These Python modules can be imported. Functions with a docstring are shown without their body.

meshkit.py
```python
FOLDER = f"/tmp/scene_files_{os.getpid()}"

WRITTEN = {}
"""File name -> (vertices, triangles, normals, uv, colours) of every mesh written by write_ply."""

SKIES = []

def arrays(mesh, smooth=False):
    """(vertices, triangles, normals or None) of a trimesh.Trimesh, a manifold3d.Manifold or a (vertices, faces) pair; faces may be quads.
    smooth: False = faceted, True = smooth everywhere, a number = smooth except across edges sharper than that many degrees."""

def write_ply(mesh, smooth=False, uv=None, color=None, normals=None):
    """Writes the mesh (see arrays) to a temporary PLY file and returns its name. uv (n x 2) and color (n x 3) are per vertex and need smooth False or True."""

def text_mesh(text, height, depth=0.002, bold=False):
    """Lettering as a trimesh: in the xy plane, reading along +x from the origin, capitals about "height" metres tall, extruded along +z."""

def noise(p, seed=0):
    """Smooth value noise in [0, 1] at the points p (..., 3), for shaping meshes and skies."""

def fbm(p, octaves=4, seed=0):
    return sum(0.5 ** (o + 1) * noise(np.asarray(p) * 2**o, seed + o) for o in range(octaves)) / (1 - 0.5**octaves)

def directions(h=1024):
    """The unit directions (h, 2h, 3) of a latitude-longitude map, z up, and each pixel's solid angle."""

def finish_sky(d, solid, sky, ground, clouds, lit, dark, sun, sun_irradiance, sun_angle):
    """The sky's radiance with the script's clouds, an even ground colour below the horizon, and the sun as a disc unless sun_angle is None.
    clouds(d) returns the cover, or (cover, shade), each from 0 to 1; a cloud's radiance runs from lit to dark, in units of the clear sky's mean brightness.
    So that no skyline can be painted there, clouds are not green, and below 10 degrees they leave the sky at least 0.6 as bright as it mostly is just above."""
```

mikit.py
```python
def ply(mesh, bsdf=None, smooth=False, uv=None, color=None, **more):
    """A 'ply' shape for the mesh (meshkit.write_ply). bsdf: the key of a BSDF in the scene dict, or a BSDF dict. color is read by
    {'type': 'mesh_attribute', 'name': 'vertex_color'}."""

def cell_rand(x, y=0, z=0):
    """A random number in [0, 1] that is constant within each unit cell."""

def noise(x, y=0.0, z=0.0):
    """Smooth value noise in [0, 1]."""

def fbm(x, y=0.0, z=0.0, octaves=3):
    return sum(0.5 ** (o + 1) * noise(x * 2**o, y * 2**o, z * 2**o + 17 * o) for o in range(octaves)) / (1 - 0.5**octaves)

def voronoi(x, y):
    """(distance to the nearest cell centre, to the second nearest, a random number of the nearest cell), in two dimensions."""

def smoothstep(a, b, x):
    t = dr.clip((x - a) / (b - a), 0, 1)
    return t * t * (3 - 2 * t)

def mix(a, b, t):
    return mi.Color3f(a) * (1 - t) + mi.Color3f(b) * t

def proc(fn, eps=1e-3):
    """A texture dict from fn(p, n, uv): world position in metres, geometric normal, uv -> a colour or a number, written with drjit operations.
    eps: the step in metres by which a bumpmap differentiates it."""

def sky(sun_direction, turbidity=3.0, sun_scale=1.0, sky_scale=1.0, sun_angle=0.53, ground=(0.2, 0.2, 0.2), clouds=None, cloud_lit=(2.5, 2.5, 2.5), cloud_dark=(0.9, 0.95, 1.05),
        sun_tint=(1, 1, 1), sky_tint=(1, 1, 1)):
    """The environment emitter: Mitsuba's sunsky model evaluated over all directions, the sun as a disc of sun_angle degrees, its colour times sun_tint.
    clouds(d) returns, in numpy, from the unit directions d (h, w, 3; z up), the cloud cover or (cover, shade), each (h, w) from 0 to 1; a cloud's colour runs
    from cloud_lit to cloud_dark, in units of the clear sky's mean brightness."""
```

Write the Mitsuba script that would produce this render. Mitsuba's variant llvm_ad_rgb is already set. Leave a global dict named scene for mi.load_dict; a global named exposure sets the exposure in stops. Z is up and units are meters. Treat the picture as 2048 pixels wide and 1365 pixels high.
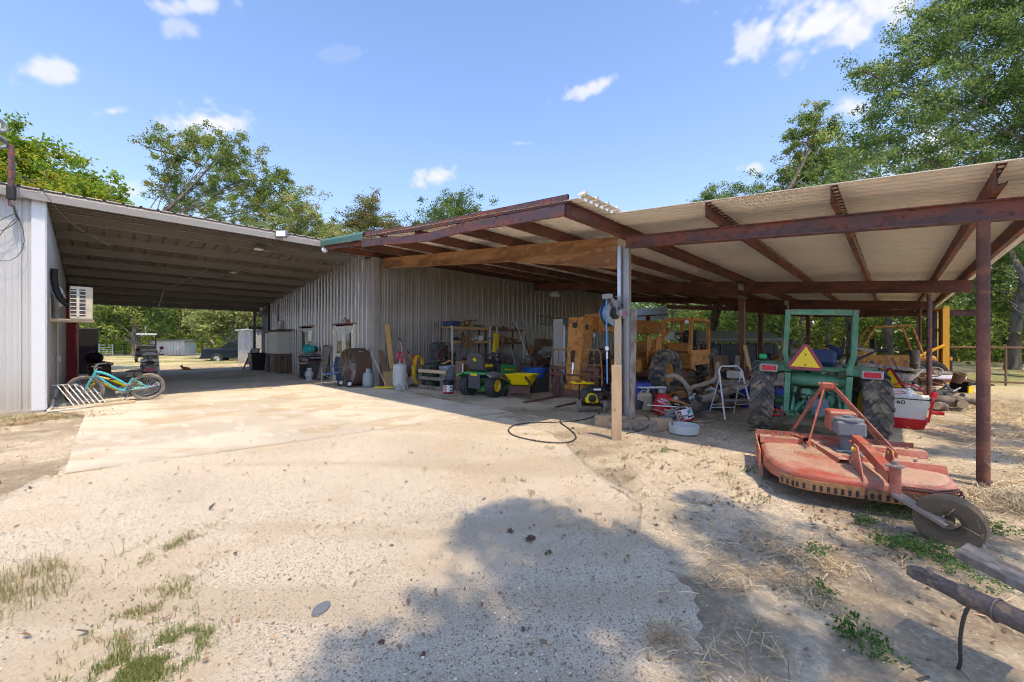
import math, random
import numpy as np, trimesh, drjit as dr, mitsuba as mi, mikit, meshkit
from mikit import proc, noise, fbm, smoothstep, mix
from shapely.geometry import Polygon
T = mi.ScalarTransform4f
scene, labels, place, counts = {}, {}, {}, {}
# ---------------------------------------------------------------- camera, sky, exposure
# world: x runs along the long shed wall (back right), y along the carport wall (back left), origin at the workshop corner
CAM = np.array([-6.307, -12.283, 1.5])
FWD, RGT = np.array([.7223, .6916, 0]), np.array([.6916, -.7223, 0])
scene['camera'] = {'type': 'perspective', 'fov': math.degrees(2 * math.atan(1024 / 798)), 'fov_axis': 'x', 'near_clip': .05, 'far_clip': 2000.0,
                   'to_world': T().look_at(origin=CAM.tolist(), target=(CAM + FWD).tolist(), up=[0, 0, 1])}
exposure = 1.85
CLOUDS = [(.78, .80, .20, .075, .10, 1.0), (.60, .745, .07, .045, .2, .8), (.95, .84, .16, .06, .1, 1.0), (-1.165, .675, .075, .036, -.05, .9), (-1.0, .575, .062, .022, .08, .9), (-.76, .545, .125, .04, -.12, .95),
          (.195, .632, .068, .019, .3, .85), (-.18, .412, .06, .023, .12, .9), (.602, .43, .026, .014, .1, .8), (-.81, .845, .10, .03, 0, .75), (-.83, .785, .06, .025, 0, .45), (.865, .585, .05, .03, 0, .9),
          (-.96, .37, .05, .03, -.2, .7), (.03, .495, .03, .006, 0, .4), (.42, .85, .05, .02, .2, .5), (1.05, .5, .12, .06, .3, .9), (-.42, .72, .1, .02, 0, .12)]
def clouds(d):
    d = np.asarray(d)
    f, r, z = d @ FWD, d @ RGT, d[..., 2]
    n1 = meshkit.fbm(d * 22, 5, 3)
    n2 = meshkit.fbm(d * 60, 3, 9)
    front = f > .15
    ff = np.where(front, f, 1)
    x, y = r / ff, z / ff
    cov = np.zeros(f.shape)
    for cx, cy, a, b, tilt, den in CLOUDS:
        dx, dy = x - cx, y - cy
        e = np.sqrt(((dx * np.cos(tilt) + dy * np.sin(tilt)) / a) ** 2 + ((dy * np.cos(tilt) - dx * np.sin(tilt)) / b) ** 2)
        m = np.clip((1.12 - e + (n1 - .5) * 3.0 + (n2 - .5) * 1.3) / 1.1, 0, 1) * (e < 2.6)
        cov = np.maximum(cov, den * m * m * (3 - 2 * m))
    rest = np.clip((meshkit.fbm(d * np.array([5, 5, 9]), 5, 21) - .60) / .12, 0, 1) * .85
    cov = np.where(front & (np.abs(x) < 1.6) & (y < 1.1), cov, rest)
    cov = np.where(z > .02, cov, 0)
    return cov, np.clip((n1 - .45) * 1.6, 0, .5)
scene['sky'] = mikit.sky((-.09, -.44, 1), turbidity=3.0, sun_scale=.76, sky_scale=2.2, ground=(.26, .23, .17), clouds=clouds, cloud_lit=(1.25, 1.25, 1.28), cloud_dark=(.95, 1.0, 1.1),
                         sun_tint=(1, .97, .90), sky_tint=(1.12, 1.0, 1.03))
# ---------------------------------------------------------------- helpers
def rotz(a): c, s = math.cos(a), math.sin(a); return np.array([[c, -s, 0], [s, c, 0], [0, 0, 1.0]])
def rotx(a): c, s = math.cos(a), math.sin(a); return np.array([[1, 0, 0], [0, c, -s], [0, s, c]])
def roty(a): c, s = math.cos(a), math.sin(a); return np.array([[c, 0, s], [0, 1.0, 0], [-s, 0, c]])
def unit(a): a = np.asarray(a, float); return a / (np.linalg.norm(a) + 1e-12)
def frame(d, up=(0, 0, 1)):
    d = unit(d); s = np.cross(d, up)
    if np.linalg.norm(s) < 1e-3: s = np.cross(d, (1, 0, 0))
    s = unit(s); return s, np.cross(s, d), d
class MB:
    def __init__(self): self.V, self.F, self.C, self.n = [], [], [], 0; self.col = None
    def add(self, v, f, c=None):
        v = np.asarray(v, float); self.V.append(v); self.F.append(np.asarray(f, int) + self.n); self.n += len(v)
        c = self.col if c is None else c
        self.C.append(np.broadcast_to(np.asarray((.5, .5, .5) if c is None else c, float), (len(v), 3)))
        return self
    def box(self, c, s, R=None):
        v = np.array([[x, y, z] for x in (-.5, .5) for y in (-.5, .5) for z in (-.5, .5)]) * np.asarray(s, float)
        if R is not None: v = v @ np.asarray(R).T
        return self.add(v + np.asarray(c, float), [[0, 1, 3], [0, 3, 2], [4, 6, 7], [4, 7, 5], [0, 4, 5], [0, 5, 1], [2, 3, 7], [2, 7, 6], [0, 2, 6], [0, 6, 4], [1, 5, 7], [1, 7, 3]])
    def bev(self, c, s, b=.01, R=None):
        h = np.asarray(s, float) / 2; b = min(b, h.min() * .9); v = []
        for sx in (-1, 1):
            for sy in (-1, 1):
                for sz in (-1, 1):
                    q = np.array([sx, sy, sz]) * h
                    for k in range(3): w = q.copy(); w -= np.array([sx, sy, sz]) * b; w[k] = q[k]; v.append(w)
        hull = trimesh.convex.convex_hull(np.array(v)); v = np.array(hull.vertices)
        if R is not None: v = v @ np.asarray(R).T
        return self.add(v + np.asarray(c, float), hull.faces)
    def hull(self, pts):
        h = trimesh.convex.convex_hull(np.asarray(pts, float)); return self.add(h.vertices, h.faces)
    def beam(self, p0, p1, w, h=None, up=(0, 0, 1)):
        h = w if h is None else h
        return self.sweep(p0, p1, [(-w / 2, -h / 2), (w / 2, -h / 2), (w / 2, h / 2), (-w / 2, h / 2)], up)
    def sweep(self, p0, p1, poly, up=(0, 0, 1), scale1=1.0):
        p0, p1 = np.asarray(p0, float), np.asarray(p1, float); s, u, d = frame(p1 - p0, up)
        P = np.asarray(poly, float); n = len(P)
        a = p0 + P[:, :1] * s + P[:, 1:] * u; b = p1 + (P[:, :1] * s + P[:, 1:] * u) * scale1
        f = []
        for i in range(n): j = (i + 1) % n; f += [[i, j, n + j], [i, n + j, n + i]]
        try: tv, tf = trimesh.creation.triangulate_polygon(Polygon(P), engine='earcut')
        except Exception: tv, tf = P, np.array([[0, i, i + 1] for i in range(1, n - 1)])
        self.add(np.vstack([a, b]), f)
        if len(tv) == n:
            w = np.asarray(tv); ca = p0 + w[:, :1] * s + w[:, 1:2] * u; cb = p1 + (w[:, :1] * s + w[:, 1:2] * u) * scale1
            self.add(ca, np.asarray(tf)[:, ::-1]); self.add(cb, tf)
        return self
    def cyl(self, p0, p1, r0, r1=None, n=12, cap=True):
        r1 = r0 if r1 is None else r1; p0, p1 = np.asarray(p0, float), np.asarray(p1, float); s, u, d = frame(p1 - p0)
        a = np.arange(n) * 2 * np.pi / n; ring = np.cos(a)[:, None] * s + np.sin(a)[:, None] * u
        v = np.vstack([p0 + ring * r0, p1 + ring * r1]); i = np.arange(n); j = (i + 1) % n
        f = np.vstack([np.stack([i, j, n + j], 1), np.stack([i, n + j, n + i], 1)]); self.add(v, f)
        if cap:
            for p, r, fl in ((p0, r0, 1), (p1, r1, 0)):
                w = np.vstack([p + ring * r, [p]]); t = np.stack([i, j, i * 0 + n], 1); self.add(w, t[:, ::-1] if fl else t)
        return self
    def tube(self, pts, r, n=8, closed=False, cap=True):
        p = np.asarray(pts, float); m = len(p); r = np.broadcast_to(np.asarray(r, float), (m,))
        t = np.roll(p, -1, 0) - np.roll(p, 1, 0) if closed else np.gradient(p, axis=0)
        t /= np.linalg.norm(t, axis=1, keepdims=True) + 1e-12
        a = frame(t[0])[0]; A = []
        for k in range(m): a = a - t[k] * (a @ t[k]); a = unit(a); A.append(a)
        A = np.array(A); B = np.cross(t, A); g = np.arange(n) * 2 * np.pi / n
        v = (p[:, None] + r[:, None, None] * (np.cos(g)[None, :, None] * A[:, None] + np.sin(g)[None, :, None] * B[:, None])).reshape(-1, 3)
        f = []
        for k in range(m if closed else m - 1):
            k2 = (k + 1) % m
            for i in range(n): j = (i + 1) % n; f += [[k * n + i, k * n + j, k2 * n + j], [k * n + i, k2 * n + j, k2 * n + i]]
        self.add(v, f)
        if not closed and cap:
            for k, fl in ((0, 1), (m - 1, 0)):
                w = np.vstack([v[k * n:(k + 1) * n], [p[k]]]); i = np.arange(n); tt = np.stack([i, (i + 1) % n, i * 0 + n], 1); self.add(w, tt[:, ::-1] if fl else tt)
        return self
    def lathe(self, prof, c=(0, 0, 0), axis=(0, 0, 1), n=20, sx=1.0):
        P = np.asarray(prof, float); s, u, d = frame(axis); a = np.arange(n) * 2 * np.pi / n
        ring = np.cos(a)[:, None] * s * sx + np.sin(a)[:, None] * u; m = len(P)
        v = (np.asarray(c, float) + P[:, None, :1] * ring[None] + P[:, None, 1:] * d).reshape(-1, 3); f = []
        for k in range(m - 1):
            for i in range(n):
                j = (i + 1) % n; f += [[k * n + i, k * n + j, (k + 1) * n + j], [k * n + i, (k + 1) * n + j, (k + 1) * n + i]]
        return self.add(v, f)
    def torus(self, c, R, r, axis=(0, 0, 1), n=28, m=10, sq=1.0):
        a = np.arange(m) * 2 * np.pi / m
        P = [(R + r * math.cos(x), sq * r * math.sin(x)) for x in a]; P.append(P[0]); return self.lathe(P, c, axis, n)
    def poly(self, pts2, d0, d1, origin=(0, 0, 0), ax=(1, 0, 0), ay=(0, 0, 1)):
        g = Polygon(pts2) if not hasattr(pts2, 'exterior') else pts2
        m = trimesh.creation.extrude_polygon(g, d1 - d0, engine='earcut'); ax, ay = np.asarray(ax, float), np.asarray(ay, float); az = np.cross(ax, ay)
        v = np.asarray(origin, float) + m.vertices[:, :1] * ax + m.vertices[:, 1:2] * ay + (m.vertices[:, 2:] + d0) * az
        return self.add(v, m.faces)
    def text(self, s, h, origin, ax, ay, bold=False, depth=.002, center=True):
        m = meshkit.text_mesh(s, h, depth, bold); v = np.array(m.vertices)
        if center: v[:, 0] -= (v[:, 0].min() + v[:, 0].max()) / 2
        ax, ay = np.asarray(ax, float), np.asarray(ay, float); az = np.cross(ax, ay)
        return self.add(np.asarray(origin, float) + v[:, :1] * ax + v[:, 1:2] * ay + v[:, 2:] * az, m.faces)
    def arr(self): return np.vstack(self.V), np.vstack(self.F), np.vstack(self.C)
def numbered(name):
    k = counts.get(name, 0); counts[name] = k + 1
    return name if k == 0 else f'{name}_{k:03d}'
def thing(name, label, cat, pos=(0, 0, 0), rz=0.0, group=None, roll=0.0, pitch=0.0, kind=None, scale=1.0):
    key = numbered(name); place[key] = (rotz(rz) @ roty(pitch) @ rotx(roll) * scale, np.asarray(pos, float)); labels[key] = {'label': label}
    if cat: labels[key]['category'] = cat
    if group: labels[key]['group'] = group
    if kind: labels[key]['kind'] = kind
    return key
def part(parent, name, mb, mat, smooth=False, label=None, root=None, col=False, kind=None):
    root = root or parent.split('__')[0]; R, t = place[root]; v, f, c = mb.arr(); v = v @ R.T + t
    key = numbered(parent + '__' + name) if name else parent
    scene[key] = mikit.ply(trimesh.Trimesh(v, f, process=False), mat, smooth=smooth, color=c if col else None)
    if label or kind: labels[key] = {**({'label': label} if label else {}), **({'kind': kind} if kind else {})}
    return key
def single(name, label, cat, mb, mat, pos=(0, 0, 0), rz=0.0, group=None, smooth=False, kind=None, col=False, roll=0.0, pitch=0.0):
    k = thing(name, label, cat, pos, rz, group, roll, pitch, kind); part(k, '', mb, mat, smooth, root=k, col=col); return k
# ---------------------------------------------------------------- materials
def pbr(c, rough=.6, metal=0.0, two=True, **kw):
    b = {'type': 'principled', 'base_color': c if isinstance(c, dict) else {'type': 'rgb', 'value': list(c)}, 'roughness': rough, 'metallic': metal, **kw}
    return {'type': 'twosided', 'bsdf': b} if two else b
def mat(name, *a, **k): scene['mat_' + name] = pbr(*a, **k); return 'mat_' + name
def C3(r, g, b): return mi.Color3f(r, g, b)
VC = {'type': 'mesh_attribute', 'name': 'vertex_color'}
def f_dirt(p, n, uv):
    a = fbm(p.x * .55, p.y * .55, 0, 3); b = fbm(p.x * 4, p.y * 4, 3, 3); g = noise(p.x * 90, p.y * 90, 1); h = noise(p.x * 38, p.y * 38, 7)
    c = mix((.44, .37, .265), (.30, .245, .17), smoothstep(.35, .7, a))
    c = mix(c, (.52, .45, .33), smoothstep(.5, .75, b) * .6)
    c = mix(c, (.215, .165, .11), smoothstep(.50, .74, fbm(p.x * 1.3 + 9, p.y * 1.3, 5, 4)) * .75)
    c = c * (.80 + .4 * g * h * 1.6)
    woods = smoothstep(8., 15., p.x - .3 * (p.y + 12)) * smoothstep(-13.2, -14.2, p.y)
    grassy = dr.maximum(smoothstep(15., 22., p.y), woods)
    gc = mix((.20, .20, .075), (.42, .36, .2), smoothstep(.35, .62, fbm(p.x * .35, p.y * .35, 8, 3)))
    c = mix(c, gc * (.75 + .5 * h), grassy * .95)
    return c
def f_slab(p, n, uv):
    a = fbm(p.x * .8, p.y * .8, 0, 3); b = fbm(p.x * 5, p.y * 2.2, 3, 3); s = smoothstep(.62, .72, fbm(p.x * 1.1, p.y * 1.9, 30, 3)); g = noise(p.x * 120, p.y * 120, 0)
    c = mix((.50, .45, .35), (.41, .36, .28), smoothstep(.35, .65, a))
    c = mix(c, (.34, .25, .14), s * .5)
    c = mix(c, (.56, .51, .41), smoothstep(.55, .8, b) * .5)
    r = fbm((p.x - p.y) * .35, (p.x + p.y) * 2.6, 60, 3); c = mix(c, (.37, .29, .185), smoothstep(.56, .74, r) * .4)
    return c * (.92 + .16 * g)
def f_drive(p, n, uv):
    a = fbm(p.x * .7 + 3, p.y * .7, 0, 3); v1, v2, r = mikit.voronoi(p.x * 105, p.y * 105); v3, v4, r2 = mikit.voronoi(p.x * 48, p.y * 48)
    c = mix((.49, .43, .325), (.40, .345, .255), smoothstep(.35, .65, a))
    peb = mix((.62, .54, .42), (.22, .165, .115), smoothstep(.35, .95, r))
    c = mix(c, peb, smoothstep(.52, .34, v1) * .62)
    c = mix(c, mix((.58, .50, .39), (.13, .10, .075), smoothstep(.4, .6, mikit.cell_rand(r2 * 977))), smoothstep(.34, .2, v3) * smoothstep(.55, .6, r2) * .8)
    c = mix(c, (.48, .41, .30), smoothstep(.5, .66, fbm(p.x * 1.1 + 40, p.y * 1.1, 3, 4)) * .6)
    c = mix(c, (.42, .30, .17), smoothstep(.58, .75, fbm(p.x * 1.7 + 5, p.y * 1.7, 12, 3)) * .25)
    r = fbm((p.x - p.y) * .3, (p.x + p.y) * 1.9, 60, 3); c = mix(c, (.36, .285, .185), smoothstep(.55, .72, r) * .45)
    return c
def f_galv(p, n, uv):
    a = fbm(p.x * 3, p.y * 3, p.z * .6, 3); d = smoothstep(.9, .0, p.z + .35 * a) * .6; b = noise(p.x * 40, p.y * 40, p.z * 3)
    c = mix((.42, .40, .375), (.32, .30, .275), a) * (.9 + .2 * b)
    return mix(c, (.26, .21, .15), d)
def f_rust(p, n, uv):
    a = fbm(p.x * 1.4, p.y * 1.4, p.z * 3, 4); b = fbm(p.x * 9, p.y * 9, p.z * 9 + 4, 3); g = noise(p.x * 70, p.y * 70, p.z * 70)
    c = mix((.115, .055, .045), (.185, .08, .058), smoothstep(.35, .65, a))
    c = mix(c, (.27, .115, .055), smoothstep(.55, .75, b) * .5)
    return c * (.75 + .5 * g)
def f_rustorange(p, n, uv):  # orange-brown rust with yellowish stains
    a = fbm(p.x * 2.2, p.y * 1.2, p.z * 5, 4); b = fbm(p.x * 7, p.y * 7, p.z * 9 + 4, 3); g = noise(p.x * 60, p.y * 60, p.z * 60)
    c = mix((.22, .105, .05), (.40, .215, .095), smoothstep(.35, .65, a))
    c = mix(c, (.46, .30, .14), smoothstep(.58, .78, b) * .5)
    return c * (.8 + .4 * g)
def f_primer(p, n, uv):
    a = fbm(p.x * 2.5, p.y * 2.5, p.z * 6, 4); b = fbm(p.x * 14, p.y * 14, p.z * 14, 2)
    c = mix((.22, .075, .055), (.13, .075, .08), smoothstep(.42, .58, a))
    return mix(c, (.10, .05, .035), smoothstep(.55, .7, b) * .8)
def f_wood(p, n, uv):
    a = fbm(p.x * 14, p.y * 14, p.z * 3, 3); b = fbm(p.x * 3, p.y * 3, p.z * 2, 2); k = smoothstep(.76, .82, noise(p.x * 13, p.y * 13, p.z * 9))
    return mix(mix((.52, .38, .24), (.36, .25, .15), a), (.2, .12, .07), k * .7) * (.75 + .5 * b)
def f_tongue(p, n, uv):
    a = fbm(p.x * 16, p.y * 16, p.z * 16, 4); g = noise(p.x * 90, p.y * 90, p.z * 90)
    return mix(mix((.075, .066, .066), (.12, .095, .085), a), (.24, .17, .11), smoothstep(.56, .72, fbm(p.x * 30, p.y * 30, p.z * 30 + 3, 3)) * .7) * (.75 + .5 * g)
def f_oldwood(p, n, uv):
    a = fbm(p.x * 26, p.y * 26, p.z * 5, 3); b = fbm(p.x * 3, p.y * 3, p.z * 3, 2)
    return mix((.31, .26, .215), (.15, .12, .095), smoothstep(.3, .75, a)) * (.75 + .5 * b)
def f_bark(p, n, uv):
    a = fbm(p.x * 9, p.y * 9, p.z * 2.2, 3); b = fbm(p.x * 1.5, p.y * 1.5, p.z * 1.5, 2)
    return mix((.09, .075, .06), (.20, .17, .14), smoothstep(.3, .7, a)) * (.7 + .6 * b)
def f_mudtyre(p, n, uv):
    a = fbm(p.x * 6, p.y * 6, p.z * 6, 3); b = noise(p.x * 45, p.y * 45, p.z * 45)
    c = mix((.055, .055, .055), (.115, .105, .09), smoothstep(.3, .6, a))
    return mix(c, (.33, .26, .18), smoothstep(.47, .66, fbm(p.x * 11, p.y * 11, p.z * 11 + 3, 3)) * .7) * (.8 + .4 * b)
def f_tracgreen(p, n, uv):
    a = fbm(p.x * 5, p.y * 5, p.z * 5, 4); b = noise(p.x * 50, p.y * 50, p.z * 50)
    c = mix((.06, .20, .105), (.105, .27, .165), smoothstep(.3, .65, a))
    c = mix(c, (.15, .125, .08), smoothstep(.5, .7, fbm(p.x * 9, p.y * 9, p.z * 9 + 7, 3)) * .6)
    return c * (.85 + .3 * b)
def f_mowred(p, n, uv):
    a = fbm(p.x * 4, p.y * 4, p.z * 4, 4); b = noise(p.x * 50, p.y * 50, p.z * 50); up = smoothstep(.75, .95, n.z)
    c = mix((.36, .08, .045), (.40, .15, .105), smoothstep(.35, .65, a))
    c = mix(c, (.20, .10, .06), smoothstep(.55, .72, fbm(p.x * 8, p.y * 8, p.z * 8 + 7, 3)) * .7)
    c = mix(c, (.44, .33, .24), up * smoothstep(.38, .62, fbm(p.x * 2.2, p.y * 2.2, 4, 4)) * .75)
    return c * (.85 + .3 * b)
def f_orange(p, n, uv):
    a = fbm(p.x * 3, p.y * 3, p.z * 3, 4); b = noise(p.x * 40, p.y * 40, p.z * 40)
    c = mix((.50, .21, .04), (.55, .26, .06), smoothstep(.35, .65, a))
    c = mix(c, (.26, .12, .05), smoothstep(.5, .7, fbm(p.x * 13, p.y * 13, p.z * 7 + 7, 4)) * .8)
    return c * (.85 + .3 * b)
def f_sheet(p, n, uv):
    a = fbm(p.x * 6, p.y * .8, 3, 3); b = fbm(p.x * .6, p.y * .6, 9, 3); q = (p.x + 1.37) / .1524; q = dr.abs(q - dr.floor(q) - .5); lap = (p.x + 1.37) / .9144; lap = dr.abs(lap - dr.floor(lap) - .5)  # q stripes: rib shading painted into the colour; lap lines darken the sheet joints
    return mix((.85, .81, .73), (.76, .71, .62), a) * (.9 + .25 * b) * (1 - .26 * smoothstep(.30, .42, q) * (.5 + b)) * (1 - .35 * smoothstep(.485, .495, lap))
def f_whitewall(p, n, uv):
    a = fbm(p.x * 3, p.y * 3, p.z * .7, 3); d = smoothstep(1.5, .1, p.z + .7 * a)
    return mix(mix((.60, .60, .59), (.50, .50, .48), a), (.40, .33, .23), d * .55)
dirt_bump = proc(lambda p, n, uv: fbm(p.x * 13, p.y * 13, 0, 3) * .022 + noise(p.x * 70, p.y * 70, 0) * .005, eps=.004)
scene['mat_dirt'] = {'type': 'bumpmap', 'arbitrary': dirt_bump, 'scale': 1.0, 'bsdf': pbr(proc(f_dirt), .95, two=False)}
mat('slab', proc(f_slab), .9); mat('drive', proc(f_drive), .9)
mat('galv', proc(f_galv), .36, .6); mat('rust', proc(f_rust), .8); mat('rustlit', proc(f_rustorange), .85); mat('primer', proc(f_primer), .6)
mat('wood', proc(f_wood), .8); mat('greywood', proc(f_oldwood), .85); mat('bark', proc(f_bark), .95); mat('mudtyre', proc(f_mudtyre), .9); mat('tracgreen', proc(f_tracgreen), .5); mat('mowred', proc(f_mowred), .55)
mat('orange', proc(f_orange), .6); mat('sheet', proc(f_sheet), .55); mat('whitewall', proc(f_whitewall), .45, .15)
scene['mat_leaf'] = {'type': 'principledthin', 'base_color': VC, 'roughness': .55, 'diff_trans': 1.0, 'spec_trans': 0.0, 'eta': 1.4}
mat('vc', VC, .8); mat('vcgloss', VC, .35)
for nm, c, r, m in [('black', (.02, .02, .02), .5, 0), ('darkgrey', (.06, .06, .065), .6, 0), ('rubber', (.045, .045, .045), .85, 0), ('steel', (.55, .56, .58), .35, .9), ('dullsteel', (.36, .37, .38), .5, .6), ('chrome', (.75, .76, .78), .15, 1.0),
                    ('white', (.78, .78, .75), .45, 0), ('offwhite', (.66, .63, .53), .5, 0), ('beige', (.60, .54, .42), .55, 0), ('turq', (.10, .55, .60), .3, 0), ('yellow', (.78, .55, .03), .4, 0), ('yellowfl', (.85, .62, .0), .4, 0),
                    ('redpl', (.62, .02, .03), .4, 0), ('redlens', (.55, .01, .03), .2, 0), ('maroon', (.26, .02, .03), .4, 0), ('smvred', (.30, .03, .045), .4, 0), ('blue', (.03, .12, .5), .4, 0), ('navy', (.03, .055, .13), .7, 0), ('skyblue', (.10, .20, .42), .5, 0),
                    ('deepblue', (.02, .04, .30), .4, 0), ('jdgreen', (.04, .33, .08), .35, 0), ('greenpl', (.03, .42, .12), .4, 0), ('brownwood', (.20, .12, .07), .8, 0), ('ply', (.52, .36, .17), .75, 0), ('palewood', (.58, .45, .29), .75, 0),
                    ('greyplastic', (.24, .28, .32), .55, 0), ('tank', (.50, .52, .50), .45, 0), ('lpg', (.30, .36, .37), .5, 0), ('pine', (.62, .40, .15), .7, 0), ('red', (.42, .03, .03), .6, 0), ('trim', (.33, .31, .285), .45, .2), ('purlin', (.28, .255, .225), .6, .1), ('ceiling', (.24, .22, .195), .5, .2), ('whitetrim', (.74, .76, .78), .4, .1),
                    ('greentrim', (.10, .22, .16), .45, .2), ('suv', (.018, .032, .048), .2, .3), ('carglass', (.02, .025, .03), .08, 0), ('scooter', (.46, .41, .34), .3, .2), ('canvas', (.06, .10, .17), .85, 0), ('teal', (.02, .38, .38), .7, 0), ('rope', (.30, .17, .08), .9, 0),
                    ('fanbrown', (.12, .07, .05), .65, .2), ('mesh', (.35, .30, .24), .6, .3), ('pinkred', (.62, .05, .09), .4, 0), ('forkyellow', (.72, .36, .02), .45, 0), ('concrete', (.42, .37, .30), .9, 0), ('straw', (.50, .38, .20), .9, 0), ('jerry', (.46, .40, .29), .7, 0),
                    ('roofgreen', (.34, .42, .38), .5, .1), ('gearbox', (.15, .165, .185), .65, 0), ('dirtsteel', (.24, .20, .17), .7, .1), ('muddy', (.14, .105, .07), .95, 0), ('reelsteel', (.20, .21, .22), .3, .8), ('driftwood', (.40, .33, .25), .85, 0), ('olive', (.06, .075, .05), .6, 0), ('hose', (.05, .045, .04), .6, 0), ('bluehose', (.12, .30, .60), .35, 0), ('foxfur', (.42, .17, .07), .9, 0), ('label', (.8, .8, .82), .5, 0)]:
    mat(nm, c, r, float(m))
mat('tongue', proc(f_tongue), .6)
scene['mat_glass'] = {'type': 'thindielectric', 'int_ior': 1.5}
mat('pane', (.03, .04, .035), .05)
# ---------------------------------------------------------------- the ground
def axis(lo, hi, dense, fine, coarse):
    a, b = dense; x = list(np.arange(a, b + 1e-6, fine)); s = fine
    y = b
    while y < hi: s = min(s * 1.25, coarse); y += s; x.append(y)
    s = fine; y = a
    while y > lo: s = min(s * 1.25, coarse); y -= s; x.insert(0, y)
    return np.array(x)
SLAB = [(-6.55, -5.5), (-.22, -6.35), (-.12, -3.2), (0, 0), (0, 13.6), (-7.0, 13.6), (-7.0, .9), (-6.45, -.4), (-6.5, -2.4)]
SLABP = Polygon(SLAB)
DRIVE = Polygon([(-9.3, -12.2), (-7.6, -8.6), (-6.6, -5.0), (-4.2, -5.4), (-1.0, -6.0), (-.6, -6.9), (-1.2, -8.4), (-2.3, -9.75), (-2.75, -10.6), (-3.4, -10.85), (-3.75, -11.5), (-4.35, -11.75), (-4.7, -12.1), (-4.6, -12.9), (-7, -16), (-12, -16)])
def groundz(x, y):
    P = np.stack([x, y, 0 * x], -1)
    z = -.008 + (meshkit.fbm(P * .5, 3, 5) - .5) * .02 + (meshkit.fbm(P * 4, 3, 6) - .5) * .016
    far = np.clip((np.hypot(x, y + 6) - 26) / 40, 0, 1)
    return z + far * (meshkit.fbm(P * .05, 3, 8) - .5) * .8
def inside(poly, x, y):
    import shapely
    return shapely.contains_xy(poly, x, y)
gx, gy = axis(-120, 160, (-10.5, 4.5), .06, 9), axis(-70, 170, (-14.5, -5.2), .06, 9)
X, Y = np.meshgrid(gx, gy, indexing='ij'); Zg = groundz(X, Y)
Zg = np.where(inside(SLABP.buffer(-.05), X, Y) | inside(DRIVE.buffer(-.12), X, Y), -.09, Zg)
ni, nj = X.shape; idx = np.arange(ni * nj).reshape(ni, nj)
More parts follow.
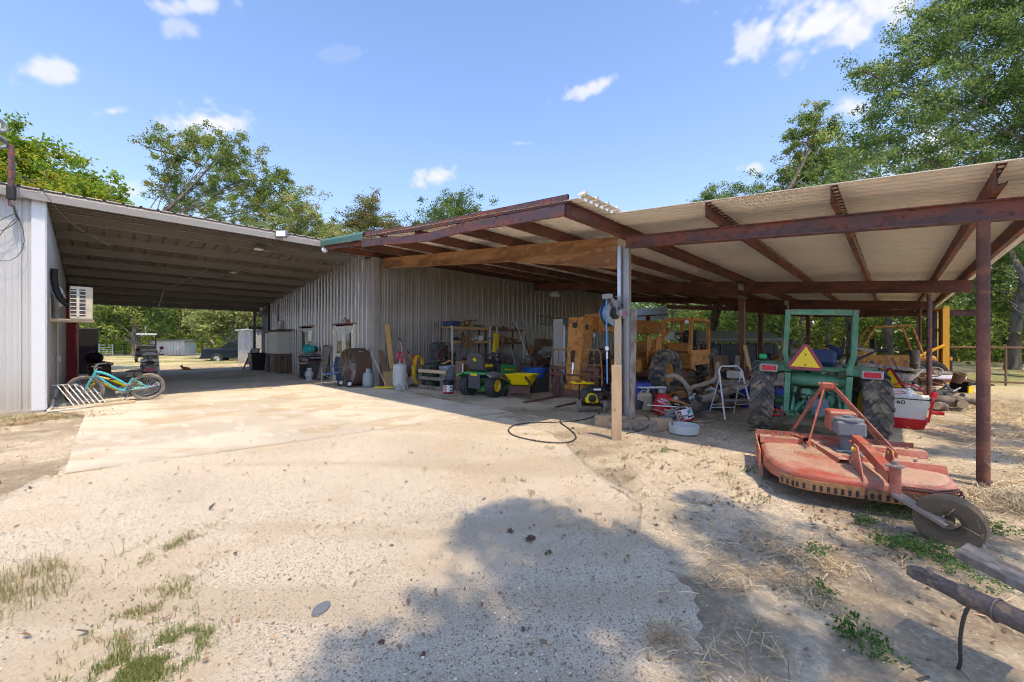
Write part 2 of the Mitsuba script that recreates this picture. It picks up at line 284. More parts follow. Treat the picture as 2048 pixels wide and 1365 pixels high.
gf = np.vstack([np.stack([idx[:-1, :-1], idx[1:, :-1], idx[1:, 1:]], -1).reshape(-1, 3), np.stack([idx[:-1, :-1], idx[1:, 1:], idx[:-1, 1:]], -1).reshape(-1, 3)])
m = MB().add(np.stack([X, Y, Zg], -1).reshape(-1, 3), gf)
single('ground', 'sandy tan dirt yard with straw and scattered debris', 'ground', m, 'mat_dirt', smooth=True, kind='structure')
m = MB().poly(SLAB, -.12, 0, ay=(0, 1, 0))
single('concrete_slab', 'pale concrete slab running from the yard into the carport', 'slab', m, 'mat_slab', kind='structure')
def sheet(poly, step, zf):
    x0, y0, x1, y1 = poly.bounds; rng = np.random.default_rng(3); pts = []
    gx_, gy_ = np.meshgrid(np.arange(x0, x1, step), np.arange(y0, y1, step), indexing='ij'); ins = inside(poly.buffer(-step * .4), gx_, gy_)
    pts = np.stack([gx_[ins], gy_[ins]], -1); L = poly.exterior.length; e = [poly.exterior.interpolate(t) for t in np.arange(0, L, step)]
    e = np.array([(q.x, q.y) for q in e]); nz = (meshkit.fbm(np.c_[e * 6, e[:, :1] * 0], 3, 4)[:, None] - .5) * .22
    e = e + nz; P = np.vstack([pts, e]); from scipy.spatial import Delaunay
    d = Delaunay(P); c = P[d.simplices].mean(1); keep = inside(Polygon(e), c[:, 0], c[:, 1]); f = d.simplices[keep]
    a = P[f]; cr = (a[:, 1, 0] - a[:, 0, 0]) * (a[:, 2, 1] - a[:, 0, 1]) - (a[:, 1, 1] - a[:, 0, 1]) * (a[:, 2, 0] - a[:, 0, 0]); f[cr < 0] = f[cr < 0][:, ::-1]
    z = zf(P[:, 0], P[:, 1]); v = np.c_[P, z]; nb = len(pts); ne = len(e); i = np.arange(ne); j = (i + 1) % ne
    low = np.c_[e, z[nb:] - .09]; s = np.vstack([np.stack([nb + i, len(P) + i, len(P) + j], 1), np.stack([nb + i, len(P) + j, nb + j], 1)])
    return MB().add(np.vstack([v, low]), np.vstack([f, s]))
m = sheet(DRIVE, .09, lambda x, y: -.006 + (meshkit.fbm(np.stack([x, y, 0 * x], -1) * 2, 3, 2) - .5) * .016)
single('driveway', 'old exposed aggregate concrete apron with a broken edge in the foreground', 'driveway', m, 'mat_drive', kind='structure', smooth=True)
# ---------------------------------------------------------------- ribbed sheet metal
def zc(v): return 4.66 - .101 * (v - .57)      # carport roof sheet, underside
def zs(v): return 4.47 + .100 * v              # lean-to roof sheet, underside
def ribs(w, pitch=.3048, h=.038, minor=True):
    xs, hs, x = [], [], 0.0
    while x < w - 1e-6:
        pr = [(0, 0), (.016, h), (.05, h), (.066, 0)]
        if minor: pr += [(.125, 0), (.132, .006), (.145, .006), (.152, 0), (.215, 0), (.222, .006), (.235, .006), (.242, 0)]
        for a, b in pr:
            if x + a <= w: xs.append(x + a); hs.append(b)
        x += pitch
    xs.append(w); hs.append(0); return np.array(xs), np.array(hs)
def corr(w, pitch=.1524, h=.03):
    xs, hs = [], []; x = 0.0
    while x < w - 1e-6:
        for a, b in ((0, 0), (.05, 0), (.065, h * .5), (.075, h), (.12, h), (.135, h * .5)):
            if x + a <= w: xs.append(x + a); hs.append(b)
        x += pitch
    xs.append(w); hs.append(0); return np.array(xs), np.array(hs)
def panel(m, o, dx, n, w, bot, top, **k):
    """a ribbed sheet: o origin, dx unit vector across the ribs, n outward; bot(x), top(x) are points (3-vectors offsets along the rib) as heights or vectors"""
    xs, hs = corr(w) if k.get('fine') else ribs(w, **k); o, dx, n = (np.asarray(q, float) for q in (o, dx, n))
    a = np.array([o + dx * x + n * h + bot(x) for x, h in zip(xs, hs)]); b = np.array([o + dx * x + n * h + top(x) for x, h in zip(xs, hs)])
    N = len(xs); i = np.arange(N - 1); m.add(np.vstack([a, b]), np.vstack([np.stack([i, i + 1, N + i + 1], 1), np.stack([i, N + i + 1, N + i], 1)]))
    return m
Z3 = lambda z: np.array([0, 0, z])
def wall_panels(key, name, o, dx, n, length, top, mt, w=.9144, skip=(), bot0=0.0):
    x = 0.0
    while x < length - .05:
        ww = min(w, length - x); part(key, name, panel(MB(), np.asarray(o) + np.asarray(dx) * (x + .001), dx, n, ww, lambda q: Z3(bot0), lambda q, x=x: Z3(top(x + q))), mt); x += w
def cee(m, p0, p1, h=.2, fl=.065, t=.006, flip=1):
    s = flip; P = [(0, -h / 2), (s * fl, -h / 2), (s * fl, -h / 2 + .02), (s * (fl - t), -h / 2 + .02), (s * (fl - t), -h / 2 + t), (s * t, -h / 2 + t), (s * t, h / 2 - t), (s * (fl - t), h / 2 - t), (s * (fl - t), h / 2 - .02), (s * fl, h / 2 - .02), (s * fl, h / 2), (0, h / 2)]
    return m.sweep(p0, p1, P)
def ibeam(m, stations, bf=.15, tf=.012, tw=.008):
    """tapered I beam through stations (x, y, zbot, ztop)"""
    for a, b in zip(stations[:-1], stations[1:]):
        a, b = np.array(a, float), np.array(b, float); d = unit([b[0] - a[0], b[1] - a[1], 0]); s = np.array([-d[1], d[0], 0])
        def blk(w, za0, za1, zb0, zb1):
            P = [np.array([q[0], q[1], z]) + s * k * w / 2 for q, zz in ((a, (za0, za1)), (b, (zb0, zb1))) for z in zz for k in (-1, 1)]
            m.add(P, [[0, 1, 3], [0, 3, 2], [4, 7, 5], [4, 6, 7], [0, 4, 5], [0, 5, 1], [2, 3, 7], [2, 7, 6], [0, 2, 6], [0, 6, 4], [1, 5, 7], [1, 7, 3]])
        blk(tw, a[2] + tf, a[3] - tf, b[2] + tf, b[3] - tf); blk(bf, a[2], a[2] + tf, b[2], b[2] + tf); blk(bf, a[3] - tf, a[3], b[3] - tf, b[3])
    return m
# ---------------------------------------------------------------- the workshop (right of the carport): walls A (x = 0) and B (y = 0)
ws = thing('workshop', 'long ribbed grey metal workshop building with two white doors between carport and lean-to', 'building')
door1, door2 = (1.30, 3.10), (5.05, 6.75)      # along wall A
topA = lambda y: zc(y) - .03 if y > .6 else 4.25
def wallA(y0, y1, z0, nm='wall_panel'):
    y = y0
    while y < y1 - .03:
        w = min(.9144, y1 - y); part(ws, nm, panel(MB(), (0, y + .001, 0), (0, 1, 0), (-1, 0, 0), w, lambda q: Z3(z0), lambda q, y=y: Z3(topA(y + q))), 'mat_galv'); y += .9144
for a, b, z0 in ((.16, door1[0], 0), (door1[0], door1[1], 2.14), (door1[1], door2[0], 0), (door2[0], door2[1], 2.14), (door2[1], 11.1, 0)): wallA(a, b, z0)
x = .16
while x < 15.6: part(ws, 'wall_panel', panel(MB(), (x, 0, 0), (1, 0, 0), (0, -1, 0), .9144, lambda q: Z3(0), lambda q: Z3(4.22)), 'mat_galv'); x += .9144
part(ws, 'corner_trim', MB().box((-.022, .072, 2.12), (.05, .19, 4.24)).box((.07, -.034, 2.12), (.19, .03, 4.24)), 'mat_trim')
m = MB().box((4.0, 5.5, 2.0), (.02, .02, 4)); m = MB().box((8, 7, 2.05), (15.7, 12.8, 4.0)); part(ws, 'core', m, 'mat_darkgrey')
part(ws, 'end_post', MB().beam((-.03, 11.2, 0), (-.03, 11.2, topA(11.2)), .2, .2, (1, 0, 0)), 'mat_darkgrey')
part(ws, 'roof', MB().hull([(0, .6, 4.45), (16, .6, 4.45), (0, 13.4, zc(13.4) - .02), (16, 13.4, zc(13.4) - .02), (0, .6, 4.4), (16, .6, 4.4), (0, 13.4, zc(13.4) - .1), (16, 13.4, zc(13.4) - .1)]), 'mat_trim')
for (a, b), lb in ((door1, 'white door with two tall glass lites and rusty header'), (door2, 'white door with two glass lites behind the grill')):
    d = part(ws, 'door', MB().bev((-.012, (a + b) / 2, 1.03), (.045, b - a - .16, 2.04), .004), 'mat_offwhite', label=lb)
    w = b - a - .16; c = (a + b) / 2
    for s in (-1, 1):
        y = c + s * w * .235; lw = w * .30
        part(d, 'lite_frame', MB().box((-.04, y, 1.95), (.02, lw, .03)).box((-.04, y, 1.03), (.02, lw, .03)).box((-.041, y - lw / 2, 1.49), (.022, .03, .89)).box((-.041, y + lw / 2, 1.49), (.022, .03, .89)), 'mat_offwhite', root=ws)
        part(d, 'pane', MB().box((-.037, y, 1.49), (.006, lw - .03, .90)), 'mat_pane', root=ws)
    part(d, 'lower_panel', MB().bev((-.037, c, .55), (.012, w * .72, .62), .004), 'mat_offwhite', root=ws)
    part(d, 'handle', MB().cyl((-.04, c - w * .42, 1.0), (-.1, c - w * .42, 1.0), .025, n=8).lathe([(0, -.02), (.03, -.01), (.03, .015), (0, .025)], (-.11, c - w * .42, 1.0), (-1, 0, 0), 10), 'mat_dullsteel', root=ws)
    part(ws, 'door_frame', MB().box((-.03, a + .035, 1.06), (.10, .07, 2.12)).box((-.03, b - .035, 1.06), (.10, .07, 2.12)), 'mat_offwhite'); part(ws, 'door_header', MB().box((-.033, c, 2.125), (.106, b - a + .02, .045)), 'mat_primer')
# ---------------------------------------------------------------- left building
lb = thing('metal_barn', 'pale ribbed metal barn with white corner trim at the left edge beside bicycles', 'building')
x = -12.6
LX, LV = -7.05, .77
while x < LX - .2: part(lb, 'wall_panel', panel(MB(), (x, LV, 0), (1, 0, 0), (0, -1, 0), min(.9144, LX - .16 - x), lambda q: Z3(.06), lambda q: Z3(4.5), minor=True), 'mat_whitewall'); x += .9144
part(lb, 'corner_trim', MB().box((LX - .085, LV - .035, 2.25), (.19, .03, 4.42)).box((LX + .012, LV + .07, 2.25), (.03, .18, 4.42)), 'mat_whitetrim')
part(lb, 'sill', MB().box((-9.9, LV + .02, .02), (5.7, .12, .09)), 'mat_concrete')
y = LV + .16
while y < 8.6: part(lb, 'side_panel', panel(MB(), (LX, y, 0), (0, 1, 0), (1, 0, 0), min(.9144, 8.6 - y), lambda q: Z3(.02), lambda q, y=y: Z3(zc(y + q) - .22)), 'mat_galv'); y += .9144
part(lb, 'core', MB().box((-9.9, 5.6, 2.1), (5.5, 9.4, 4.1)), 'mat_darkgrey')
part(lb, 'red_wall', MB().box((-7.6, 11.4, 1.6), (1.6, 4.2, 3.1)), 'mat_red', label='red painted wall at the back of the barn side')
part(lb, 'header_board', MB().hull([(-6.72, 8.8, 3.25), (-6.72, 13.3, 2.78), (-6.72, 8.8, 3.5), (-6.72, 13.3, 3.0), (-6.78, 8.8, 3.25), (-6.78, 13.3, 2.78), (-6.78, 8.8, 3.5), (-6.78, 13.3, 3.0)]), 'mat_greywood')
part(lb, 'conduit', MB().tube([(LX + .07, 3.2, 2.0), (LX + .07, 3.2, .05)], .022, 8), 'mat_offwhite'); part(lb, 'outlet_box', MB().bev((LX + .1, 3.05, 1.05), (.08, .12, .14), .008), 'mat_offwhite')
# ---------------------------------------------------------------- carport
cp = thing('carport', 'deep open carport roof with brown-grey fascia spanning between the barn and workshop', 'carport')
k = 0; x = -12.6
while x < 0: part(cp, 'roof_panel', panel(MB(), (x, 0, 0), (1, 0, 0), (0, .1, 1), .9144, lambda q: np.array([0, .58, zc(.58)]), lambda q: np.array([0, 13.9, zc(13.9)]), minor=False), 'mat_ceiling'); x += .9144
F = [(0, 4.43), (.0, 4.585), (.10, 4.70), (.22, 4.70), (.22, 4.695), (.105, 4.693), (.006, 4.58), (.006, 4.436), (.03, 4.436), (.03, 4.43)]
m = MB(); 
for x0, x1 in ((-12.6, -8.2), (-8.19, -2.55), (-2.54, -1.36)): part(cp, 'fascia', MB().poly([(a, b) for a, b in F], x0 + 1e-3, x1 - 1e-3, origin=(0, .57, 0), ax=(0, 1, 0), ay=(0, 0, 1)), 'mat_trim')
for i in range(4): part(cp, 'soffit_rib', MB().sweep((-6.95, .80 + .17 * i, 4.47 - .02 * i), (-.75 + .2 * i if i < 3 else -.02, .80 + .17 * i, 4.47 - .02 * i), [(-.05, 0), (.05, 0), (.03, .04), (-.03, .04)]), 'mat_ceiling')
for i, v in enumerate((1.9, 3.35, 4.8, 6.25, 7.7, 9.15, 10.6, 12.05)):
    part(cp, 'purlin', cee(MB(), (-7.0, v, zc(v) - .105), (-.03, v, zc(v) - .105), .21), 'mat_purlin')
part(cp, 'eave_beam', cee(MB(), (-7.1, 13.5, zc(13.5) - .115), (.1, 13.5, zc(13.5) - .115), .22), 'mat_purlin')
part(cp, 'post', MB().box((-.17, 13.5, 1.57), (.12, .12, 3.14)), 'mat_greywood'); part(cp, 'post', MB().box((.95, 13.55, 1.57), (.10, .10, 3.14)), 'mat_greywood')
part(cp, 'brace', MB().beam((-.1, 12.9, 2.9), (-.1, 11.4, 3.3), .1, .2), 'mat_greywood'); part(cp, 'rail', MB().beam((-.45, 13.45, 2.24), (1.2, 13.45, 2.24), .05, .16), 'mat_greywood')
part(cp, 'cable', MB().tube([(-3.6, 5, zc(5) - .22), (-4.4, 9, zc(9) - .28), (-4.2, 13.3, 3.16)], .012, 6), 'mat_offwhite')
part(cp, 'cable', MB().tube([(-1.9, 2.0, zc(2) - .22), (-3.0, 5.5, zc(5.5) - .3), (-3.6, 9.0, zc(9) - .25)], .012, 6), 'mat_greywood')
# ---------------------------------------------------------------- lean-to
ln = thing('lean_to_shed', 'open lean-to shed of rusty steel beams under tan sheet roofing', 'shed')
def frame_line(u0, u1, segs, mt, nm='beam', bf=.15): return part(ln, nm, ibeam(MB(), [(u0 + (u1 - u0) * min(1, max(0, (-v - 8.75) / 4.2)), v, a, b) for v, a, b in segs], bf), mt)
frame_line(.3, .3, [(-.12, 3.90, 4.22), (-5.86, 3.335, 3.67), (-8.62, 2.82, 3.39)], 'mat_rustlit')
frame_line(.3, .05, [(-8.80, 3.17, 3.37), (-14.2, 2.62, 2.83)], 'mat_primer')
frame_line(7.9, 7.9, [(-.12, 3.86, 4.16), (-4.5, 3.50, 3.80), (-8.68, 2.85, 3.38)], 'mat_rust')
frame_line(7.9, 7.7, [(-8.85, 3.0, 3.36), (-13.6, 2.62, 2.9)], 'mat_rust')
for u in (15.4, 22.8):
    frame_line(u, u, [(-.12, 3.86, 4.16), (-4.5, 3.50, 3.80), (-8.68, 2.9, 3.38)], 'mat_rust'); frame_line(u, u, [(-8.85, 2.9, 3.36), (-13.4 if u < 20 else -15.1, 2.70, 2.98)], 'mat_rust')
part(ln, 'post', MB().box((.30, -8.66, 1.62), (.11, .006, 3.2)).box((.247, -8.69, 1.62), (.006, .06, 3.2)).box((.353, -8.69, 1.62), (.006, .06, 3.2)), 'mat_steel', label='bright galvanized steel post at the front corner of the lean-to')
part(ln, 'post', MB().box((.30, -8.80, 1.62), (.006, .10, 3.2)).box((.34, -8.853, 1.62), (.08, .006, 3.2)).box((.34, -8.747, 1.62), (.08, .006, 3.2)), 'mat_dullsteel')
part(ln, 'post', MB().cyl((.05, -12.95, -.15), (.05, -12.95, 2.74), .05, n=16), 'mat_rust', label='rusty round pipe post at the right front', smooth=40)
part(ln, 'post', MB().box((7.95, -8.78, 1.42), (.16, .16, 2.86)), 'mat_brownwood'); part(ln, 'post', MB().cyl((7.7, -12.9, -.2), (7.7, -12.9, 2.64), .05, n=14), 'mat_primer', smooth=40)
for u, v in ((15.45, -7.73), (22.5, -8.65), (22.8, -13.2), (15.4, -2.2), (22.8, -2.0)): part(ln, 'post', MB().box((u, v, 1.45), (.18, .18, 2.9)), 'mat_rust')
part(ln, 'post', MB().cyl((15.2, -13.0, -.2), (15.2, -13.0, 2.75), .035, n=10), 'mat_rust')
for v in (.28, -1.35, -2.95, -4.5, -6.0, -7.4): part(ln, 'purlin', cee(MB(), (-1.34, v, zs(v) - .105), (24.0, v, zs(v) - .105), .2, flip=-1), 'mat_rust')
part(ln, 'eave_strut', ibeam(MB(), [(-1.42, -8.72, 3.385, 3.585), (.3, -8.72, 3.385, 3.585)], .11), 'mat_rust'); part(ln, 'eave_strut', ibeam(MB(), [(.31, -8.72, 3.385, 3.585), (24, -8.72, 3.385, 3.585)], .14), 'mat_rust')
for v in (-10.38, -11.75): part(ln, 'purlin', cee(MB(), (-.42, v, zs(v) - .105), (24, v, zs(v) - .105), .2), 'mat_rust')
for v in (-12.98, -13.45): part(ln, 'purlin', cee(MB(), (-.45, v, zs(v) - .105), (24, v, zs(v) - .105), .2), 'mat_primer')
# rake: bent channel along the front edge of the left bay
def rake(z0, z1, dz, off): return [(-1.45 + off, v, zs(v) - .20 + z + dz) for v, z in ((-2.2, .0), (-3.4, .0), (-4.2, -.05), (-5.2, -.06), (-6.3, .02), (-8.74, .06))]
r = rake(0, 0, 0, 0); m = MB()
for a, b in zip(r[:-1], r[1:]): m.beam(a, b, .05, .17)
part(ln, 'rake_channel', m, 'mat_primer', label='bent rusty channel along the front edge of the roof')
m = MB(); q = [(-1.40, -2.1, zs(-2.1) + .06), (-1.40, -4.4, zs(-4.4) - .01), (-1.40, -8.75, zs(-8.75) + .04)]
for a, b in zip(q[:-1], q[1:]): m.beam(a, b, .04, .13)
part(ln, 'rake_angle', m, 'mat_primer')
part(ln, 'edge_trim', MB().poly([(0, 0), (0, .15), (.05, .22), (.2, .22), (.2, .214), (.055, .213), (.006, .148), (.006, 0)], 0, 2.8, origin=(-1.485, .55, zs(.55) - .09), ax=(1, 0, 0), ay=(0, -.1, 1)).box((-1.30, -.8, zs(-.8) - .1), (.03, 2.6, .012), np.eye(3)), 'mat_greentrim', label='dark green metal edge trim')
part(ln, 'edge_trim', MB().beam((-1.37, .5, zs(.5) - .12), (-1.27, -2.3, zs(-2.3) - .12), .06, .13), 'mat_primer')
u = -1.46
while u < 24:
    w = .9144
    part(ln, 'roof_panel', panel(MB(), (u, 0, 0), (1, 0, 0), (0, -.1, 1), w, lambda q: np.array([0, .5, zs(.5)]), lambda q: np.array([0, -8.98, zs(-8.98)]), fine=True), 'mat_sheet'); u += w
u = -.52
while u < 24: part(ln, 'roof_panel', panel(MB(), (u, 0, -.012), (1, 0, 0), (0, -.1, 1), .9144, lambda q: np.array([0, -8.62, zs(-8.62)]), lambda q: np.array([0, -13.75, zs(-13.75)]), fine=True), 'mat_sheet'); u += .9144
m = MB()   # lifted front sheet over the corner
xs_, hs_ = ribs(1.5, .3048, .035, False)
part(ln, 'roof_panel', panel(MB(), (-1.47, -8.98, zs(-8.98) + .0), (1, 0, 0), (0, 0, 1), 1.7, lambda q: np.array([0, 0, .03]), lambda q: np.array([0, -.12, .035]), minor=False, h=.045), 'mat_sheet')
# ---------------------------------------------------------------- tractor, rotary cutter
def arcp(c, r, a0, a1, n, ax=(1, 0, 0), ay=(0, 0, 1)):
    c, ax, ay = (np.asarray(q, float) for q in (c, ax, ay)); return [c + r * (math.cos(t) * ax + math.sin(t) * ay) for t in np.linspace(a0, a1, n)]
def bez(P, n=12):
    P = np.asarray(P, float); t = np.linspace(0, 1, n)[:, None]; k = len(P) - 1
    return sum(math.comb(k, i) * (1 - t) ** (k - i) * t ** i * P[i] for i in range(k + 1))
def tyre_mesh(R, w, c, rim=.55, lugs=0, lugh=.035, axis=(0, 1, 0), n=40, side=1):
    """tyre about axis through c; lugs: chevron bars"""
    m = MB(); h = w / 2; ri = R * rim
    m.lathe([(ri, -h * .62), (R * .78, -h), (R * .93, -h * .98), (R - .012, -h * .8), (R, -h * .45), (R, h * .45), (R - .012, h * .8), (R * .93, h * .98), (R * .78, h), (ri, h * .62), (ri, -h * .62)], c, axis, n)
    s, u, d = frame(axis); c = np.asarray(c, float)
    for k in range(lugs):
        for sd in (-1, 1):
            a0 = 2 * math.pi * (k + (.5 if sd > 0 else 0)) / lugs; P = []
            for t, off, hw in ((.04, .0, .017), (.55, .11, .02), (.99, .20, .026)):
                for da in (-hw / R, hw / R):
                    a = a0 + side * off / R + da
                    for rr in (R - .02 - .03 * (t > .9), R + lugh - .028 * (t > .9)): P.append(c + (math.cos(a) * s + math.sin(a) * u) * rr + d * sd * t * h)
            m.hull(P)
    return m
def lift(m, z, x=0, y=0): m.V = [v + (x, y, z) for v in m.V]; return m
TR = thing('tractor', 'green farm tractor with roll bar and yellow triangle seen from behind', 'tractor', (1.68, -11.30, -.05), math.radians(13), roll=math.radians(3.0))
for s, nm in ((1, ''), (-1, '')):
    w = part(TR, 'rear_tyre', tyre_mesh(.56, .33, (0, .70 * s, .56), .56, 19), 'mat_mudtyre')
    part(w, 'rim', MB().lathe([(.29, -.09), (.30, .07), (.26, .06), (.22, -.02), (.08, -.03), (0, -.03)], (0, .70 * s, .56), (0, s, 0), 24), 'mat_yellow', root=TR)
for s in (1, -1): part(TR, 'front_tyre', tyre_mesh(.32, .18, (1.55, .5 * s, .32), .55, 14, .02), 'mat_mudtyre')
part(TR, 'rear_axle', MB().cyl((0, -.5, .535), (0, .5, .535), .085).bev((.05, 0, .56), (.5, .36, .46), .05), 'mat_tracgreen')
part(TR, 'chassis', MB().bev((.95, 0, .62), (1.6, .30, .42), .05).bev((1.7, 0, .55), (.3, .5, .25), .04), 'mat_tracgreen')
part(TR, 'hood', MB().bev((1.35, 0, 1.02), (1.15, .5, .46), .06), 'mat_tracgreen')
part(TR, 'hydraulic_housing', MB().lathe([(0, -.36), (.08, -.355), (.105, -.33), (.11, -.2), (.10, -.12), (.10, .12), (.11, .2), (.105, .33), (.08, .355), (0, .36)], (-.2, -.02, .94), (0, 1, 0), 20).bev((-.02, 0, .93), (.36, .62, .17), .03), 'mat_tracgreen', smooth=40)
m = MB().bev((-.08, 0, 1.045), (.44, .80, .07), .015)
for s in (1, -1): m.hull([(x, s * y, z) for x, y, z in ((-.33, .40, 1.08), (-.33, .76, 1.02), (-.33, .40, .99), (-.33, .76, .95), (.30, .40, 1.12), (.30, .82, 1.10), (.62, .42, .92), (.62, .82, .90), (.30, .40, 1.08), (.30, .82, 1.06), (.6, .42, .88), (.6, .82, .86))])
fd = part(TR, 'fender_deck', lift(m, .07), 'mat_tracgreen')
part(fd, 'filler_neck', MB().cyl((-.30, -.30, 1.07), (-.36, -.30, 1.06), .05, n=14).cyl((-.31, -.30, 1.07), (-.37, -.30, 1.06), .03, n=12), 'mat_olive', root=TR)
for s in (1, -1):
    l = part(TR, 'tail_light', MB().bev((-.36, s * .63, 1.09), (.09, .25, .13), .015), 'mat_dullsteel'); part(l, 'lens', MB().bev((-.408, s * .63, 1.09), (.014, .19, .075), .006), 'mat_redlens', root=TR)
    part(TR, 'rops_post', MB().beam((-.40, s * .37, .40), (-.40, s * .375, 1.04), .085, .07).beam((-.40, s * .375, 1.045), (-.33, s * .375, 1.15), .085, .07), 'mat_tracgreen')
m = MB()
for s in (1, -1):
    q = [(-.33, s * .37, 1.13), (-.31, s * .42, 1.32), (-.28, s * .415, 2.03)]
    m.beam(q[0], np.array(q[1]) + (0, 0, .012), .065, .10, (1, 0, 0)).beam(q[1], q[2], .065, .10, (1, 0, 0))
m.box((-.28, 0, 1.995), (.075, .90, .085)); part(TR, 'roll_bar', m, 'mat_tracgreen')
for s in (1, -1): part(TR, 'foot_plate', MB().box((-.38, s * .38, .395), (.2, .22, .02)), 'mat_tracgreen')
tri = lambda r, c: [(r * math.cos(a), r * math.sin(a)) for a in (math.pi / 2, math.pi * 7 / 6, math.pi * 11 / 6)]
def smv(parent, c, r, root, ax, ay):
    t = np.array(tri(r, 0)); hexa = []
    for i in range(3):
        p, a, b = t[i], t[(i + 1) % 3], t[(i + 2) % 3]; hexa += [p + (b - p) * .13, p + (a - p) * .13]
    k = part(parent, 'slow_moving_sign', MB().poly(hexa, 0, .004, origin=c, ax=ax, ay=ay), 'mat_smvred', root=root)
    part(k, 'yellow_panel', MB().poly(tri(r * .70, 0), .006, .009, origin=c, ax=ax, ay=ay), 'mat_yellowfl', root=root)
    m = MB()
    for z in (.14, -.12): m.cyl(np.asarray(c) + np.asarray(ay) * z * r * 2 + np.cross(ax, ay) * .009, np.asarray(c) + np.asarray(ay) * z * r * 2 + np.cross(ax, ay) * .014, .012, n=10)
    part(k, 'bolt', m, 'mat_black', root=root)
smv(TR, (-.46, .17, 1.25), .30, TR, (0, -1, 0), (.08, 0, 1))
part(TR, 'seat', MB().bev((.12, -.05, 1.22), (.40, .44, .12), .05).bev((-.06, -.05, 1.30), (.10, .42, .24), .045), 'mat_navy')
m = MB(); rng = np.random.default_rng(5)
for k in range(26):
    a = np.array([-.30 + rng.uniform(-.08, .1), rng.uniform(-.3, .3), rng.uniform(.42, .82)]); b = a + rng.normal(0, .1, 3); m.cyl(a, b, rng.uniform(.012, .035), n=8)
m.bev((-.28, .12, .72), (.12, .14, .16), .02).bev((-.27, -.16, .66), (.12, .18, .14), .02); part(TR, 'hydraulic_fittings', m, 'mat_tracgreen')
m = MB(); 
for k in range(9):
    a = np.array([-.36, rng.uniform(-.28, .3), rng.uniform(.6, .8)]); m.tube(bez([a, a + rng.normal(0, .12, 3), a + rng.normal(0, .12, 3), a + (.1, rng.normal(0, .15), -.2)], 8), .011, 6)
part(TR, 'hose', m, 'mat_black')
part(TR, 'lift_arm', MB().cyl((-.30, .26, .82), (-.44, .30, .46), .022).beam((-.38, .30, .40), (-.44, .30, .48), .05, .05), 'mat_tracgreen'); part(TR, 'lift_arm', MB().cyl((-.30, -.26, .80), (-.42, -.32, .42), .022), 'mat_tracgreen')
part(TR, 'lower_link', MB().beam((.05, .30, .42), (-.62, .40, .40), .03, .06), 'mat_brownwood'); part(TR, 'lower_link', MB().beam((.05, -.30, .42), (-.62, -.40, .38), .03, .06), 'mat_brownwood')
part(TR, 'lynch_handle', MB().tube([(-.48, .44, .43), (-.48, .56, .45), (-.48, .56, .36), (-.48, .44, .37)], .016, 6, closed=True), 'mat_redpl')
part(TR, 'pto_shield', MB().bev((-.36, -.03, .56), (.14, .30, .22), .03).lathe([(.07, 0), (.09, .12), (.06, .22), (0, .22)], (-.42, -.02, .50), (-1, 0, 0), 14), 'mat_gearbox')
part(TR, 'steering_wheel', MB().torus((.62, 0, 1.28), .19, .016, (-.5, 0, 1), 20, 6).cyl((.62, 0, 1.28), (.75, 0, 1.0), .03), 'mat_black')
part(TR, 'work_light', MB().bev((.25, .70, 1.25), (.14, .12, .09), .02), 'mat_greenpl'); part(TR, 'work_light', MB().bev((.25, -.2, 1.27), (.1, .12, .1), .02), 'mat_greenpl')

MW = thing('rotary_cutter', 'faded red rotary cutter with dusty deck and slotted rear guard hitched behind the green tractor', 'mower', (-.89, -11.90, -.03), math.radians(15), scale=.98)
def deck_poly(inset=0.0, n=10):
    base = [(.74, -.745), (.74, .745), (.1, .745), (-.3, .735), (-.55, .69), (-.70, .62), (-.79, .52), (-.83, .40), (-.845, .2), (-.845, -.2), (-.82, -.40), (-.77, -.52), (-.66, -.62), (-.5, -.69), (-.25, -.735), (.1, -.745)]
    c = np.array([-.05, 0]); return [tuple(np.array(p) - unit(np.append(np.array(p) - c, 0))[:2] * inset * (1.25 if i < 2 else 1)) for i, p in enumerate(base)]
prof = [(0.0, .20), (0.0, .275), (.012, .305), (.05, .33), (.12, .342), (.3, .352), (.5, .358)]
rings = [np.array([(x, y, z) for x, y in deck_poly(i)]) for i, z in prof]; N = len(rings[0]); m = MB(); V = np.vstack(rings + [[(0, 0, .36)]]); f = []
for k in range(len(rings) - 1):
    for i in range(N): j = (i + 1) % N; f += [[k * N + i, k * N + j, (k + 1) * N + j], [k * N + i, (k + 1) * N + j, (k + 1) * N + i]]
k = len(rings) - 1; f += [[k * N + i, k * N + (i + 1) % N, len(V) - 1] for i in range(N)]; m.add(V, f)
part(MW, 'deck', m, 'mat_mowred', smooth=35)
part(MW, 'deck_rib', MB().sweep((.34, -.74, .355), (.34, .74, .355), [(-.09, -.02), (-.055, .05), (.055, .05), (.09, -.02)]), 'mat_mowred'); part(MW, 'deck_rib', MB().sweep((-.22, -.70, .355), (-.22, .15, .355), [(-.07, -.02), (-.04, .045), (.04, .045), (.07, -.02)]), 'mat_mowred')
part(MW, 'deck_rib', MB().sweep((.30, .20, .355), (-.45, .08, .355), [(-.06, -.02), (-.035, .045), (.035, .045), (.06, -.02)]), 'mat_mowred')
part(MW, 'front_lip', MB().box((.73, .0, .34), (.02, 1.53, .12)), 'mat_mowred'); part(MW, 'skid', MB().bev((.2, .752, .13), (.9, .02, .14), .006), 'mat_mowred'); part(MW, 'skid', MB().bev((.2, -.752, .13), (.9, .02, .14), .006), 'mat_mowred')
part(MW, 'side_guard', MB().poly([(-.05, .08), (.72, .08), (.72, .34), (-.2, .34), (-.24, .14)], -.012, .0, origin=(0, .76, 0)), 'mat_mowred')
go = [q for q in deck_poly(-.014, 14) if q[0] < -.24]; gp, gq = [q for q in go if q[1] > 0 and q[0] < -.66] + [(-.858, .02)], [(-.858, 0)] + [q for q in go if q[1] < 0 and q[0] < -.6]
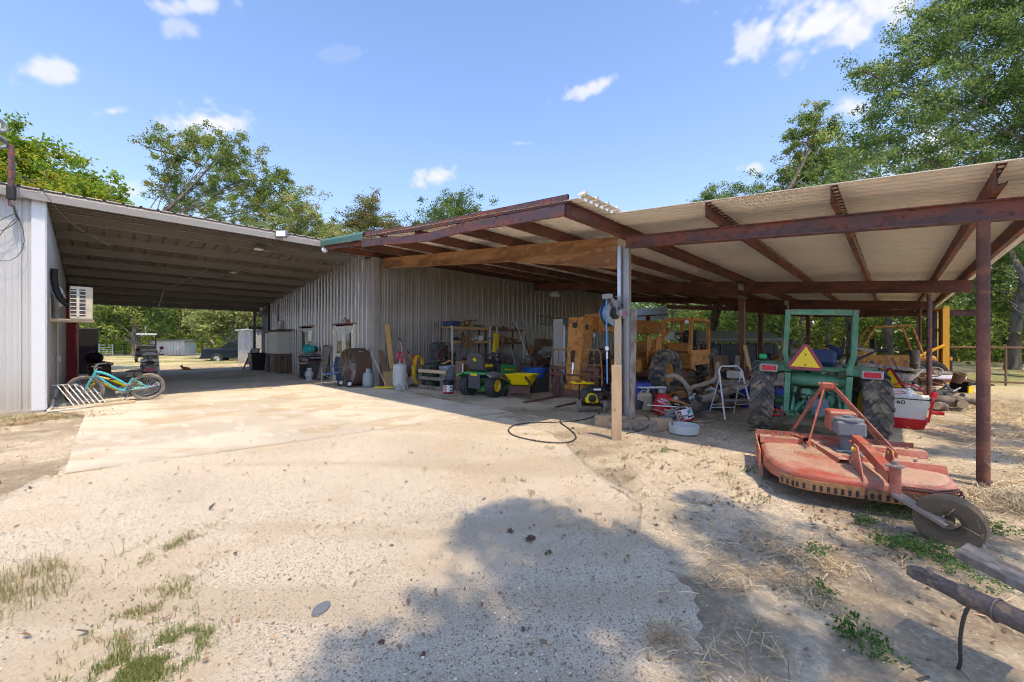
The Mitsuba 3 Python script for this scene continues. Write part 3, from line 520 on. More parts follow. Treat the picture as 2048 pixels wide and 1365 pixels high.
for P in (gp, gq):
    m, ms = MB(), MB()
    for a, b in zip(P[:-1], P[1:]):
        a3, b3 = np.array([*a, .215]), np.array([*b, .215]); m.beam(a3, b3, .012, .095)
        d = b3 - a3; L = np.linalg.norm(d); s = unit(np.cross(d, (0, 0, 1)));
        if s @ np.array([-1, 0, 0]) < 0: s = -s
        for t in np.arange(.03, L, .052):
            q = a3 + d / L * t + s * .007 + (0, 0, -.012); ms.beam(q - d / L * .011, q + d / L * .011, .004, .05)
    g = part(MW, 'rear_guard', m, 'mat_rustlit'); part(g, 'slots', ms, 'mat_black', root=MW, kind='stuff')
m = MB()
for t in np.linspace(0, 1, 46):
    a = np.array([-.87 + .02 * t, -.18 - .40 * t, .31]) if t < .6 else np.array([-.86 + .42 * (t - .6), -.42 - .52 * (t - .6), .30]); m.torus(a + (0, 0, -.006 * (int(t * 45) % 2)), .017, .006, (.4, .3, 1) if int(t * 45) % 2 else (1, .5, .1), 8, 5)
for k in range(9): m.torus((-.70, -.64, .28 - .026 * k), .016, .006, (1, 0, 0) if k % 2 else (0, 1, 0), 8, 5)
part(MW, 'chain', m, 'mat_rust')
gb = part(MW, 'gearbox', MB().bev((.12, -.07, .62), (.24, .25, .16), .018).cyl((.12, -.07, .36), (.12, -.07, .56), .08, n=14).lathe([(.13, 0), (.13, .02), (.05, .03), (.05, .05), (0, .05)], (.12, -.07, .70), n=16).lathe([(.16, 0), (.16, .02), (.09, .03)], (.12, -.07, .36), n=16), 'mat_gearbox')
sh = part(MW, 'driveline_shield', MB().bev((.40, -.05, .65), (.32, .24, .22), .012), 'mat_mowred')
part(sh, 'sticker', MB().box((.237, .0, .66), (.004, .07, .10)), 'mat_label', root=MW); part(sh, 'sticker', MB().box((.234, .0, .655), (.004, .03, .025)), 'mat_black', root=MW)
part(MW, 'driveline', MB().cyl((.45, -.12, .62), (.98, -.05, .54), .045, n=12), 'mat_black')
ap = np.array([.62, .03, 1.02])
part(MW, 'a_frame_leg', MB().beam(ap + (0, .05, 0), (.82, .36, .40), .026, .045, (1, 0, 0)).beam((.82, .36, .40), (.80, .36, .30), .05, .06, (1, 0, 0)).beam((.80, .36, .34), (.2, .30, .42), .06, .06), 'mat_mowred'); part(MW, 'a_frame_leg', MB().beam(ap + (0, -.05, 0), (.80, -.46, .40), .026, .045, (1, 0, 0)), 'mat_mowred')
part(MW, 'top_link_bracket', MB().bev(ap, (.07, .14, .09), .02).cyl(ap + (0, -.09, .02), ap + (0, .09, .02), .018, n=10), 'mat_mowred')
part(MW, 'stay_bar', MB().beam(ap + (0, -.05, 0), (.08, -.44, .40), .016, .04, (0, 0, 1)).cyl((.08, -.44, .35), (.08, -.44, .42), .018), 'mat_mowred'); part(MW, 'stay_bar', MB().beam(ap + (0, .03, -.02), (.05, .30, .40), .014, .02).cyl((.05, .30, .38), (.05, .30, .44), .015), 'mat_mowred')
m = MB()
for s in (-.12, .12): m.poly([(-.84, .33), (-.40, .34), (-.52, .58), (-.64, .58)], -.005, .005, origin=(0, -.10 + s, 0))
part(MW, 'tail_bracket', m, 'mat_mowred'); part(MW, 'tail_beam', MB().beam((-.02, -.10, .53), (-.50, -.10, .51), .075, .085).beam((-.50, -.10, .51), (-1.03, -.13, .42), .075, .085).cyl((-.10, -.17, .51), (-.10, -.03, .51), .02), 'mat_mowred')
for s in (-.13, .13): part(MW, 'bolt', MB().cyl((-.57, -.10 + s - .02, .54), (-.57, -.10 + s + .02, .54), .018, n=8), 'mat_yellow')
pv = np.array([-1.05, -.13, 0])
part(MW, 'pivot_tube', MB().cyl(pv + (0, 0, .31), pv + (0, 0, .53), .038, n=16), 'mat_mowred', smooth=40)
part(MW, 'pivot_cap', MB().lathe([(0, 0), (.06, 0), (.06, .012), (.022, .016), (.022, .045), (0, .045)], pv + (0, 0, .53), n=16), 'mat_dirtsteel')
wd = unit([-.35, -.93, 0]); wn = np.array([-wd[1], wd[0], 0]); wc = pv + wd * .30 + np.array([0, 0, .18])
part(MW, 'fork', MB().beam(pv + (-.01, 0, .31), wc - wn * .10, .12, .022, (0, 0, 1)), 'mat_dirtsteel')
part(MW, 'tail_wheel', tyre_mesh(.20, .15, wc, .40, 0, axis=wn), 'mat_muddy', smooth=40); part(MW, 'tail_wheel_hub', MB().lathe([(.085, -.06), (.06, -.03), (.06, .03), (.085, .06)], wc, wn, 16).cyl(wc - wn * .11, wc + wn * .11, .03), 'mat_muddy')
rng = np.random.default_rng(77); m = MB()
def wisps(m, c, s, n, L, zz):
    for i in range(n):
        p = np.array(c) + rng.normal(0, 1, 3) * s; p[2] = zz + abs(rng.normal(0, s[2])); a = rng.uniform(0, 6.28); d = np.array([math.cos(a), math.sin(a), rng.normal(0, .25)]) * L * rng.uniform(.4, 1.2); q = p + d; q[2] = max(q[2], zz); w = np.array([-d[1], d[0], .01]) * .018; m.add([p - w, p + w, q], [[0, 1, 2]], np.array([(.46, .36, .21), (.36, .27, .15), (.56, .46, .29)][i % 3]) * rng.uniform(.7, 1.2))
wisps(m, (.52, .45, 0), (.06, .22, .012), 240, .12, .362); wisps(m, (-.02, .22, 0), (.18, .16, .01), 160, .14, .362); wisps(m, (.2, -.42, 0), (.16, .2, .01), 140, .12, .362); wisps(m, (.5, -.1, 0), (.12, .3, .012), 140, .12, .362)
part(MW, 'dry_clippings', m, 'mat_vc', col=True, kind='stuff'); m = MB(); rng2 = rng
for i in range(260): a = rng.uniform(0, 6.28); r = .16 + rng.uniform(-.04, .04); s_, u_, d_ = frame(wn); p = wc + (math.cos(a) * s_ + math.sin(a) * u_) * r + d_ * rng.uniform(-.08, .08); q = p + rng.normal(0, .05, 3); w = rng.normal(0, .0025, 3); m.add([p - w, p + w, q], [[0, 1, 2]], np.array([(.44, .35, .22), (.34, .26, .16)][i % 2]) * rng.uniform(.7, 1.2))
part(MW, 'wheel_hay', m, 'mat_vc', col=True, kind='stuff'); m = MB()
for x_, y_ in [(.34, -.6), (.34, -.3), (.34, .3), (.34, .6), (-.22, -.5), (-.22, -.2), (-.55, -.22), (-.55, .02), (.6, -.5), (.6, .5)]: m.cyl((x_, y_, .36), (x_, y_, .425), .014, n=6)
part(MW, 'bolt_heads', m, 'mat_dirtsteel', kind='stuff')
# ---------------------------------------------------------------- telehandler
TH = thing('telehandler', 'rusty orange telescopic handler with open cab parked inside the lean-to', 'telehandler', (5.7, -6.9, 0), math.radians(180))
# local x forward (towards -world x), y left (towards -world y)
for x, nmz in ((1.55, .62), (-1.75, .62)):
    for s in (1, -1):
        w = part(TH, 'tyre', tyre_mesh(.64, .40, (x, s * 1.02, .62), .5, 16, .03), 'mat_mudtyre'); part(w, 'rim', MB().lathe([(.33, -.1), (.33, .08), (.25, .05), (.10, -.04), (0, -.04)], (x, s * 1.02, .62), (0, s, 0), 20), 'mat_orange', root=TH)
part(TH, 'chassis', MB().bev((-.1, 0, .82), (3.9, .95, .36), .03).bev((-1.7, 0, 1.15), (1.1, 1.2, .5), .05), 'mat_orange')
part(TH, 'axle', MB().cyl((1.55, -.85, .62), (1.55, .85, .62), .11), 'mat_rust'); part(TH, 'axle', MB().cyl((-1.75, -.85, .62), (-1.75, .85, .62), .11), 'mat_rust')
BM0, BM1 = np.array([-2.4, -.05, 1.95]), np.array([2.2, -.05, 1.98])
place['boomroot'] = (place[TH][0], place[TH][1] + place[TH][0] @ np.array([.25, -.60, 0]))
bm = part(TH, 'boom', MB().beam(BM0, BM1, .36, .42), 'mat_orange', root='boomroot'); part(bm, 'inner_boom', MB().beam(BM1, BM1 + (.5, 0, .01), .27, .32), 'mat_orange', root='boomroot')
tx = MB().text('LOLOL', .17, (.62, .135, 1.9), (-1, 0, 0), (0, 0, 1), True, .006); part(bm, 'lettering', tx, 'mat_black', root='boomroot')
m = MB()
for k in range(3): m.box((.92 - .31 * k, .134, 1.99), (.05, .006, .05))
part(bm, 'decal', m, 'mat_label', root='boomroot'); part(bm, 'boom_collar', MB().box((2.2, -.05, 1.99), (.16, .46, .52)), 'mat_orange', root='boomroot')
hd = MB().hull([(2.62, y, z) for y in (-.26, .2) for z in (2.16, 1.70)] + [(3.05, y, z) for y in (-.26, .2) for z in (2.12, 1.82)] + [(3.22, y, z) for y in (-.24, .18) for z in (.52, .50)] + [(2.92, y, .50) for y in (-.24, .18)])
hk = part(TH, 'boom_head', hd, 'mat_orange', root='boomroot')
m = MB().cyl((2.90, -.245, 1.86), (2.90, .206, 1.86), .075, n=18).cyl((2.9, -.05, 1.92), (3.085, -.05, 1.91), .08, n=18); m.hull([(3.125 + .0, y, z) for y in (-.10, -.0) for z in (.95, 1.25)] + [(3.20, y, z) for y in (-.10, 0.) for z in (.95, 1.25)]); part(hk, 'opening', m, 'mat_black', root='boomroot')
part(hk, 'lettering', MB().text('G', .11, (2.55, .205, 1.60), (-1, 0, 0), (0, 0, 1), True, .004), 'mat_label', root='boomroot')
part(hk, 'tilt_cylinder', MB().cyl((3.0, -.05, 1.5), (3.18, -.05, .75), .05).cyl((3.1, -.05, 1.05), (3.2, -.05, .6), .03), 'mat_chrome', root='boomroot')
cr = MB()
for y in (.62, -.62): cr.beam((3.12, y, .0), (3.12, y, .78), .12, .06, (1, 0, 0))
cr.beam((3.12, -.74, .78), (3.12, .74, .78), .08).beam((3.12, -.74, .16), (3.12, .74, .16), .1, .14).cyl((3.2, -.80, .62), (3.2, .80, .62), .03).beam((3.1, -.3, .62), (3.1, .3, .62), .02, .03)
ck = part(TH, 'fork_carriage', cr, 'mat_rust', root='boomroot')
m = MB().tube([(3.15, -.80, .1), (3.15, -.80, .75), (3.12, -.74, 1.22), (3.12, -.66, 1.28), (3.12, .66, 1.28), (3.12, .74, 1.22), (3.15, .80, .75), (3.15, .80, .1)], .022, 8)
for y in np.linspace(-.55, .55, 6): m.cyl((3.12, y, .74), (3.12, y, 1.28), .012, n=8)
m.cyl((3.13, -.77, .9), (3.13, .77, .9), .016); part(ck, 'load_guard', m, 'mat_rustlit', root='boomroot')
for y in (.45, -.52): part(ck, 'fork', MB().beam((3.18, y, .70), (3.18, y, .03), .13, .05, (1, 0, 0)).hull([(3.16, y - .06, .0), (3.16, y + .06, .0), (3.16, y - .06, .05), (3.16, y + .06, .05), (4.55, y - .04, .0), (4.55, y + .04, .0), (4.55, y - .04, .015), (4.55, y + .04, .015)]), 'mat_rust', root='boomroot')
part(ck, 'pivot_block', MB().bev((3.02, -.05, .46), (.22, .46, .24), .04).bev((3.06, -.05, .27), (.16, .62, .16), .03), 'mat_orange', root='boomroot')
cb = MB(); cx0, cx1, cy0, cy1 = -1.15, .25, .42, 1.22
for x, y in ((cx0, cy0), (cx0, cy1), (cx1, cy0), (cx1, cy1)): cb.beam((x + (.14 if x > 0 else 0), y, 1.12), (x, y, 2.13), .085)
for y in (cy0, cy1): cb.beam((cx0, y, 2.13), (cx1, y, 2.13), .085).beam((cx0, y, 1.16), (cx1 + .14, y, 1.16), .09, .16)
for x in (cx0, cx1): cb.beam((x, cy0, 2.13), (x, cy1, 2.13), .085)
for x in (-.8, -.45, -.1): cb.beam((x, cy0, 2.15), (x, cy1, 2.15), .05)
cb.box(((cx0 + cx1) / 2, (cy0 + cy1) / 2, 1.1), (1.45, .8, .06)); ca = part(TH, 'cab_frame', cb, 'mat_orange')
part(ca, 'cab_side', MB().poly([(-1.15, .80), (.34, .80), (.42, 1.14), (-1.15, 1.14)], 0, .03, origin=(0, 1.24, 0)).hull([(.3, y, z) for y in (.5, 1.2) for z in (.72, 1.15)] + [(-.2, y, .62) for y in (.5, 1.2)]), 'mat_orange', root=TH)
part(ca, 'seat', MB().bev((-.55, .82, 1.3), (.45, .48, .14), .04).bev((-.78, .82, 1.58), (.12, .46, .5), .05), 'mat_black', root=TH); part(ca, 'steering_wheel', MB().torus((-.02, .82, 1.62), .18, .018, (-.7, 0, 1), 18, 6).cyl((-.02, .82, 1.6), (.2, .82, 1.2), .03), 'mat_black', root=TH)
part(ca, 'dash', MB().bev((.16, .82, 1.32), (.2, .66, .26), .03), 'mat_orange', root=TH); part(ca, 'work_lamp', MB().cyl((.32, 1.12, 2.05), (.38, 1.12, 2.05), .05, n=12), 'mat_label', root=TH)
part(TH, 'front_plate', MB().poly([(.62, .45), (1.15, .45), (1.32, 1.3), (1.28, 1.62), (.98, 1.62), (.98, 1.25)], 0, .03, origin=(0, .66, 0)), 'mat_orange'); part(TH, 'front_plate', MB().poly([(1.55, .9), (1.75, .9), (1.78, 1.65), (1.6, 1.65)], 0, .03, origin=(0, .62, 0)), 'mat_orange')
part(TH, 'lift_cylinder', MB().cyl((1.0, .32, 1.15), (-.7, .15, 1.85), .075, n=14).cyl((1.15, .32, 1.08), (.2, .25, 1.5), .05), 'mat_orange')
part(TH, 'engine_cover', MB().bev((-.1, -.72, 1.18), (1.9, .5, .62), .05), 'mat_orange'); part(TH, 'tank', MB().bev((.15, .78, .62), (.75, .36, .5), .05), 'mat_rust'); part(TH, 'hydraulic_tank', MB().cyl((1.15, .45, 1.42), (.85, .45, 1.42), .11, n=14), 'mat_orange')
part(TH, 'step_box', MB().hull([(.55, .70, .42), (1.1, .70, .42), (.62, .70, .12), (1.02, .70, .12), (.55, 1.0, .42), (1.1, 1.0, .42), (.62, 1.0, .12), (1.02, 1.0, .12)]), 'mat_orange')
m = MB().lathe([(0, 0), (.09, 0), (.09, .01), (0, .01)], (.82, .695, .86), (0, 1, 0), 18); part(TH, 'emblem', m, 'mat_label', label='round white emblem on the front plate'); part(TH, 'emblem_ring', MB().torus((.82, .706, .86), .07, .008, (0, 1, 0), 18, 5), 'mat_black')
# ---------------------------------------------------------------- riding mower
RM = thing('riding_mower', 'green and yellow riding lawn mower seen from behind in the lean-to', 'lawn mower', (1.0, -4.12, 0), math.radians(14), scale=1.14)
for s in (1, -1):
    w = part(RM, 'rear_tyre', tyre_mesh(.265, .24, (0, .37 * s, .265), .5, 0, axis=(0, 1, 0)), 'mat_rubber', smooth=40); m = MB()
    rng = np.random.default_rng(4)
    for k in range(34):
        for j in range(5):
            a = 2 * math.pi * (k + .5 * (j % 2)) / 34; c = np.array([math.cos(a) * .266, .37 * s + (j - 2) * .042, .265 + math.sin(a) * .266]); m.box(c, (.026, .028, .014), roty(-a + math.pi / 2))
    part(w, 'tread', m, 'mat_darkgrey', root=RM, kind='stuff'); part(w, 'rim', MB().lathe([(.135, 0), (.145, .10), (.12, .11), (.09, .06), (.04, .05), (.03, .09), (0, .09)], (0, .37 * s, .265), (0, s, 0), 20), 'mat_yellow', root=RM)
    part(RM, 'front_tyre', tyre_mesh(.19, .16, (1.18, .36 * s, .19), .5, axis=(0, 1, 0)), 'mat_rubber', smooth=40)
m = MB().bev((-.12, 0, .555), (.36, .62, .055), .02); part(RM, 'rear_deck', m, 'mat_jdgreen')
for s in (1, -1): part(RM, 'fender', MB().hull([(-.30, s * .30, .57), (-.34, s * .50, .52), (.05, s * .30, .60), (.08, s * .52, .56), (.36, s * .30, .50), (.38, s * .50, .45), (-.34, s * .48, .48), (.36, s * .48, .40), (.05, s * .50, .51)]), 'mat_jdgreen' if s > 0 else 'mat_dullsteel')
part(RM, 'rear_plate', MB().bev((-.29, 0, .38), (.03, .33, .32), .01).box((-.30, 0, .22), (.05, .34, .02)), 'mat_darkgrey'); part(RM, 'hitch_plate', MB().bev((-.31, 0, .53), (.02, .2, .05), .008), 'mat_yellow')
st = part(RM, 'seat', MB().bev((.02, 0, .66), (.40, .44, .10), .04).hull([(x, y, z) for y, z, x in ((-.20, .66, -.20), (.20, .66, -.20), (-.215, .95, -.26), (.215, .95, -.26), (-.14, 1.03, -.26), (.14, 1.03, -.26))] + [(x + .07, y, z) for y, z, x in ((-.20, .66, -.20), (.20, .66, -.20), (-.215, .95, -.26), (.215, .95, -.26), (-.14, 1.03, -.26), (.14, 1.03, -.26))]), 'mat_darkgrey')
part(st, 'yellow_cushion', MB().bev((.06, 0, .715), (.36, .42, .06), .028).hull([(-.11, -.19, .70), (-.11, .19, .70), (-.175, -.20, .95), (-.175, .20, .95), (-.185, -.13, 1.02), (-.185, .13, 1.02), (-.06, -.17, .72), (-.06, .17, .72), (-.13, -.17, .94), (-.13, .17, .94)]), 'mat_yellowfl', root=RM)
part(st, 'emblem', MB().cyl((-.272, 0, .88), (-.280, 0, .876), .048, n=18), 'mat_yellowfl', root=RM); part(st, 'emblem_mark', MB().box((-.283, .01, .885), (.003, .04, .018), rotx(.5)).box((-.283, -.012, .868), (.003, .03, .014), rotx(-.5)), 'mat_jdgreen', root=RM)
part(RM, 'console', MB().bev((.62, 0, .62), (.22, .34, .40), .05).cyl((.60, 0, .78), (.52, 0, .92), .03), 'mat_black'); part(RM, 'steering_wheel', MB().torus((.50, 0, .93), .165, .016, (-.55, 0, 1), 22, 7).box((.5, 0, .93), (.04, .3, .02)), 'mat_black')
part(RM, 'hood', MB().hull([(.62, y, .44) for y in (-.24, .24)] + [(.62, y, .74) for y in (-.19, .19)] + [(1.35, y, .66) for y in (-.17, .17)] + [(1.50, y, .52) for y in (-.18, .18)] + [(1.50, y, .34) for y in (-.2, .2)]), 'mat_jdgreen'); part(RM, 'hood_stripe', MB().beam((.66, -.245, .60), (1.4, -.19, .54), .006, .035), 'mat_yellowfl')
part(RM, 'footrest', MB().bev((.42, 0, .33), (.55, .86, .05), .02), 'mat_jdgreen'); part(RM, 'mower_deck', MB().lathe([(.52, .10), (.52, .2), (.46, .24), (.2, .25), (0, .25)], (.62, 0, .0), n=26), 'mat_jdgreen'); part(RM, 'discharge_chute', MB().hull([(.4, -.5, .24), (.9, -.5, .24), (.35, -.78, .13), (.95, -.76, .13), (.4, -.5, .12), (.9, -.5, .12)]), 'mat_darkgrey')
part(RM, 'gauge_wheel', MB().torus((.18, -.55, .09), .06, .03, (0, 1, 0), 14, 8), 'mat_rubber')
# ---------------------------------------------------------------- forklift far right
FK = thing('forklift', 'weathered yellow forklift with tall mast under the far end of the shed', 'forklift', (13.6, -12.2, 0), math.radians(-75))
part(FK, 'mast', MB().box((1.3, .33, 1.35), (.16, .12, 2.6)).box((1.3, -.33, 1.35), (.16, .12, 2.6)).box((1.3, 0, 2.58), (.1, .7, .1)).box((1.3, 0, 1.9), (.08, .7, .08)), 'mat_forkyellow', label='tall yellow mast'); part(FK, 'mast_rail', MB().box((1.22, .24, 1.3), (.1, .06, 2.5)).box((1.22, -.24, 1.3), (.1, .06, 2.5)), 'mat_black')
part(FK, 'body', MB().bev((.1, 0, .72), (1.9, 1.0, .55), .06).bev((-.75, 0, .95), (.5, .95, .55), .08), 'mat_orange'); part(FK, 'counterweight', MB().bev((-.95, 0, .75), (.4, 1.05, .8), .1), 'mat_orange')
m = MB()
for y in (.46, -.46): m.tube([(.75, y, .9), (.45, y, 1.95), (.3, y, 2.05), (-.55, y, 2.0), (-.95, y, 1.15)], .035, 8)
m.cyl((.35, -.46, 2.04), (.35, .46, 2.04), .03).cyl((-.55, -.46, 2.0), (-.55, .46, 2.0), .03).cyl((-.1, -.46, 2.02), (-.1, .46, 2.02), .025); part(FK, 'overhead_guard', m, 'mat_orange')
for x, s in ((.85, 1), (.85, -1), (-.7, 1), (-.7, -1)): w = part(FK, 'tyre', tyre_mesh(.42 if x > 0 else .33, .26, (x, s * .58, .42 if x > 0 else .33), .5, 12, .015), 'mat_rubber'); part(w, 'rim', MB().lathe([(.2, 0), (.2, .1), (.1, .06), (0, .06)], (x, s * .58, .42 if x > 0 else .33), (0, s, 0), 16), 'mat_orange', root=FK)
part(FK, 'tilt_cylinder', MB().cyl((.3, -.5, .8), (1.25, -.38, 1.35), .05), 'mat_forkyellow'); part(FK, 'fork', MB().box((1.45, .25, .5), (.06, .12, 1.0)).box((1.95, .25, .06), (1.0, .12, .05)), 'mat_black'); part(FK, 'fork', MB().box((1.45, -.25, .5), (.06, .12, 1.0)).box((1.95, -.25, .06), (1.0, .12, .05)), 'mat_black'); part(FK, 'carriage', MB().box((1.42, 0, .9), (.06, .8, .1)).box((1.42, 0, .4), (.06, .8, .1)), 'mat_forkyellow')
part(FK, 'seat', MB().bev((-.3, 0, 1.15), (.4, .45, .12), .04).bev((-.5, 0, 1.4), (.1, .42, .4), .04), 'mat_black')
# ---------------------------------------------------------------- bicycles and rack
def bicycle(k, fr, mtl, tyre='mat_greywood', low=True, steer=.35):
    def wheel(c, yaw, nm):
        c = np.array(c); ax = rotz(yaw) @ np.array([0, 1.0, 0]); w = part(k, nm, MB().torus(c, .315, .030, ax, 40, 10), tyre, smooth=True)
        part(w, 'rim', MB().torus(c, .277, .012, ax, 36, 6), 'mat_dullsteel', root=k); m = MB(); s, u, d = frame(ax)
        for i in range(28):
            a = 2 * math.pi * i / 28; b = a + .35 * (1 if i % 2 else -1); m.cyl(c + d * .025 * (1 if i % 4 < 2 else -1) + .02 * (math.cos(b) * s + math.sin(b) * u), c + .272 * (math.cos(a) * s + math.sin(a) * u), .0018, n=4, cap=False)
        part(w, 'spokes', m, 'mat_chrome', root=k); part(w, 'hub', MB().cyl(c - ax * .05, c + ax * .05, .022, n=10), 'mat_dullsteel', root=k)
        part(w, 'reflector', MB().box(c + .19 * (.75 * s + .66 * u), (.02, .01, .08), rotz(yaw) @ roty(.9)), 'mat_label', root=k)
    H = np.array([.40, 0, .74]); RH = np.array([-.53, 0, .345]); BB = np.array([-.10, 0, .29]); ST = np.array([-.26, 0, .60])
    FH = np.array([.56, 0, .345]); FHs = H + rotz(steer) @ (FH - H)
    wheel(RH, 0, 'rear_wheel'); wheel(FHs, steer, 'front_wheel')
    part(k, 'frame', MB().tube(bez([H + (.0, 0, .04), (.18, 0, .78), (.0, 0, .52), (-.16, 0, .42), (-.19, 0, .42)], 14), np.linspace(.03, .024, 14), 10).tube(bez([H + (.02, 0, -.04), (.26, 0, .62), (.12, 0, .34), BB], 14), .024, 10)
         .cyl(BB, ST, .019).cyl(H + (.03, 0, -.09), H + (-.02, 0, .09), .027), fr, smooth=40)
    m = MB()
    for s in (.05, -.05): m.cyl(RH + (0, s, 0), ST + (.02, s * .3, -.03), .011).cyl(RH + (0, s, 0), BB + (0, s * .6, 0), .011)
    part(k, 'stays', m, fr, smooth=40); m = MB()
    for s in (.06, -.06):
        o = rotz(steer) @ np.array([0, s, 0]); m.tube(bez([H + o * .7 + (.035, 0, -.10), H + o + (.09, 0, -.2), FHs + o], 8), np.linspace(.017, .011, 8), 8)
    part(k, 'fork', m, fr, smooth=40)
    Rz = rotz(steer); hb = H + (-.05, 0, .16); m = MB().cyl(H + (-.02, 0, .08), hb, .014); P = [Rz @ np.array(q) for q in ((-.16, -.32, .02), (-.06, -.30, .04), (.06, -.14, .03), (.06, 0, 0), (.06, .14, .03), (-.06, .30, .04), (-.16, .32, .02))]; m.tube([hb + q for q in P], .012, 8)
    hk = part(k, 'handlebar', m, 'mat_dullsteel'); part(hk, 'grip', MB().cyl(hb + P[0], hb + P[1], .018).cyl(hb + P[-1], hb + P[-2], .018), 'mat_black', root=k)
    part(k, 'saddle', MB().hull([(-.42, -.10, .79), (-.42, .10, .79), (-.40, -.09, .74), (-.40, .09, .74), (-.22, -.06, .79), (-.22, .06, .79), (-.10, -.02, .76), (-.10, .02, .76), (-.10, 0, .74)]).cyl(ST, (-.28, 0, .75), .013), 'mat_black', smooth=40)
    m = MB().lathe([(.09, -.006), (.09, .006), (.03, .008)], BB + (0, -.05, 0), (0, -1, 0), 20).beam(BB + (0, -.07, 0), BB + (.05, -.07, -.16), .02, .012).beam(BB + (0, .07, 0), BB + (-.05, .07, .16), .02, .012).box(BB + (.06, -.12, -.165), (.09, .08, .022)).box(BB + (-.06, .12, .165), (.09, .08, .022)).beam(BB + (0, -.055, .085), RH + (0, -.055, .03), .006, .008).beam(BB + (0, -.055, -.085), RH + (0, -.055, -.03), .006, .008)
    part(k, 'crank', m, 'mat_dullsteel'); part(k, 'chain_guard', MB().beam(BB + (.02, -.062, .05), RH + (.1, -.062, .03), .004, .04), fr)
    part(k, 'cables', MB().tube([hb + (.06, .1, .02), hb + (.22, .06, -.02), hb + (.2, .02, -.25), H + (.04, 0, -.1)], .004, 5).tube([hb + (.06, -.1, .02), hb + (.18, -.06, .05), hb + (.14, -.02, -.2), H], .004, 5), 'mat_black')
    if low: part(k, 'kickstand', MB().cyl(BB + (-.08, .04, -.03), BB + (-.02, .17, -.28), .008), 'mat_dullsteel')
B1 = thing('bicycle', 'turquoise cruiser bicycle with dusty tyres beside the barn wall', 'bicycle', (-5.92, 1.40, 0), math.pi + .06, roll=math.radians(-7)); bicycle(B1, 'mat_turq', 0, 'mat_greywood', steer=-.35)
B2 = thing('bicycle', 'yellow bicycle fallen over behind the turquoise one', 'bicycle', (-5.95, 1.95, .02), math.pi + .12, roll=math.radians(-38)); bicycle(B2, 'mat_yellowfl', 0, 'mat_rubber', steer=.2)
RK = thing('bike_rack', 'silver tube bike rack leaning over at the barn corner', 'bike rack', (-6.62, 1.02, .02), math.radians(10))
m = MB().cyl((-.32, .0, .02), (.42, -.02, .02), .018).cyl((-.32, .55, .02), (.42, .5, .02), .018).cyl((-.32, 0, .02), (-.32, .55, .02), .018).cyl((.42, -.02, .02), (.42, .5, .02), .018).beam((-.28, .42, 0), (-.26, .46, .52), .05, .03); part(RK, 'base', m, 'mat_dullsteel')
for i in range(7): part(RK, 'bar', MB().cyl((-.22 + .085 * i, .42, .48), (-.02 + .085 * i, .0, .03), .011, n=8), 'mat_steel')
part(RK, 'top_rail', MB().cyl((-.3, .43, .48), (.4, .42, .48), .014), 'mat_steel')
single('pipe', 'bent white pipe lying at the foot of the barn corner', 'pipe', MB().tube([(-7.0, .55, .02), (-6.98, 1.0, .03), (-6.95, 1.9, .34)], .028, 8).tube([(-7.0, .55, .02), (-6.6, .60, .03), (-6.2, .9, .03)], .022, 8), 'mat_offwhite')
single('plank', 'weathered reddish plank lying on the slab edge in front of the bikes', 'plank', MB().bev((0, 0, .035), (1.25, .12, .06), .006), 'mat_palewood', (-6.25, .86, 0), math.radians(16))
# ---------------------------------------------------------------- things along the walls
def cylinder_tank(name, label, pos, R, Hh, mt, foot=True, group=None, collar=True, smooth=40, rz=0):
    k = thing(name, label, 'gas cylinder', pos, rz, group)
    part(k, 'tank', MB().lathe([(0, .02 + (.06 if foot else 0)), (R * .8, .03 + (.06 if foot else 0)), (R * .97, .08 + (.06 if foot else 0)), (R, .13 + (.06 if foot else 0)), (R, Hh - .12), (R * .96, Hh - .07), (R * .75, Hh - .02), (R * .3, Hh), (0, Hh)], n=22), mt, smooth=smooth)
    if foot: part(k, 'foot_ring', MB().lathe([(R * .72, 0), (R * .72, .1)], n=20), mt)
    if collar:
        m = MB()
        for a0, a1 in ((.5, 2.6), (3.6, 5.8)): 
            P = arcp((0, 0, Hh - .02), R * .62, a0, a1, 10, (1, 0, 0), (0, 1, 0)); Q = [p + np.array([0, 0, .13]) for p in P]; n = len(P); m.add(np.array(P + Q), [[i, i + 1, n + i + 1] for i in range(n - 1)] + [[i, n + i + 1, n + i] for i in range(n - 1)])
        part(k, 'collar', m, mt); part(k, 'valve', MB().cyl((0, 0, Hh - .02), (0, 0, Hh + .08), .025).cyl((0, 0, Hh + .05), (.06, 0, Hh + .05), .02), 'mat_dullsteel')
    else: part(k, 'valve', MB().cyl((0, 0, Hh - .02), (0, 0, Hh + .06), .03), 'mat_dullsteel')
    return k
cylinder_tank('gas_cylinder', 'grey white propane cylinder under the grill', (-.62, 3.95, 0), .155, .36, 'mat_tank')
cylinder_tank('gas_cylinder', 'blue-grey propane cylinder standing by the workshop corner', (-.20, .02, 0), .165, .50, 'mat_lpg', foot=False)
k = cylinder_tank('gas_cylinder', 'tall dirty white gas cylinder with square cut foot beside the yellow hose', (.28, -1.12, -.02), .215, .82, 'mat_tank', collar=False)
part(k, 'stand', MB().box((-.12, -.16, .10), (.05, .05, .2)).box((.16, -.12, .10), (.05, .05, .2)).box((0, -.2, .10), (.10, .02, .2)), 'mat_tank')
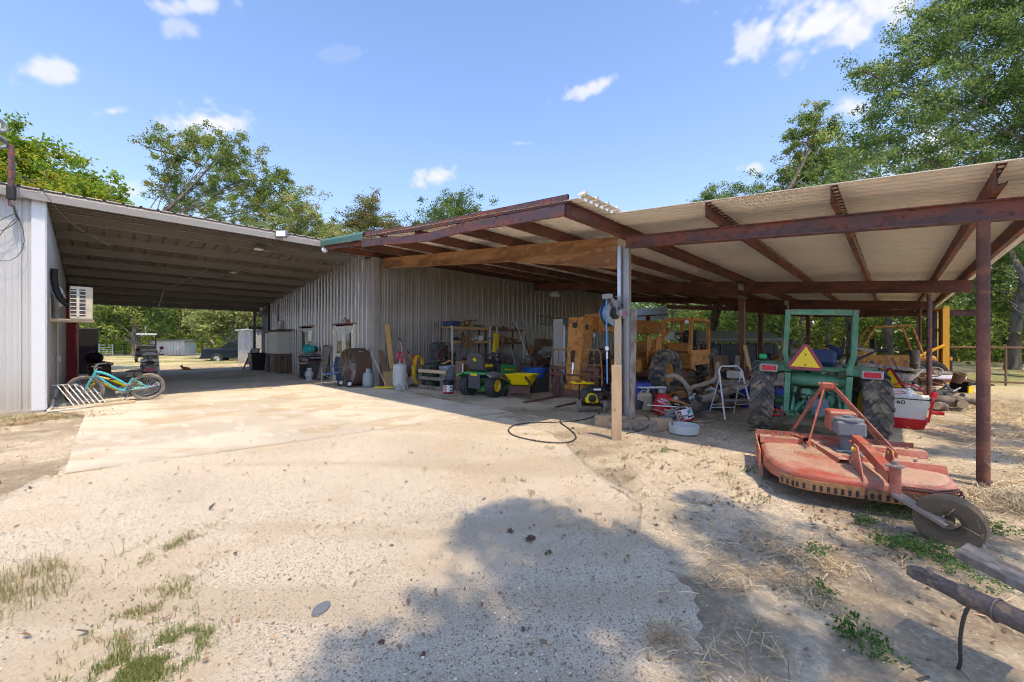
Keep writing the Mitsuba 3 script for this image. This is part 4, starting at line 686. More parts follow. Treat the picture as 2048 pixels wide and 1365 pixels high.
# grill
k = thing('gas_grill', 'black and steel gas grill cart against the wall behind the propane cylinder', 'grill', (-.40, 4.45, 0), math.radians(180))
part(k, 'cart', MB().box((0, .48, .36), (.5, .04, .72)).box((0, -.48, .36), (.5, .04, .72)).box((-.23, 0, .36), (.04, .95, .72)).box((0, 0, .05), (.5, .95, .04)), 'mat_darkgrey'); part(k, 'firebox', MB().bev((.02, 0, .80), (.55, 1.0, .22), .03), 'mat_black'); part(k, 'lid', MB().bev((0, -.05, .94), (.5, .85, .10), .04), 'mat_dullsteel'); part(k, 'side_shelf', MB().bev((0, .68, .86), (.5, .34, .05), .01), 'mat_dullsteel'); part(k, 'side_shelf', MB().bev((0, -.68, .86), (.5, .34, .05), .01), 'mat_dullsteel')
part(k, 'control_panel', MB().box((.30, .28, .76), (.03, .55, .10)), 'mat_dullsteel')
for i in range(4): part(k, 'knob', MB().cyl((.315, .08 + .13 * i, .76), (.35, .08 + .13 * i, .76), .025, n=10), 'mat_redlens')
part(k, 'drip_tray', MB().box((.1, -.1, .62), (.4, .35, .05)), 'mat_beige')
m = MB(); rng = np.random.default_rng(7); P = rng.normal(0, 1, (60, 3)); P = P / np.linalg.norm(P, axis=1, keepdims=True) * np.array([.24, .36, .22]) * rng.uniform(.75, 1.1, (60, 1)); m.hull(P)
b = single('bag', 'crumpled teal bag lying on top of the grill', 'bag', m, 'mat_teal', (-.40, 4.6, 1.17)); 
single('bag', 'dark folded tarp heaped around the teal bag on the grill', 'tarp', MB().hull(P * [1, 1.35, .7] + [0, .1, .16]), 'mat_darkgrey', (-.25, 4.72, 1.02))
single('tool_tray', 'grey tray with odd tools lying on the grill lid', 'tray', MB().bev((0, 0, .02), (.3, .6, .04), .01).bev((.05, .1, .07), (.1, .3, .06), .02).cyl((-.1, -.3, .06), (.1, .2, .08), .02), 'mat_greywood', (-.44, 4.2, .99))
# cabinet, breaker box, bins
k = thing('wall_cabinet', 'large beige metal cabinet standing on a rough wooden stand', 'cabinet', (-.32, 8.75, 0)); part(k, 'box', MB().bev((0, 0, 1.42), (.62, 1.9, 1.02), .02), 'mat_offwhite'); part(k, 'seam', MB().box((-.314, .45, 1.42), (.006, .02, 1.0)), 'mat_darkgrey'); part(k, 'lid', MB().bev((0, -.1, 1.96), (.75, 2.1, .06), .015, rotx(-.05)), 'mat_greywood')
part(k, 'stand', MB().box((-.2, .85, .45), (.12, .12, .9)).box((.2, .85, .45), (.12, .12, .9)).box((-.2, -.85, .45), (.12, .12, .9)).box((.2, -.85, .45), (.12, .12, .9)).box((.1, 0, .45), (.04, 1.8, .8)).box((0, 0, .86), (.6, 1.9, .08)), 'mat_brownwood')
k = thing('breaker_box', 'grey electric breaker box on the wall above the beige cabinet', 'breaker box', (-.10, 9.5, 2.1)); part(k, 'box', MB().bev((0, 0, 0), (.14, .95, .75), .01), 'mat_offwhite'); part(k, 'door', MB().bev((-.075, .12, 0), (.02, .45, .7), .005), 'mat_offwhite'); part(k, 'conduit', MB().cyl((0, .1, .37), (0, .1, 1.3), .03), 'mat_trim')
single('trash_bin', 'black plastic bin at the far end of the carport wall', 'bin', MB().hull([(x * s, y * s, z) for x in (-1, 1) for y in (-1, 1) for z, s in ((0, .26), (.85, .34))]).bev((0, 0, .87), (.74, .74, .05), .015), 'mat_black', (-.5, 11.6, 0))
k = thing('folding_frame', 'weathered wooden frame with slats leaning by the black bin', 'wooden frame', (-.75, 12.5, 0), math.radians(200), pitch=math.radians(-24)); m = MB()
part(k, 'frame', MB().box((0, -.3, .6), (.05, .06, 1.2)).box((0, .3, .6), (.05, .06, 1.2)).box((0, 0, 1.17), (.05, .6, .07)).box((0, 0, .3), (.05, .6, .07)), 'mat_greywood')
for i in range(3): part(k, 'slat', MB().box((0, -.16 + .16 * i, .75), (.03, .1, .8)), 'mat_mesh')
k = thing('meter_box', 'small grey box on a bracket at the dark end post of the carport wall', 'meter box', (-.18, 10.4, 1.25)); part(k, 'box', MB().bev((0, 0, 0), (.25, .5, .22), .02), 'mat_trim'); part(k, 'pipe', MB().cyl((.06, 0, .1), (.06, 0, .75), .05), 'mat_trim')
k = thing('window_screen', 'old wooden screen frame leaning on the wall behind the blue camp chair', 'screen frame', (-.42, 3.45, 0), pitch=math.radians(12)); part(k, 'frame', MB().box((0, -.24, .68), (.04, .08, 1.36)).box((0, .24, .68), (.04, .08, 1.36)).box((0, 0, 1.33), (.04, .5, .08)).box((0, 0, .75), (.04, .5, .06)).box((0, 0, .08), (.04, .5, .1)), 'mat_greywood'); part(k, 'panel', MB().box((0, 0, .7), (.012, .42, 1.2)), 'mat_mesh')
k = thing('camp_chair', 'navy blue folding camp chair with steel legs in front of the drum fan', 'camp chair', (-.80, 1.28, 0), math.radians(200)); m = MB()
for y in (-.26, .26): m.cyl((.24, y, 0), (.22, y, .62), .013).cyl((-.22, y, 0), (-.20, y, .60), .013).cyl((-.2, y, .4), (-.32, y, .95), .013).cyl((.22, y, .62), (-.25, y, .62), .018).cyl((.24, y, .02), (-.22, y, .02), .011)
m.cyl((.22, -.26, .40), (-.2, .26, .05), .01).cyl((-.2, -.26, .40), (.22, .26, .05), .01); part(k, 'frame', m, 'mat_dullsteel'); part(k, 'seat', MB().bev((0, 0, .41), (.46, .5, .04), .015), 'mat_skyblue'); part(k, 'backrest', MB().hull([(-.2, -.25, .45), (-.2, .25, .45), (-.33, -.26, .96), (-.33, .26, .96), (-.23, -.25, .45), (-.23, .25, .45), (-.36, -.26, .96), (-.36, .26, .96)]), 'mat_navy'); part(k, 'logo', MB().box((-.30, 0, .86), (.012, .03, .05), roty(-.25)), 'mat_label'); part(k, 'side_pocket', MB().bev((0, .28, .32), (.3, .02, .25), .008), 'mat_canvas')
# drum fan
k = thing('drum_fan', 'big round rusty drum fan on small white wheels by the workshop corner', 'fan', (-.36, .62, .03), math.radians(2)); Rf = .60
part(k, 'drum', MB().lathe([(Rf, -.27), (Rf + .015, -.26), (Rf + .015, .26), (Rf, .27), (Rf - .02, .26), (Rf - .02, -.26), (Rf, -.27)], (0, 0, Rf + .02), (1, 0, 0), 36), 'mat_fanbrown', smooth=40); part(k, 'back_shroud', MB().lathe([(.15, .16), (Rf - .02, .2)], (0, 0, Rf + .02), (1, 0, 0), 30), 'mat_fanbrown')
m = MB()
for r in np.linspace(.1, Rf - .03, 9): m.torus((-.27, 0, Rf + .02), r, .004, (1, 0, 0), 30, 4)
for a in range(10): m.cyl((-.27, 0, Rf + .02), (-.27, math.cos(a * .628) * (Rf - .02), Rf + .02 + math.sin(a * .628) * (Rf - .02)), .005, n=5)
part(k, 'grille', m, 'mat_mesh'); m = MB().cyl((-.1, 0, Rf + .02), (.1, 0, Rf + .02), .12)
for a in range(4): c, s_ = math.cos(a * 1.57 + .3), math.sin(a * 1.57 + .3); m.hull([(-.02 + o, c * r - s_ * w, Rf + .02 + s_ * r + c * w) for r, w, o in ((.1, .05, 0), (.1, -.05, .06), (.52, .14, 0), (.52, -.14, .09))])
part(k, 'blades', m, 'mat_dullsteel')
for y in (-.3, .3): w = part(k, 'wheel', MB().torus((-.34, y, .10), .08, .03, (0, 1, 0), 18, 8), 'mat_black'); part(w, 'hub', MB().cyl((-.34, y - .03, .1), (-.34, y + .03, .1), .065, n=14), 'mat_label', root=k)
part(k, 'label', MB().box((.05, -.30, Rf + .55), (.16, .10, .004), rotx(.5)), 'mat_label'); part(k, 'label', MB().box((.1, -.44, Rf + .44), (.14, .10, .004), rotx(.8)), 'mat_label'); part(k, 'stand', MB().cyl((-.3, -.3, .1), (.25, -.25, .02), .015).cyl((-.3, .3, .1), (.25, .25, .02), .015), 'mat_black')
k = thing('wall_hook', 'rusty red horseshoe hook on the header above the near door', 'hook', (-.08, 2.0, 2.2)); part(k, 'hoop', MB().tube(arcp((0, 0, 0), .13, 0, math.pi, 10, (0, 1, 0)), .014, 6), 'mat_primer'); part(k, 'plate', MB().box((0, -.2, .0), (.04, .16, .12)), 'mat_primer')
# boards and tools leaning on wall B
def board(label, p0, p1, w, t, mt, name='board', cat='board', group=None):
    m = MB().beam(np.array(p0, float), np.array(p1, float), w, t, (0, -1, 0)); return single(name, label, cat, m, mt, group=group)
board('tall orange pine board with dark stains leaning on the wall', (.58, -.26, .0), (.42, -.06, 2.05), .15, .04, 'mat_pine')
board('short grey brown plank leaning behind the square plywood piece', (.34, -.34, 0), (.18, -.06, 1.2), .14, .03, 'mat_brownwood')
single('board', 'square golden plywood piece standing at the corner', 'board', MB().box((0, 0, .26), (.38, .02, .52), rotx(-.12)), 'mat_ply', (.30, -.44, .0)); single('board', 'narrow golden plywood piece beside the tall gas cylinder', 'board', MB().box((0, 0, .29), (.2, .02, .55), rotx(-.12)), 'mat_ply', (.72, -.36, .0)); single('board', 'black board leaning between the two plywood pieces', 'board', MB().box((0, 0, .3), (.16, .02, .6), rotx(-.12)), 'mat_black', (.53, -.36, .0))
k = thing('push_broom', 'push broom with yellow head and long handle lying against the plywood', 'broom', (.02, -.62, 0), math.radians(-44)); part(k, 'head', MB().bev((0, 0, .03), (.62, .07, .05), .01), 'mat_yellowfl'); part(k, 'handle', MB().cyl((.08, 0, .04), (-.48, .25, 1.12), .012), 'mat_palewood')
for i, (lb_, x0, x1, h, mt) in enumerate((('thin brown tool handle leaning on the wall right of the pine board', 1.05, .9, 1.58, 'mat_palewood'), ('yellow and black tool handle leaning above the hose coil', 1.42, 1.22, 1.15, 'mat_yellow'))):
    k = thing('shovel', lb_, 'tool', (0, 0, 0)); part(k, 'handle', MB().cyl((x0, -.42, .05), (x1, -.06, h), .016), mt); part(k, 'grip', MB().cyl((x1 + .02, -.1, h - .1), (x1 - .01, -.05, h + .02), .02), 'mat_black')
k = thing('tank_sprayer', 'pink red sprayer handle standing on top of the tall gas cylinder', 'sprayer', (.34, -1.06, .80)); part(k, 'grip', MB().tube([(-.12, 0, .34), (.12, 0, .34), (.10, 0, .18), (.04, 0, .12), (-.04, 0, .12), (-.10, 0, .18)], .03, 8, closed=True), 'mat_pinkred'); part(k, 'pump', MB().cyl((0, 0, 0), (0, 0, .18), .05, .065), 'mat_pinkred'); part(k, 'nozzle', MB().cyl((-.03, -.03, -.02), (-.03, -.03, .06), .02), 'mat_label')
# hose coil, compressor
def coil(m, c, R, Hh, n, turns, seed, r=.011, ax=(1, 0, 0)):
    rng = np.random.default_rng(seed)
    for i in range(n):
        P = [np.array(c) + np.array([1, 0, 0]) * (R * rng.uniform(.75, 1.05) * math.sin(t) + rng.normal(0, .01)) + np.array([0, 0, 1]) * (Hh * rng.uniform(.94, 1.04) * (math.cos(t)) ) + np.array([0, rng.normal(0, .02), 0]) for t in np.linspace(0, 2 * math.pi, 18)[:-1]]
        off = np.array([rng.normal(0, .02), rng.normal(0, .025), rng.normal(0, .015)]); m.tube(np.array(P) + off, r, 6, closed=True)
    return m
k = thing('hose_coil', 'yellow air hose coil hanging beside the compressor', 'hose', (1.02, -1.0, .56)); part(k, 'loops', coil(MB(), (0, 0, 0), .19, .46, 14, 1, 3, .008), 'mat_yellowfl'); part(k, 'loops', coil(MB(), (-.08, .02, .28), .18, .20, 4, 1, 5, .008), 'mat_redlens', label='red hose loops over the yellow coil'); part(k, 'loops', coil(MB(), (0, .03, -.18), .2, .3, 4, 1, 8, .011), 'mat_ply')
k = thing('air_compressor', 'old dark air compressor with spoked flywheel behind the wooden pallet', 'compressor', (2.1, -.75, 0)); part(k, 'tank', MB().lathe([(0, -.7), (.2, -.66), (.27, -.55), (.27, .55), (.2, .66), (0, .7)], (0, 0, .48), (1, 0, 0), 20), 'mat_olive', smooth=40)
part(k, 'pump', MB().bev((-.15, .0, 1.05), (.35, .36, .38), .03).bev((-.05, 0, 1.32), (.5, .28, .2), .03).cyl((.2, 0, 1.0), (.2, 0, 1.35), .1).bev((-.3, 0, 1.3), (.14, .22, .26), .03), 'mat_darkgrey'); m = MB().torus((-.1, -.30, 1.0), .26, .03, (0, 1, 0), 26, 8)
for a in range(5): m.cyl((-.1, -.30, 1.0), (-.1 + .25 * math.cos(a * 1.257), -.30, 1.0 + .25 * math.sin(a * 1.257)), .02, n=6)
part(k, 'flywheel', m, 'mat_rust'); part(k, 'motor', MB().lathe([(0, -.2), (.13, -.18), (.14, .15), (0, .2)], (.42, 0, .98), (1, 0, 0), 16).bev((.42, 0, .80), (.3, .25, .1), .02), 'mat_olive'); part(k, 'pipes', MB().tube(bez([(.0, -.1, 1.35), (.4, -.2, 1.5), (.62, -.15, 1.4), (.66, -.15, .8)], 10), .018, 8).tube(bez([(-.3, 0, 1.4), (-.4, -.1, 1.6), (-.2, -.1, 1.5)], 8), .02, 8), 'mat_dullsteel'); part(k, 'base_frame', MB().box((0, .18, .1), (1.1, .05, .2)).box((0, -.18, .1), (1.1, .05, .2)), 'mat_rust')
k = thing('wooden_pallet', 'grey wooden pallet standing on edge in front of the plastic barrels', 'pallet', (.86, -1.35, 0), math.radians(-85))
for i, (z, c) in enumerate(((.56, 'mat_palewood'), (.34, 'mat_greywood'), (.07, 'mat_greywood'))): part(k, 'slat', MB().bev((.62, -.05, z), (1.3, .025, .10), .004), c)
for x in (.02, 1.22): part(k, 'stringer', MB().box((x, 0, .31), (.05, .09, .62)), 'mat_greywood')
part(k, 'slat', MB().bev((.62, .06, .56), (1.3, .025, .10), .004), 'mat_brownwood')
def barrel(label, pos, mt, sq=False):
    k = thing('barrel', label, 'barrel', pos, group=None); part(k, 'body', MB().lathe([(0, .02), (.24, .0), (.26, .06), (.29, .62), (.29, .66), (.31, .66), (.31, .72), (.285, .72), (.27, .3), (0, .28)], n=24), mt, smooth=40)
    for a in (0, math.pi): part(k, 'handle', MB().bev((.31 * math.cos(a + .9), .31 * math.sin(a + .9), .64), (.07, .07, .10), .012), mt)
barrel('dark green grey plastic barrel behind the left half of the pallet', (1.30, -1.30, 0), 'mat_olive'); barrel('light blue grey plastic barrel behind the right half of the pallet', (1.38, -2.15, 0), 'mat_greyplastic')
def bucket(name, label, pos, mt_top, R=.15, Hh=.37, rz=0, roll=0, pitch=0, text=None):
    k = thing(name, label, 'bucket', pos, rz, roll=roll, pitch=pitch); part(k, 'body', MB().lathe([(0, .01), (R * .9, 0), (R * .92, .01), (R, Hh), (R * .95, Hh), (R * .88, .03), (0, .03)], n=24), mt_top, smooth=30); m = MB()
    for z in (Hh - .02, Hh - .06, Hh - .10): m.torus((0, 0, z), R * 1.01, .008, n=24, m=6)
    part(k, 'rim', m, mt_top); m = MB(); n = 18; A = np.linspace(-1.25, 1.25, n)
    def lab(a0, a1, z0, z1, mt, nm, rr):
        A = np.linspace(a0, a1, 12); V = [(R * (.92 + .08 * z / Hh) * rr * math.cos(a), R * (.92 + .08 * z / Hh) * rr * math.sin(a), z) for z in (z0, z1) for a in A]; q = len(A)
        return part(k, nm, MB().add(V, [[i, i + 1, q + i + 1] for i in range(q - 1)] + [[i, q + i + 1, q + i] for i in range(q - 1)]), mt)
    lab(-1.3, 1.3, .02, .24, 'mat_label', 'wrapper', 1.012); lab(-.75, -.25, .06, .22, 'mat_redpl', 'red_print', 1.022); lab(-1.3, 1.3, .02, .05, 'mat_redpl', 'red_print', 1.022); lab(.45, .85, .14, .20, 'mat_teal', 'bird_print', 1.024); lab(.3, 1.05, .07, .10, 'mat_navy', 'blue_print', 1.024)
    for z in (.10, .16): lab(-.62, -.40, z - .015, z + .02, 'mat_label', 'white_print', 1.03)
    part(k, 'bail', MB().tube([(R * math.cos(a) * .3, R * 1.04 * math.sin(a), Hh - .05 - .12 * math.cos(a)) for a in np.linspace(-1.57, 1.57, 12)], .004, 5), 'mat_dullsteel'); return k
bucket('bucket', 'small black bucket with red and white wrapper in front of the metal sheet', (.72, -3.02, 0), 'mat_black', rz=math.radians(225))
bucket('bucket', 'tilted black bucket with red and white wrapper near the step ladder', (1.30, -9.50, .015), 'mat_black', .16, .40, rz=math.radians(200), roll=math.radians(18))
single('metal_sheet', 'galvanized metal sheet standing upright behind the small bucket', 'metal sheet', MB().bev((0, 0, .43), (.05, .56, .86), .01), 'mat_steel', (1.22, -3.0, 0), math.radians(-30))
single('wood_blocks', 'rusty brown blocks and boards stacked behind the metal sheet', 'blocks', MB().box((0, 0, .45), (.5, .5, .9)).box((.0, -.1, .95), (.12, .12, .1)).box((.2, .05, .94), (.1, .1, .08)), 'mat_brownwood', (1.55, -2.85, 0), .3)
single('board', 'thin orange board lying across the barrel tops', 'board', MB().box((0, 0, 0), (.5, .12, .02), roty(-.2)), 'mat_pine', (1.65, -1.75, .82), .3)
# shelving and its load
def shelf(label, x0, x1, y0, y1, zs_, mt='mat_ply'):
    k = thing('shelf_rack', label, 'shelf', (0, 0, 0))
    for x in (x0, x1):
        for y in (y0, y1): part(k, 'upright', MB().box((x, y, 1.02), (.05, .05, 2.04)), 'mat_offwhite' if y == y0 else 'mat_rust')
    for z in zs_: part(k, 'shelf_board', MB().box(((x0 + x1) / 2, (y0 + y1) / 2, z), (x1 - x0 + .04, y1 - y0 + .03, .03)).box(((x0 + x1) / 2, y0 - .005, z - .03), (x1 - x0 + .05, .02, .10)), mt)
    return k
shelf('wooden shelf rack full of tools and ropes against the dark wall', 2.42, 4.25, -1.0, -.35, (.62, 1.50, 2.0)); shelf('second wooden shelf rack to the right of the hanging yellow cloth', 4.62, 6.2, -1.0, -.35, (1.45, 1.97), 'mat_brownwood')
rng = np.random.default_rng(11); clut = [('box', 'mat_brownwood'), ('can', 'mat_dullsteel'), ('tub', 'mat_label'), ('crate', 'mat_navy'), ('jar', 'mat_greywood'), ('part', 'mat_rust')]
def lumps(c, n, s, seed):
    r = np.random.default_rng(seed); m = MB()
    for i in range(n): P = r.normal(0, 1, (14, 3)); P /= np.linalg.norm(P, axis=1, keepdims=True); m.hull(np.array(c) + r.normal(0, 1, 3) * np.array(s) + P * r.uniform(.04, .11))
    return m
def small(name, label, cat, m, mt, **kw): return single(name, label, cat, m, mt, **kw)
small('crate', 'blue grey plastic crate at the left end of the top shelf', 'crate', MB().bev((2.62, -.68, 2.12), (.42, .5, .2), .02), 'mat_navy'); small('work_jacket', 'brown crumpled canvas heaped on the top shelf', 'canvas', lumps((3.3, -.68, 2.10), 16, (.22, .15, .05), 1), 'mat_rope'); small('plank', 'dusty reddish slab lying on the canvas heap on the top shelf', 'plank', MB().bev((3.35, -.75, 2.24), (.9, .25, .06), .02, rotz(.2) @ roty(-.12)), 'mat_brownwood'); small('sack', 'grey lumpy sack on the right side of the top shelf', 'sack', lumps((3.95, -.68, 2.07), 8, (.12, .12, .03), 2), 'mat_greywood')
small('plastic_tub', 'white plastic tub on the middle shelf', 'tub', MB().lathe([(0, 0), (.1, 0), (.13, .18), (.12, .18), (0, .16)], (3.98, -.75, 1.52), n=16), 'mat_label'); small('plastic_bowl', 'white shallow bowl on the middle shelf', 'bowl', MB().lathe([(0, .02), (.12, .02), (.18, .1), (.17, .1), (0, .05)], (3.55, -.78, 1.52), n=16), 'mat_label'); small('paint_can', 'dull metal paint can on the middle shelf', 'can', MB().cyl((3.78, -.72, 1.52), (3.78, -.72, 1.70), .08), 'mat_dullsteel'); small('work_gloves', 'dark heap of work gloves on the middle shelf left side', 'gloves', lumps((2.85, -.68, 1.56), 7, (.14, .1, .02), 4), 'mat_darkgrey')
small('parts_pile', 'rusty tangle of machine parts on the lowest shelf', 'machine parts', lumps((3.35, -.68, .72), 26, (.5, .15, .05), 6), 'mat_rust'); small('parts_pile', 'brown heap of tools on the upper board of the second rack', 'tools', lumps((5.3, -.68, 2.04), 14, (.4, .12, .03), 8), 'mat_greywood'); small('parts_pile', 'rusty heap of tools on the lower board of the second rack', 'tools', lumps((5.4, -.68, 1.53), 18, (.45, .12, .04), 9), 'mat_rope')
def ropes(label, c, w, L, n, mt, seed, nm='rope'):
    r = np.random.default_rng(seed); m = MB()
    for i in range(n):
        x = r.normal(0, w); c0 = np.array(c) + (0, r.normal(0, .02), 0); Lr = L * r.uniform(.75, 1.05); m.tube(bez([c0, c0 + (x * 1.4, -.04, -Lr * .3), c0 + (x * 1.8, r.normal(0, .03), -Lr), c0 + (x * .6, .0, -Lr * 1.02), c0 + (x * .2, -.02, -Lr * .4), c0 + (0, .02, 0)], 14), .010, 5)
    return single(nm, label, 'rope', m, mt)
ropes('brown rope bundle hanging at the left of the shelf rack', (2.86, -1.06, 1.86), .08, .78, 18, 'mat_brownwood', 1); ropes('tan rope bundle hanging on the shelf rack beside the darker one', (3.12, -1.08, 1.84), .09, .86, 24, 'mat_rope', 2); ropes('loose thin rope hanging on the shelf rack right of the yellow cloth', (4.85, -1.06, 1.75), .06, 1.15, 8, 'mat_rope', 3)
m = MB(); rng = np.random.default_rng(3)
for i in range(7): x = 4.52 + rng.normal(0, .05); m.hull([(x + rng.normal(0, .03), -1.06 + rng.normal(0, .03), 1.82), (x + .05, -1.08, 1.75), (x - .12 + rng.normal(0, .05), -1.06 + rng.normal(0, .05), .98 + rng.uniform(0, .4)), (x - .02, -1.1, 1.02 + rng.uniform(0, .5)), (x - .1, -1.03, 1.3)])
single('cloth', 'bright yellow cloth hanging between the two shelf racks', 'cloth', m, 'mat_yellowfl')
for i, (lb_, a, b) in enumerate((('pale fishing rod rising above the shelf racks', (6.0, -1.35, .9), (5.5, -1.2, 2.25)), ('long dark pole leaning right of the shelf racks', (6.6, -1.6, .2), (6.1, -.4, 2.3)), ('thin rusty rod slanting behind the blue basin', (6.9, -2.6, .3), (6.3, -1.0, 1.3)), ('thin dark rod crossing the long pole', (6.2, -1.5, .3), (6.7, -.4, 2.4)))): single('pole', lb_, 'pole', MB().cyl(a, b, .018, n=8), ('mat_label', 'mat_darkgrey', 'mat_rope', 'mat_darkgrey')[i])
m = MB(); 
for i in range(5):
    for j in range(2): pass
k = thing('grid_panel', 'grey perforated plastic panel leaning right of the shelf racks', 'panel', (5.1, -1.75, 0), .25, roll=math.radians(-10)); m = MB()
for x in np.linspace(-.2, .2, 4): m.box((x, 0, .6), (.05, .03, 1.2))
for z in np.linspace(.05, 1.15, 7): m.box((0, 0, z), (.45, .032, .06))
part(k, 'grid', m, 'mat_dullsteel')
single('wooden_crate', 'dark wooden crate of boards stacked behind the fork carriage', 'crate', MB().bev((0, 0, .5), (1.0, .5, 1.0), .02).bev((-.35, 0, 1.3), (.18, .3, .6), .02).bev((.1, 0, 1.42), (.7, .3, .3), .02), 'mat_brownwood', (7.0, -1.4, 0)); single('cinder_block', 'rough blocks stacked beside the perforated panel', 'blocks', MB().bev((0, 0, .35), (.4, .4, .3), .02).bev((.02, 0, .7), (.36, .38, .24), .02).bev((0, 0, .1), (.45, .4, .2), .02), 'mat_greywood', (5.75, -1.7, 0))
k = thing('guard_post', 'pale weathered corrugated post leaning beside the boom head', 'post', (4.75, -3.9, 0), math.radians(-52), roll=math.radians(5)); m = MB(); P = [(-.16, 0), (-.16, .05), (-.10, .05), (-.07, .10), (-.03, .05), (.03, .05), (.07, .10), (.10, .05), (.16, .05), (.16, 0)]; m.sweep((0, 0, 0), (0, 0, 2.25), P, (0, 1, 0)); part(k, 'post', m, 'mat_tank'); part(k, 'white_strip', MB().box((.2, .02, 1.2), (.06, .04, 1.7)), 'mat_label')
k = thing('ladder', 'dark extension ladder hanging slanted on the far wall', 'ladder', (0, 0, 0)); a, b = np.array([8.3, -.1, 2.72]), np.array([13.2, -.1, 2.45]); part(k, 'rail', MB().beam(a, b, .03, .07), 'mat_dullsteel'); part(k, 'rail', MB().beam(a - (0, 0, .38), b - (0, 0, .38), .03, .07), 'mat_dullsteel')
for t in np.linspace(.04, .96, 13): part(k, 'rung', MB().cyl(a + (b - a) * t, a + (b - a) * t - (0, 0, .38), .02, n=6), 'mat_dullsteel')
k = thing('shop_light', 'round dome shop light hanging under the lean-to roof', 'lamp', (7.9, -1.35, 3.55)); part(k, 'dome', MB().lathe([(.04, .18), (.08, .14), (.24, .05), (.26, 0), (.20, -.07), (0, -.09)], n=20), 'mat_label', smooth=40); part(k, 'stem', MB().cyl((0, 0, .17), (0, 0, .5), .02), 'mat_black')
# wheelbarrow, basin
k = thing('wheelbarrow', 'yellow wheelbarrow with wooden handles beside the riding mower', 'wheelbarrow', (1.62, -5.05, 0), math.radians(28)); tz = .10
T0 = [(-.38, -.34, .62), (-.38, .34, .62), (.62, .34, .58), (.62, -.34, .58)]; B0 = [(-.20, -.22, .34), (-.20, .22, .34), (.30, .20, .27), (.30, -.20, .27)]
V = np.array(T0 + B0 + [np.array(p) * (.96, .95, 1) for p in T0] + [np.array(p) + (0, 0, .012) for p in B0]); f = [[4, 5, 6], [4, 6, 7], [12, 14, 13], [12, 15, 14]]
for i in range(4): j = (i + 1) % 4; f += [[i, 4 + j, j], [i, 4 + i, 4 + j], [8 + i, 8 + j, 12 + j], [8 + i, 12 + j, 12 + i], [i, j, 8 + j], [i, 8 + j, 8 + i]]
tb = MB().add(V, f); 
for i in range(4): tb.cyl(T0[i], T0[(i + 1) % 4], .016, n=8)
tr_ = part(k, 'tray', tb, 'mat_yellowfl'); n_ = np.cross(np.array(T0[3]) - np.array(T0[0]), np.array(B0[0]) - np.array(T0[0])); cpt = np.array([.30, -.305, .525])
part(tr_, 'brand_plate', MB().box(cpt + (0, -.012, 0), (.16, .012, .045), rotx(.38)), 'mat_black', root=k); part(tr_, 'lettering', MB().text('STANLEY', .024, cpt + (0, -.022, -.012), (1, 0, 0), unit((0, .37, .93)), True, .002), 'mat_yellowfl', root=k)
for s in (.27, -.27): part(k, 'handle', MB().beam((-.98, s * 1.3, .62), (.78, s * .5, .20), .04, .05), 'mat_brownwood'); part(k, 'leg', MB().beam((-.22, s, .36), (-.30, s, .0), .04, .03, (1, 0, 0)).beam((.12, s * .8, .28), (-.24, s, .04), .03, .02, (1, 0, 0)), 'mat_rust')
part(k, 'wheel', MB().torus((.74, 0, .19), .14, .05, (0, 1, 0), 22, 10).lathe([(.1, -.03), (.1, .03), (0, .04)], (.74, 0, .19), (0, 1, 0), 14), 'mat_rubber'); part(k, 'cross_plate', MB().box((-.26, 0, .22), (.02, .5, .2)), 'mat_rust')
single('basin', 'round blue plastic basin behind the wheelbarrow', 'basin', MB().lathe([(0, .0), (.26, 0), (.33, .24), (.35, .25), (.35, .27), (.31, .26), (.25, .04), (0, .03)], n=26), 'mat_blue', (2.75, -4.55, .42), smooth=40); single('box', 'low dark box under the blue basin', 'box', MB().bev((0, 0, .21), (.6, .6, .42), .01), 'mat_darkgrey', (2.75, -4.55, 0))
# pressure washer, hose reel, front posts
k = thing('pressure_washer', 'yellow and black pressure washer on grey wheels beside the timber post', 'pressure washer', (1.02, -7.60, 0), math.radians(222)); 
for s in (1, -1): w = part(k, 'wheel', MB().torus((.12, .27 * s, .13), .088, .045, (0, 1, 0), 22, 10), 'mat_greywood', smooth=True); part(w, 'hub', MB().lathe([(.07, -.02), (.07, .02), (0, .03)], (.12, .27 * s, .13), (0, s, 0), 14), 'mat_black', root=k)
part(k, 'engine', MB().lathe([(0, -.1), (.09, -.10), (.105, -.06), (.105, .04), (.08, .06), (0, .06)], (.14, 0, .30), (1, 0, 0), 18).bev((.1, 0, .25), (.2, .26, .10), .02), 'mat_yellowfl'); part(k, 'recoil_cover', MB().lathe([(.085, 0), (.08, .02), (.04, .03), (0, .03)], (.20, .0, .30), (1, 0, 0), 18), 'mat_black')
part(k, 'fuel_tank', MB().bev((.08, .10, .49), (.26, .34, .14), .04), 'mat_black'); part(k, 'brand_plate', MB().box((.213, .10, .49), (.006, .15, .04)), 'mat_label'); m = MB().bev((-.1, -.06, .36), (.22, .24, .24), .02).cyl((-.16, .06, .25), (-.16, .06, .5), .06).bev((.0, .14, .36), (.2, .2, .2), .02)
part(k, 'pump', m, 'mat_darkgrey'); part(k, 'frame', MB().tube([(.2, -.2, .16), (-.3, -.2, .16), (-.36, -.2, .6)], .018, 8).tube([(.2, .2, .16), (-.3, .2, .16), (-.36, .2, .6)], .018, 8).box((0, 0, .15), (.5, .42, .02)), 'mat_black'); part(k, 'tool_panel', MB().bev((-.30, -.12, .57), (.22, .46, .03), .01).box((-.3, -.34, .59), (.1, .1, .04)).box((-.3, -.1, .60), (.16, .06, .03)), 'mat_yellowfl')
k = thing('hose_reel', 'steel hose reel with blue hose mounted on the galvanized post', 'hose reel', (.16, -8.60, 2.0), math.radians(-15)); ax_ = np.array([0, 1.0, 0])
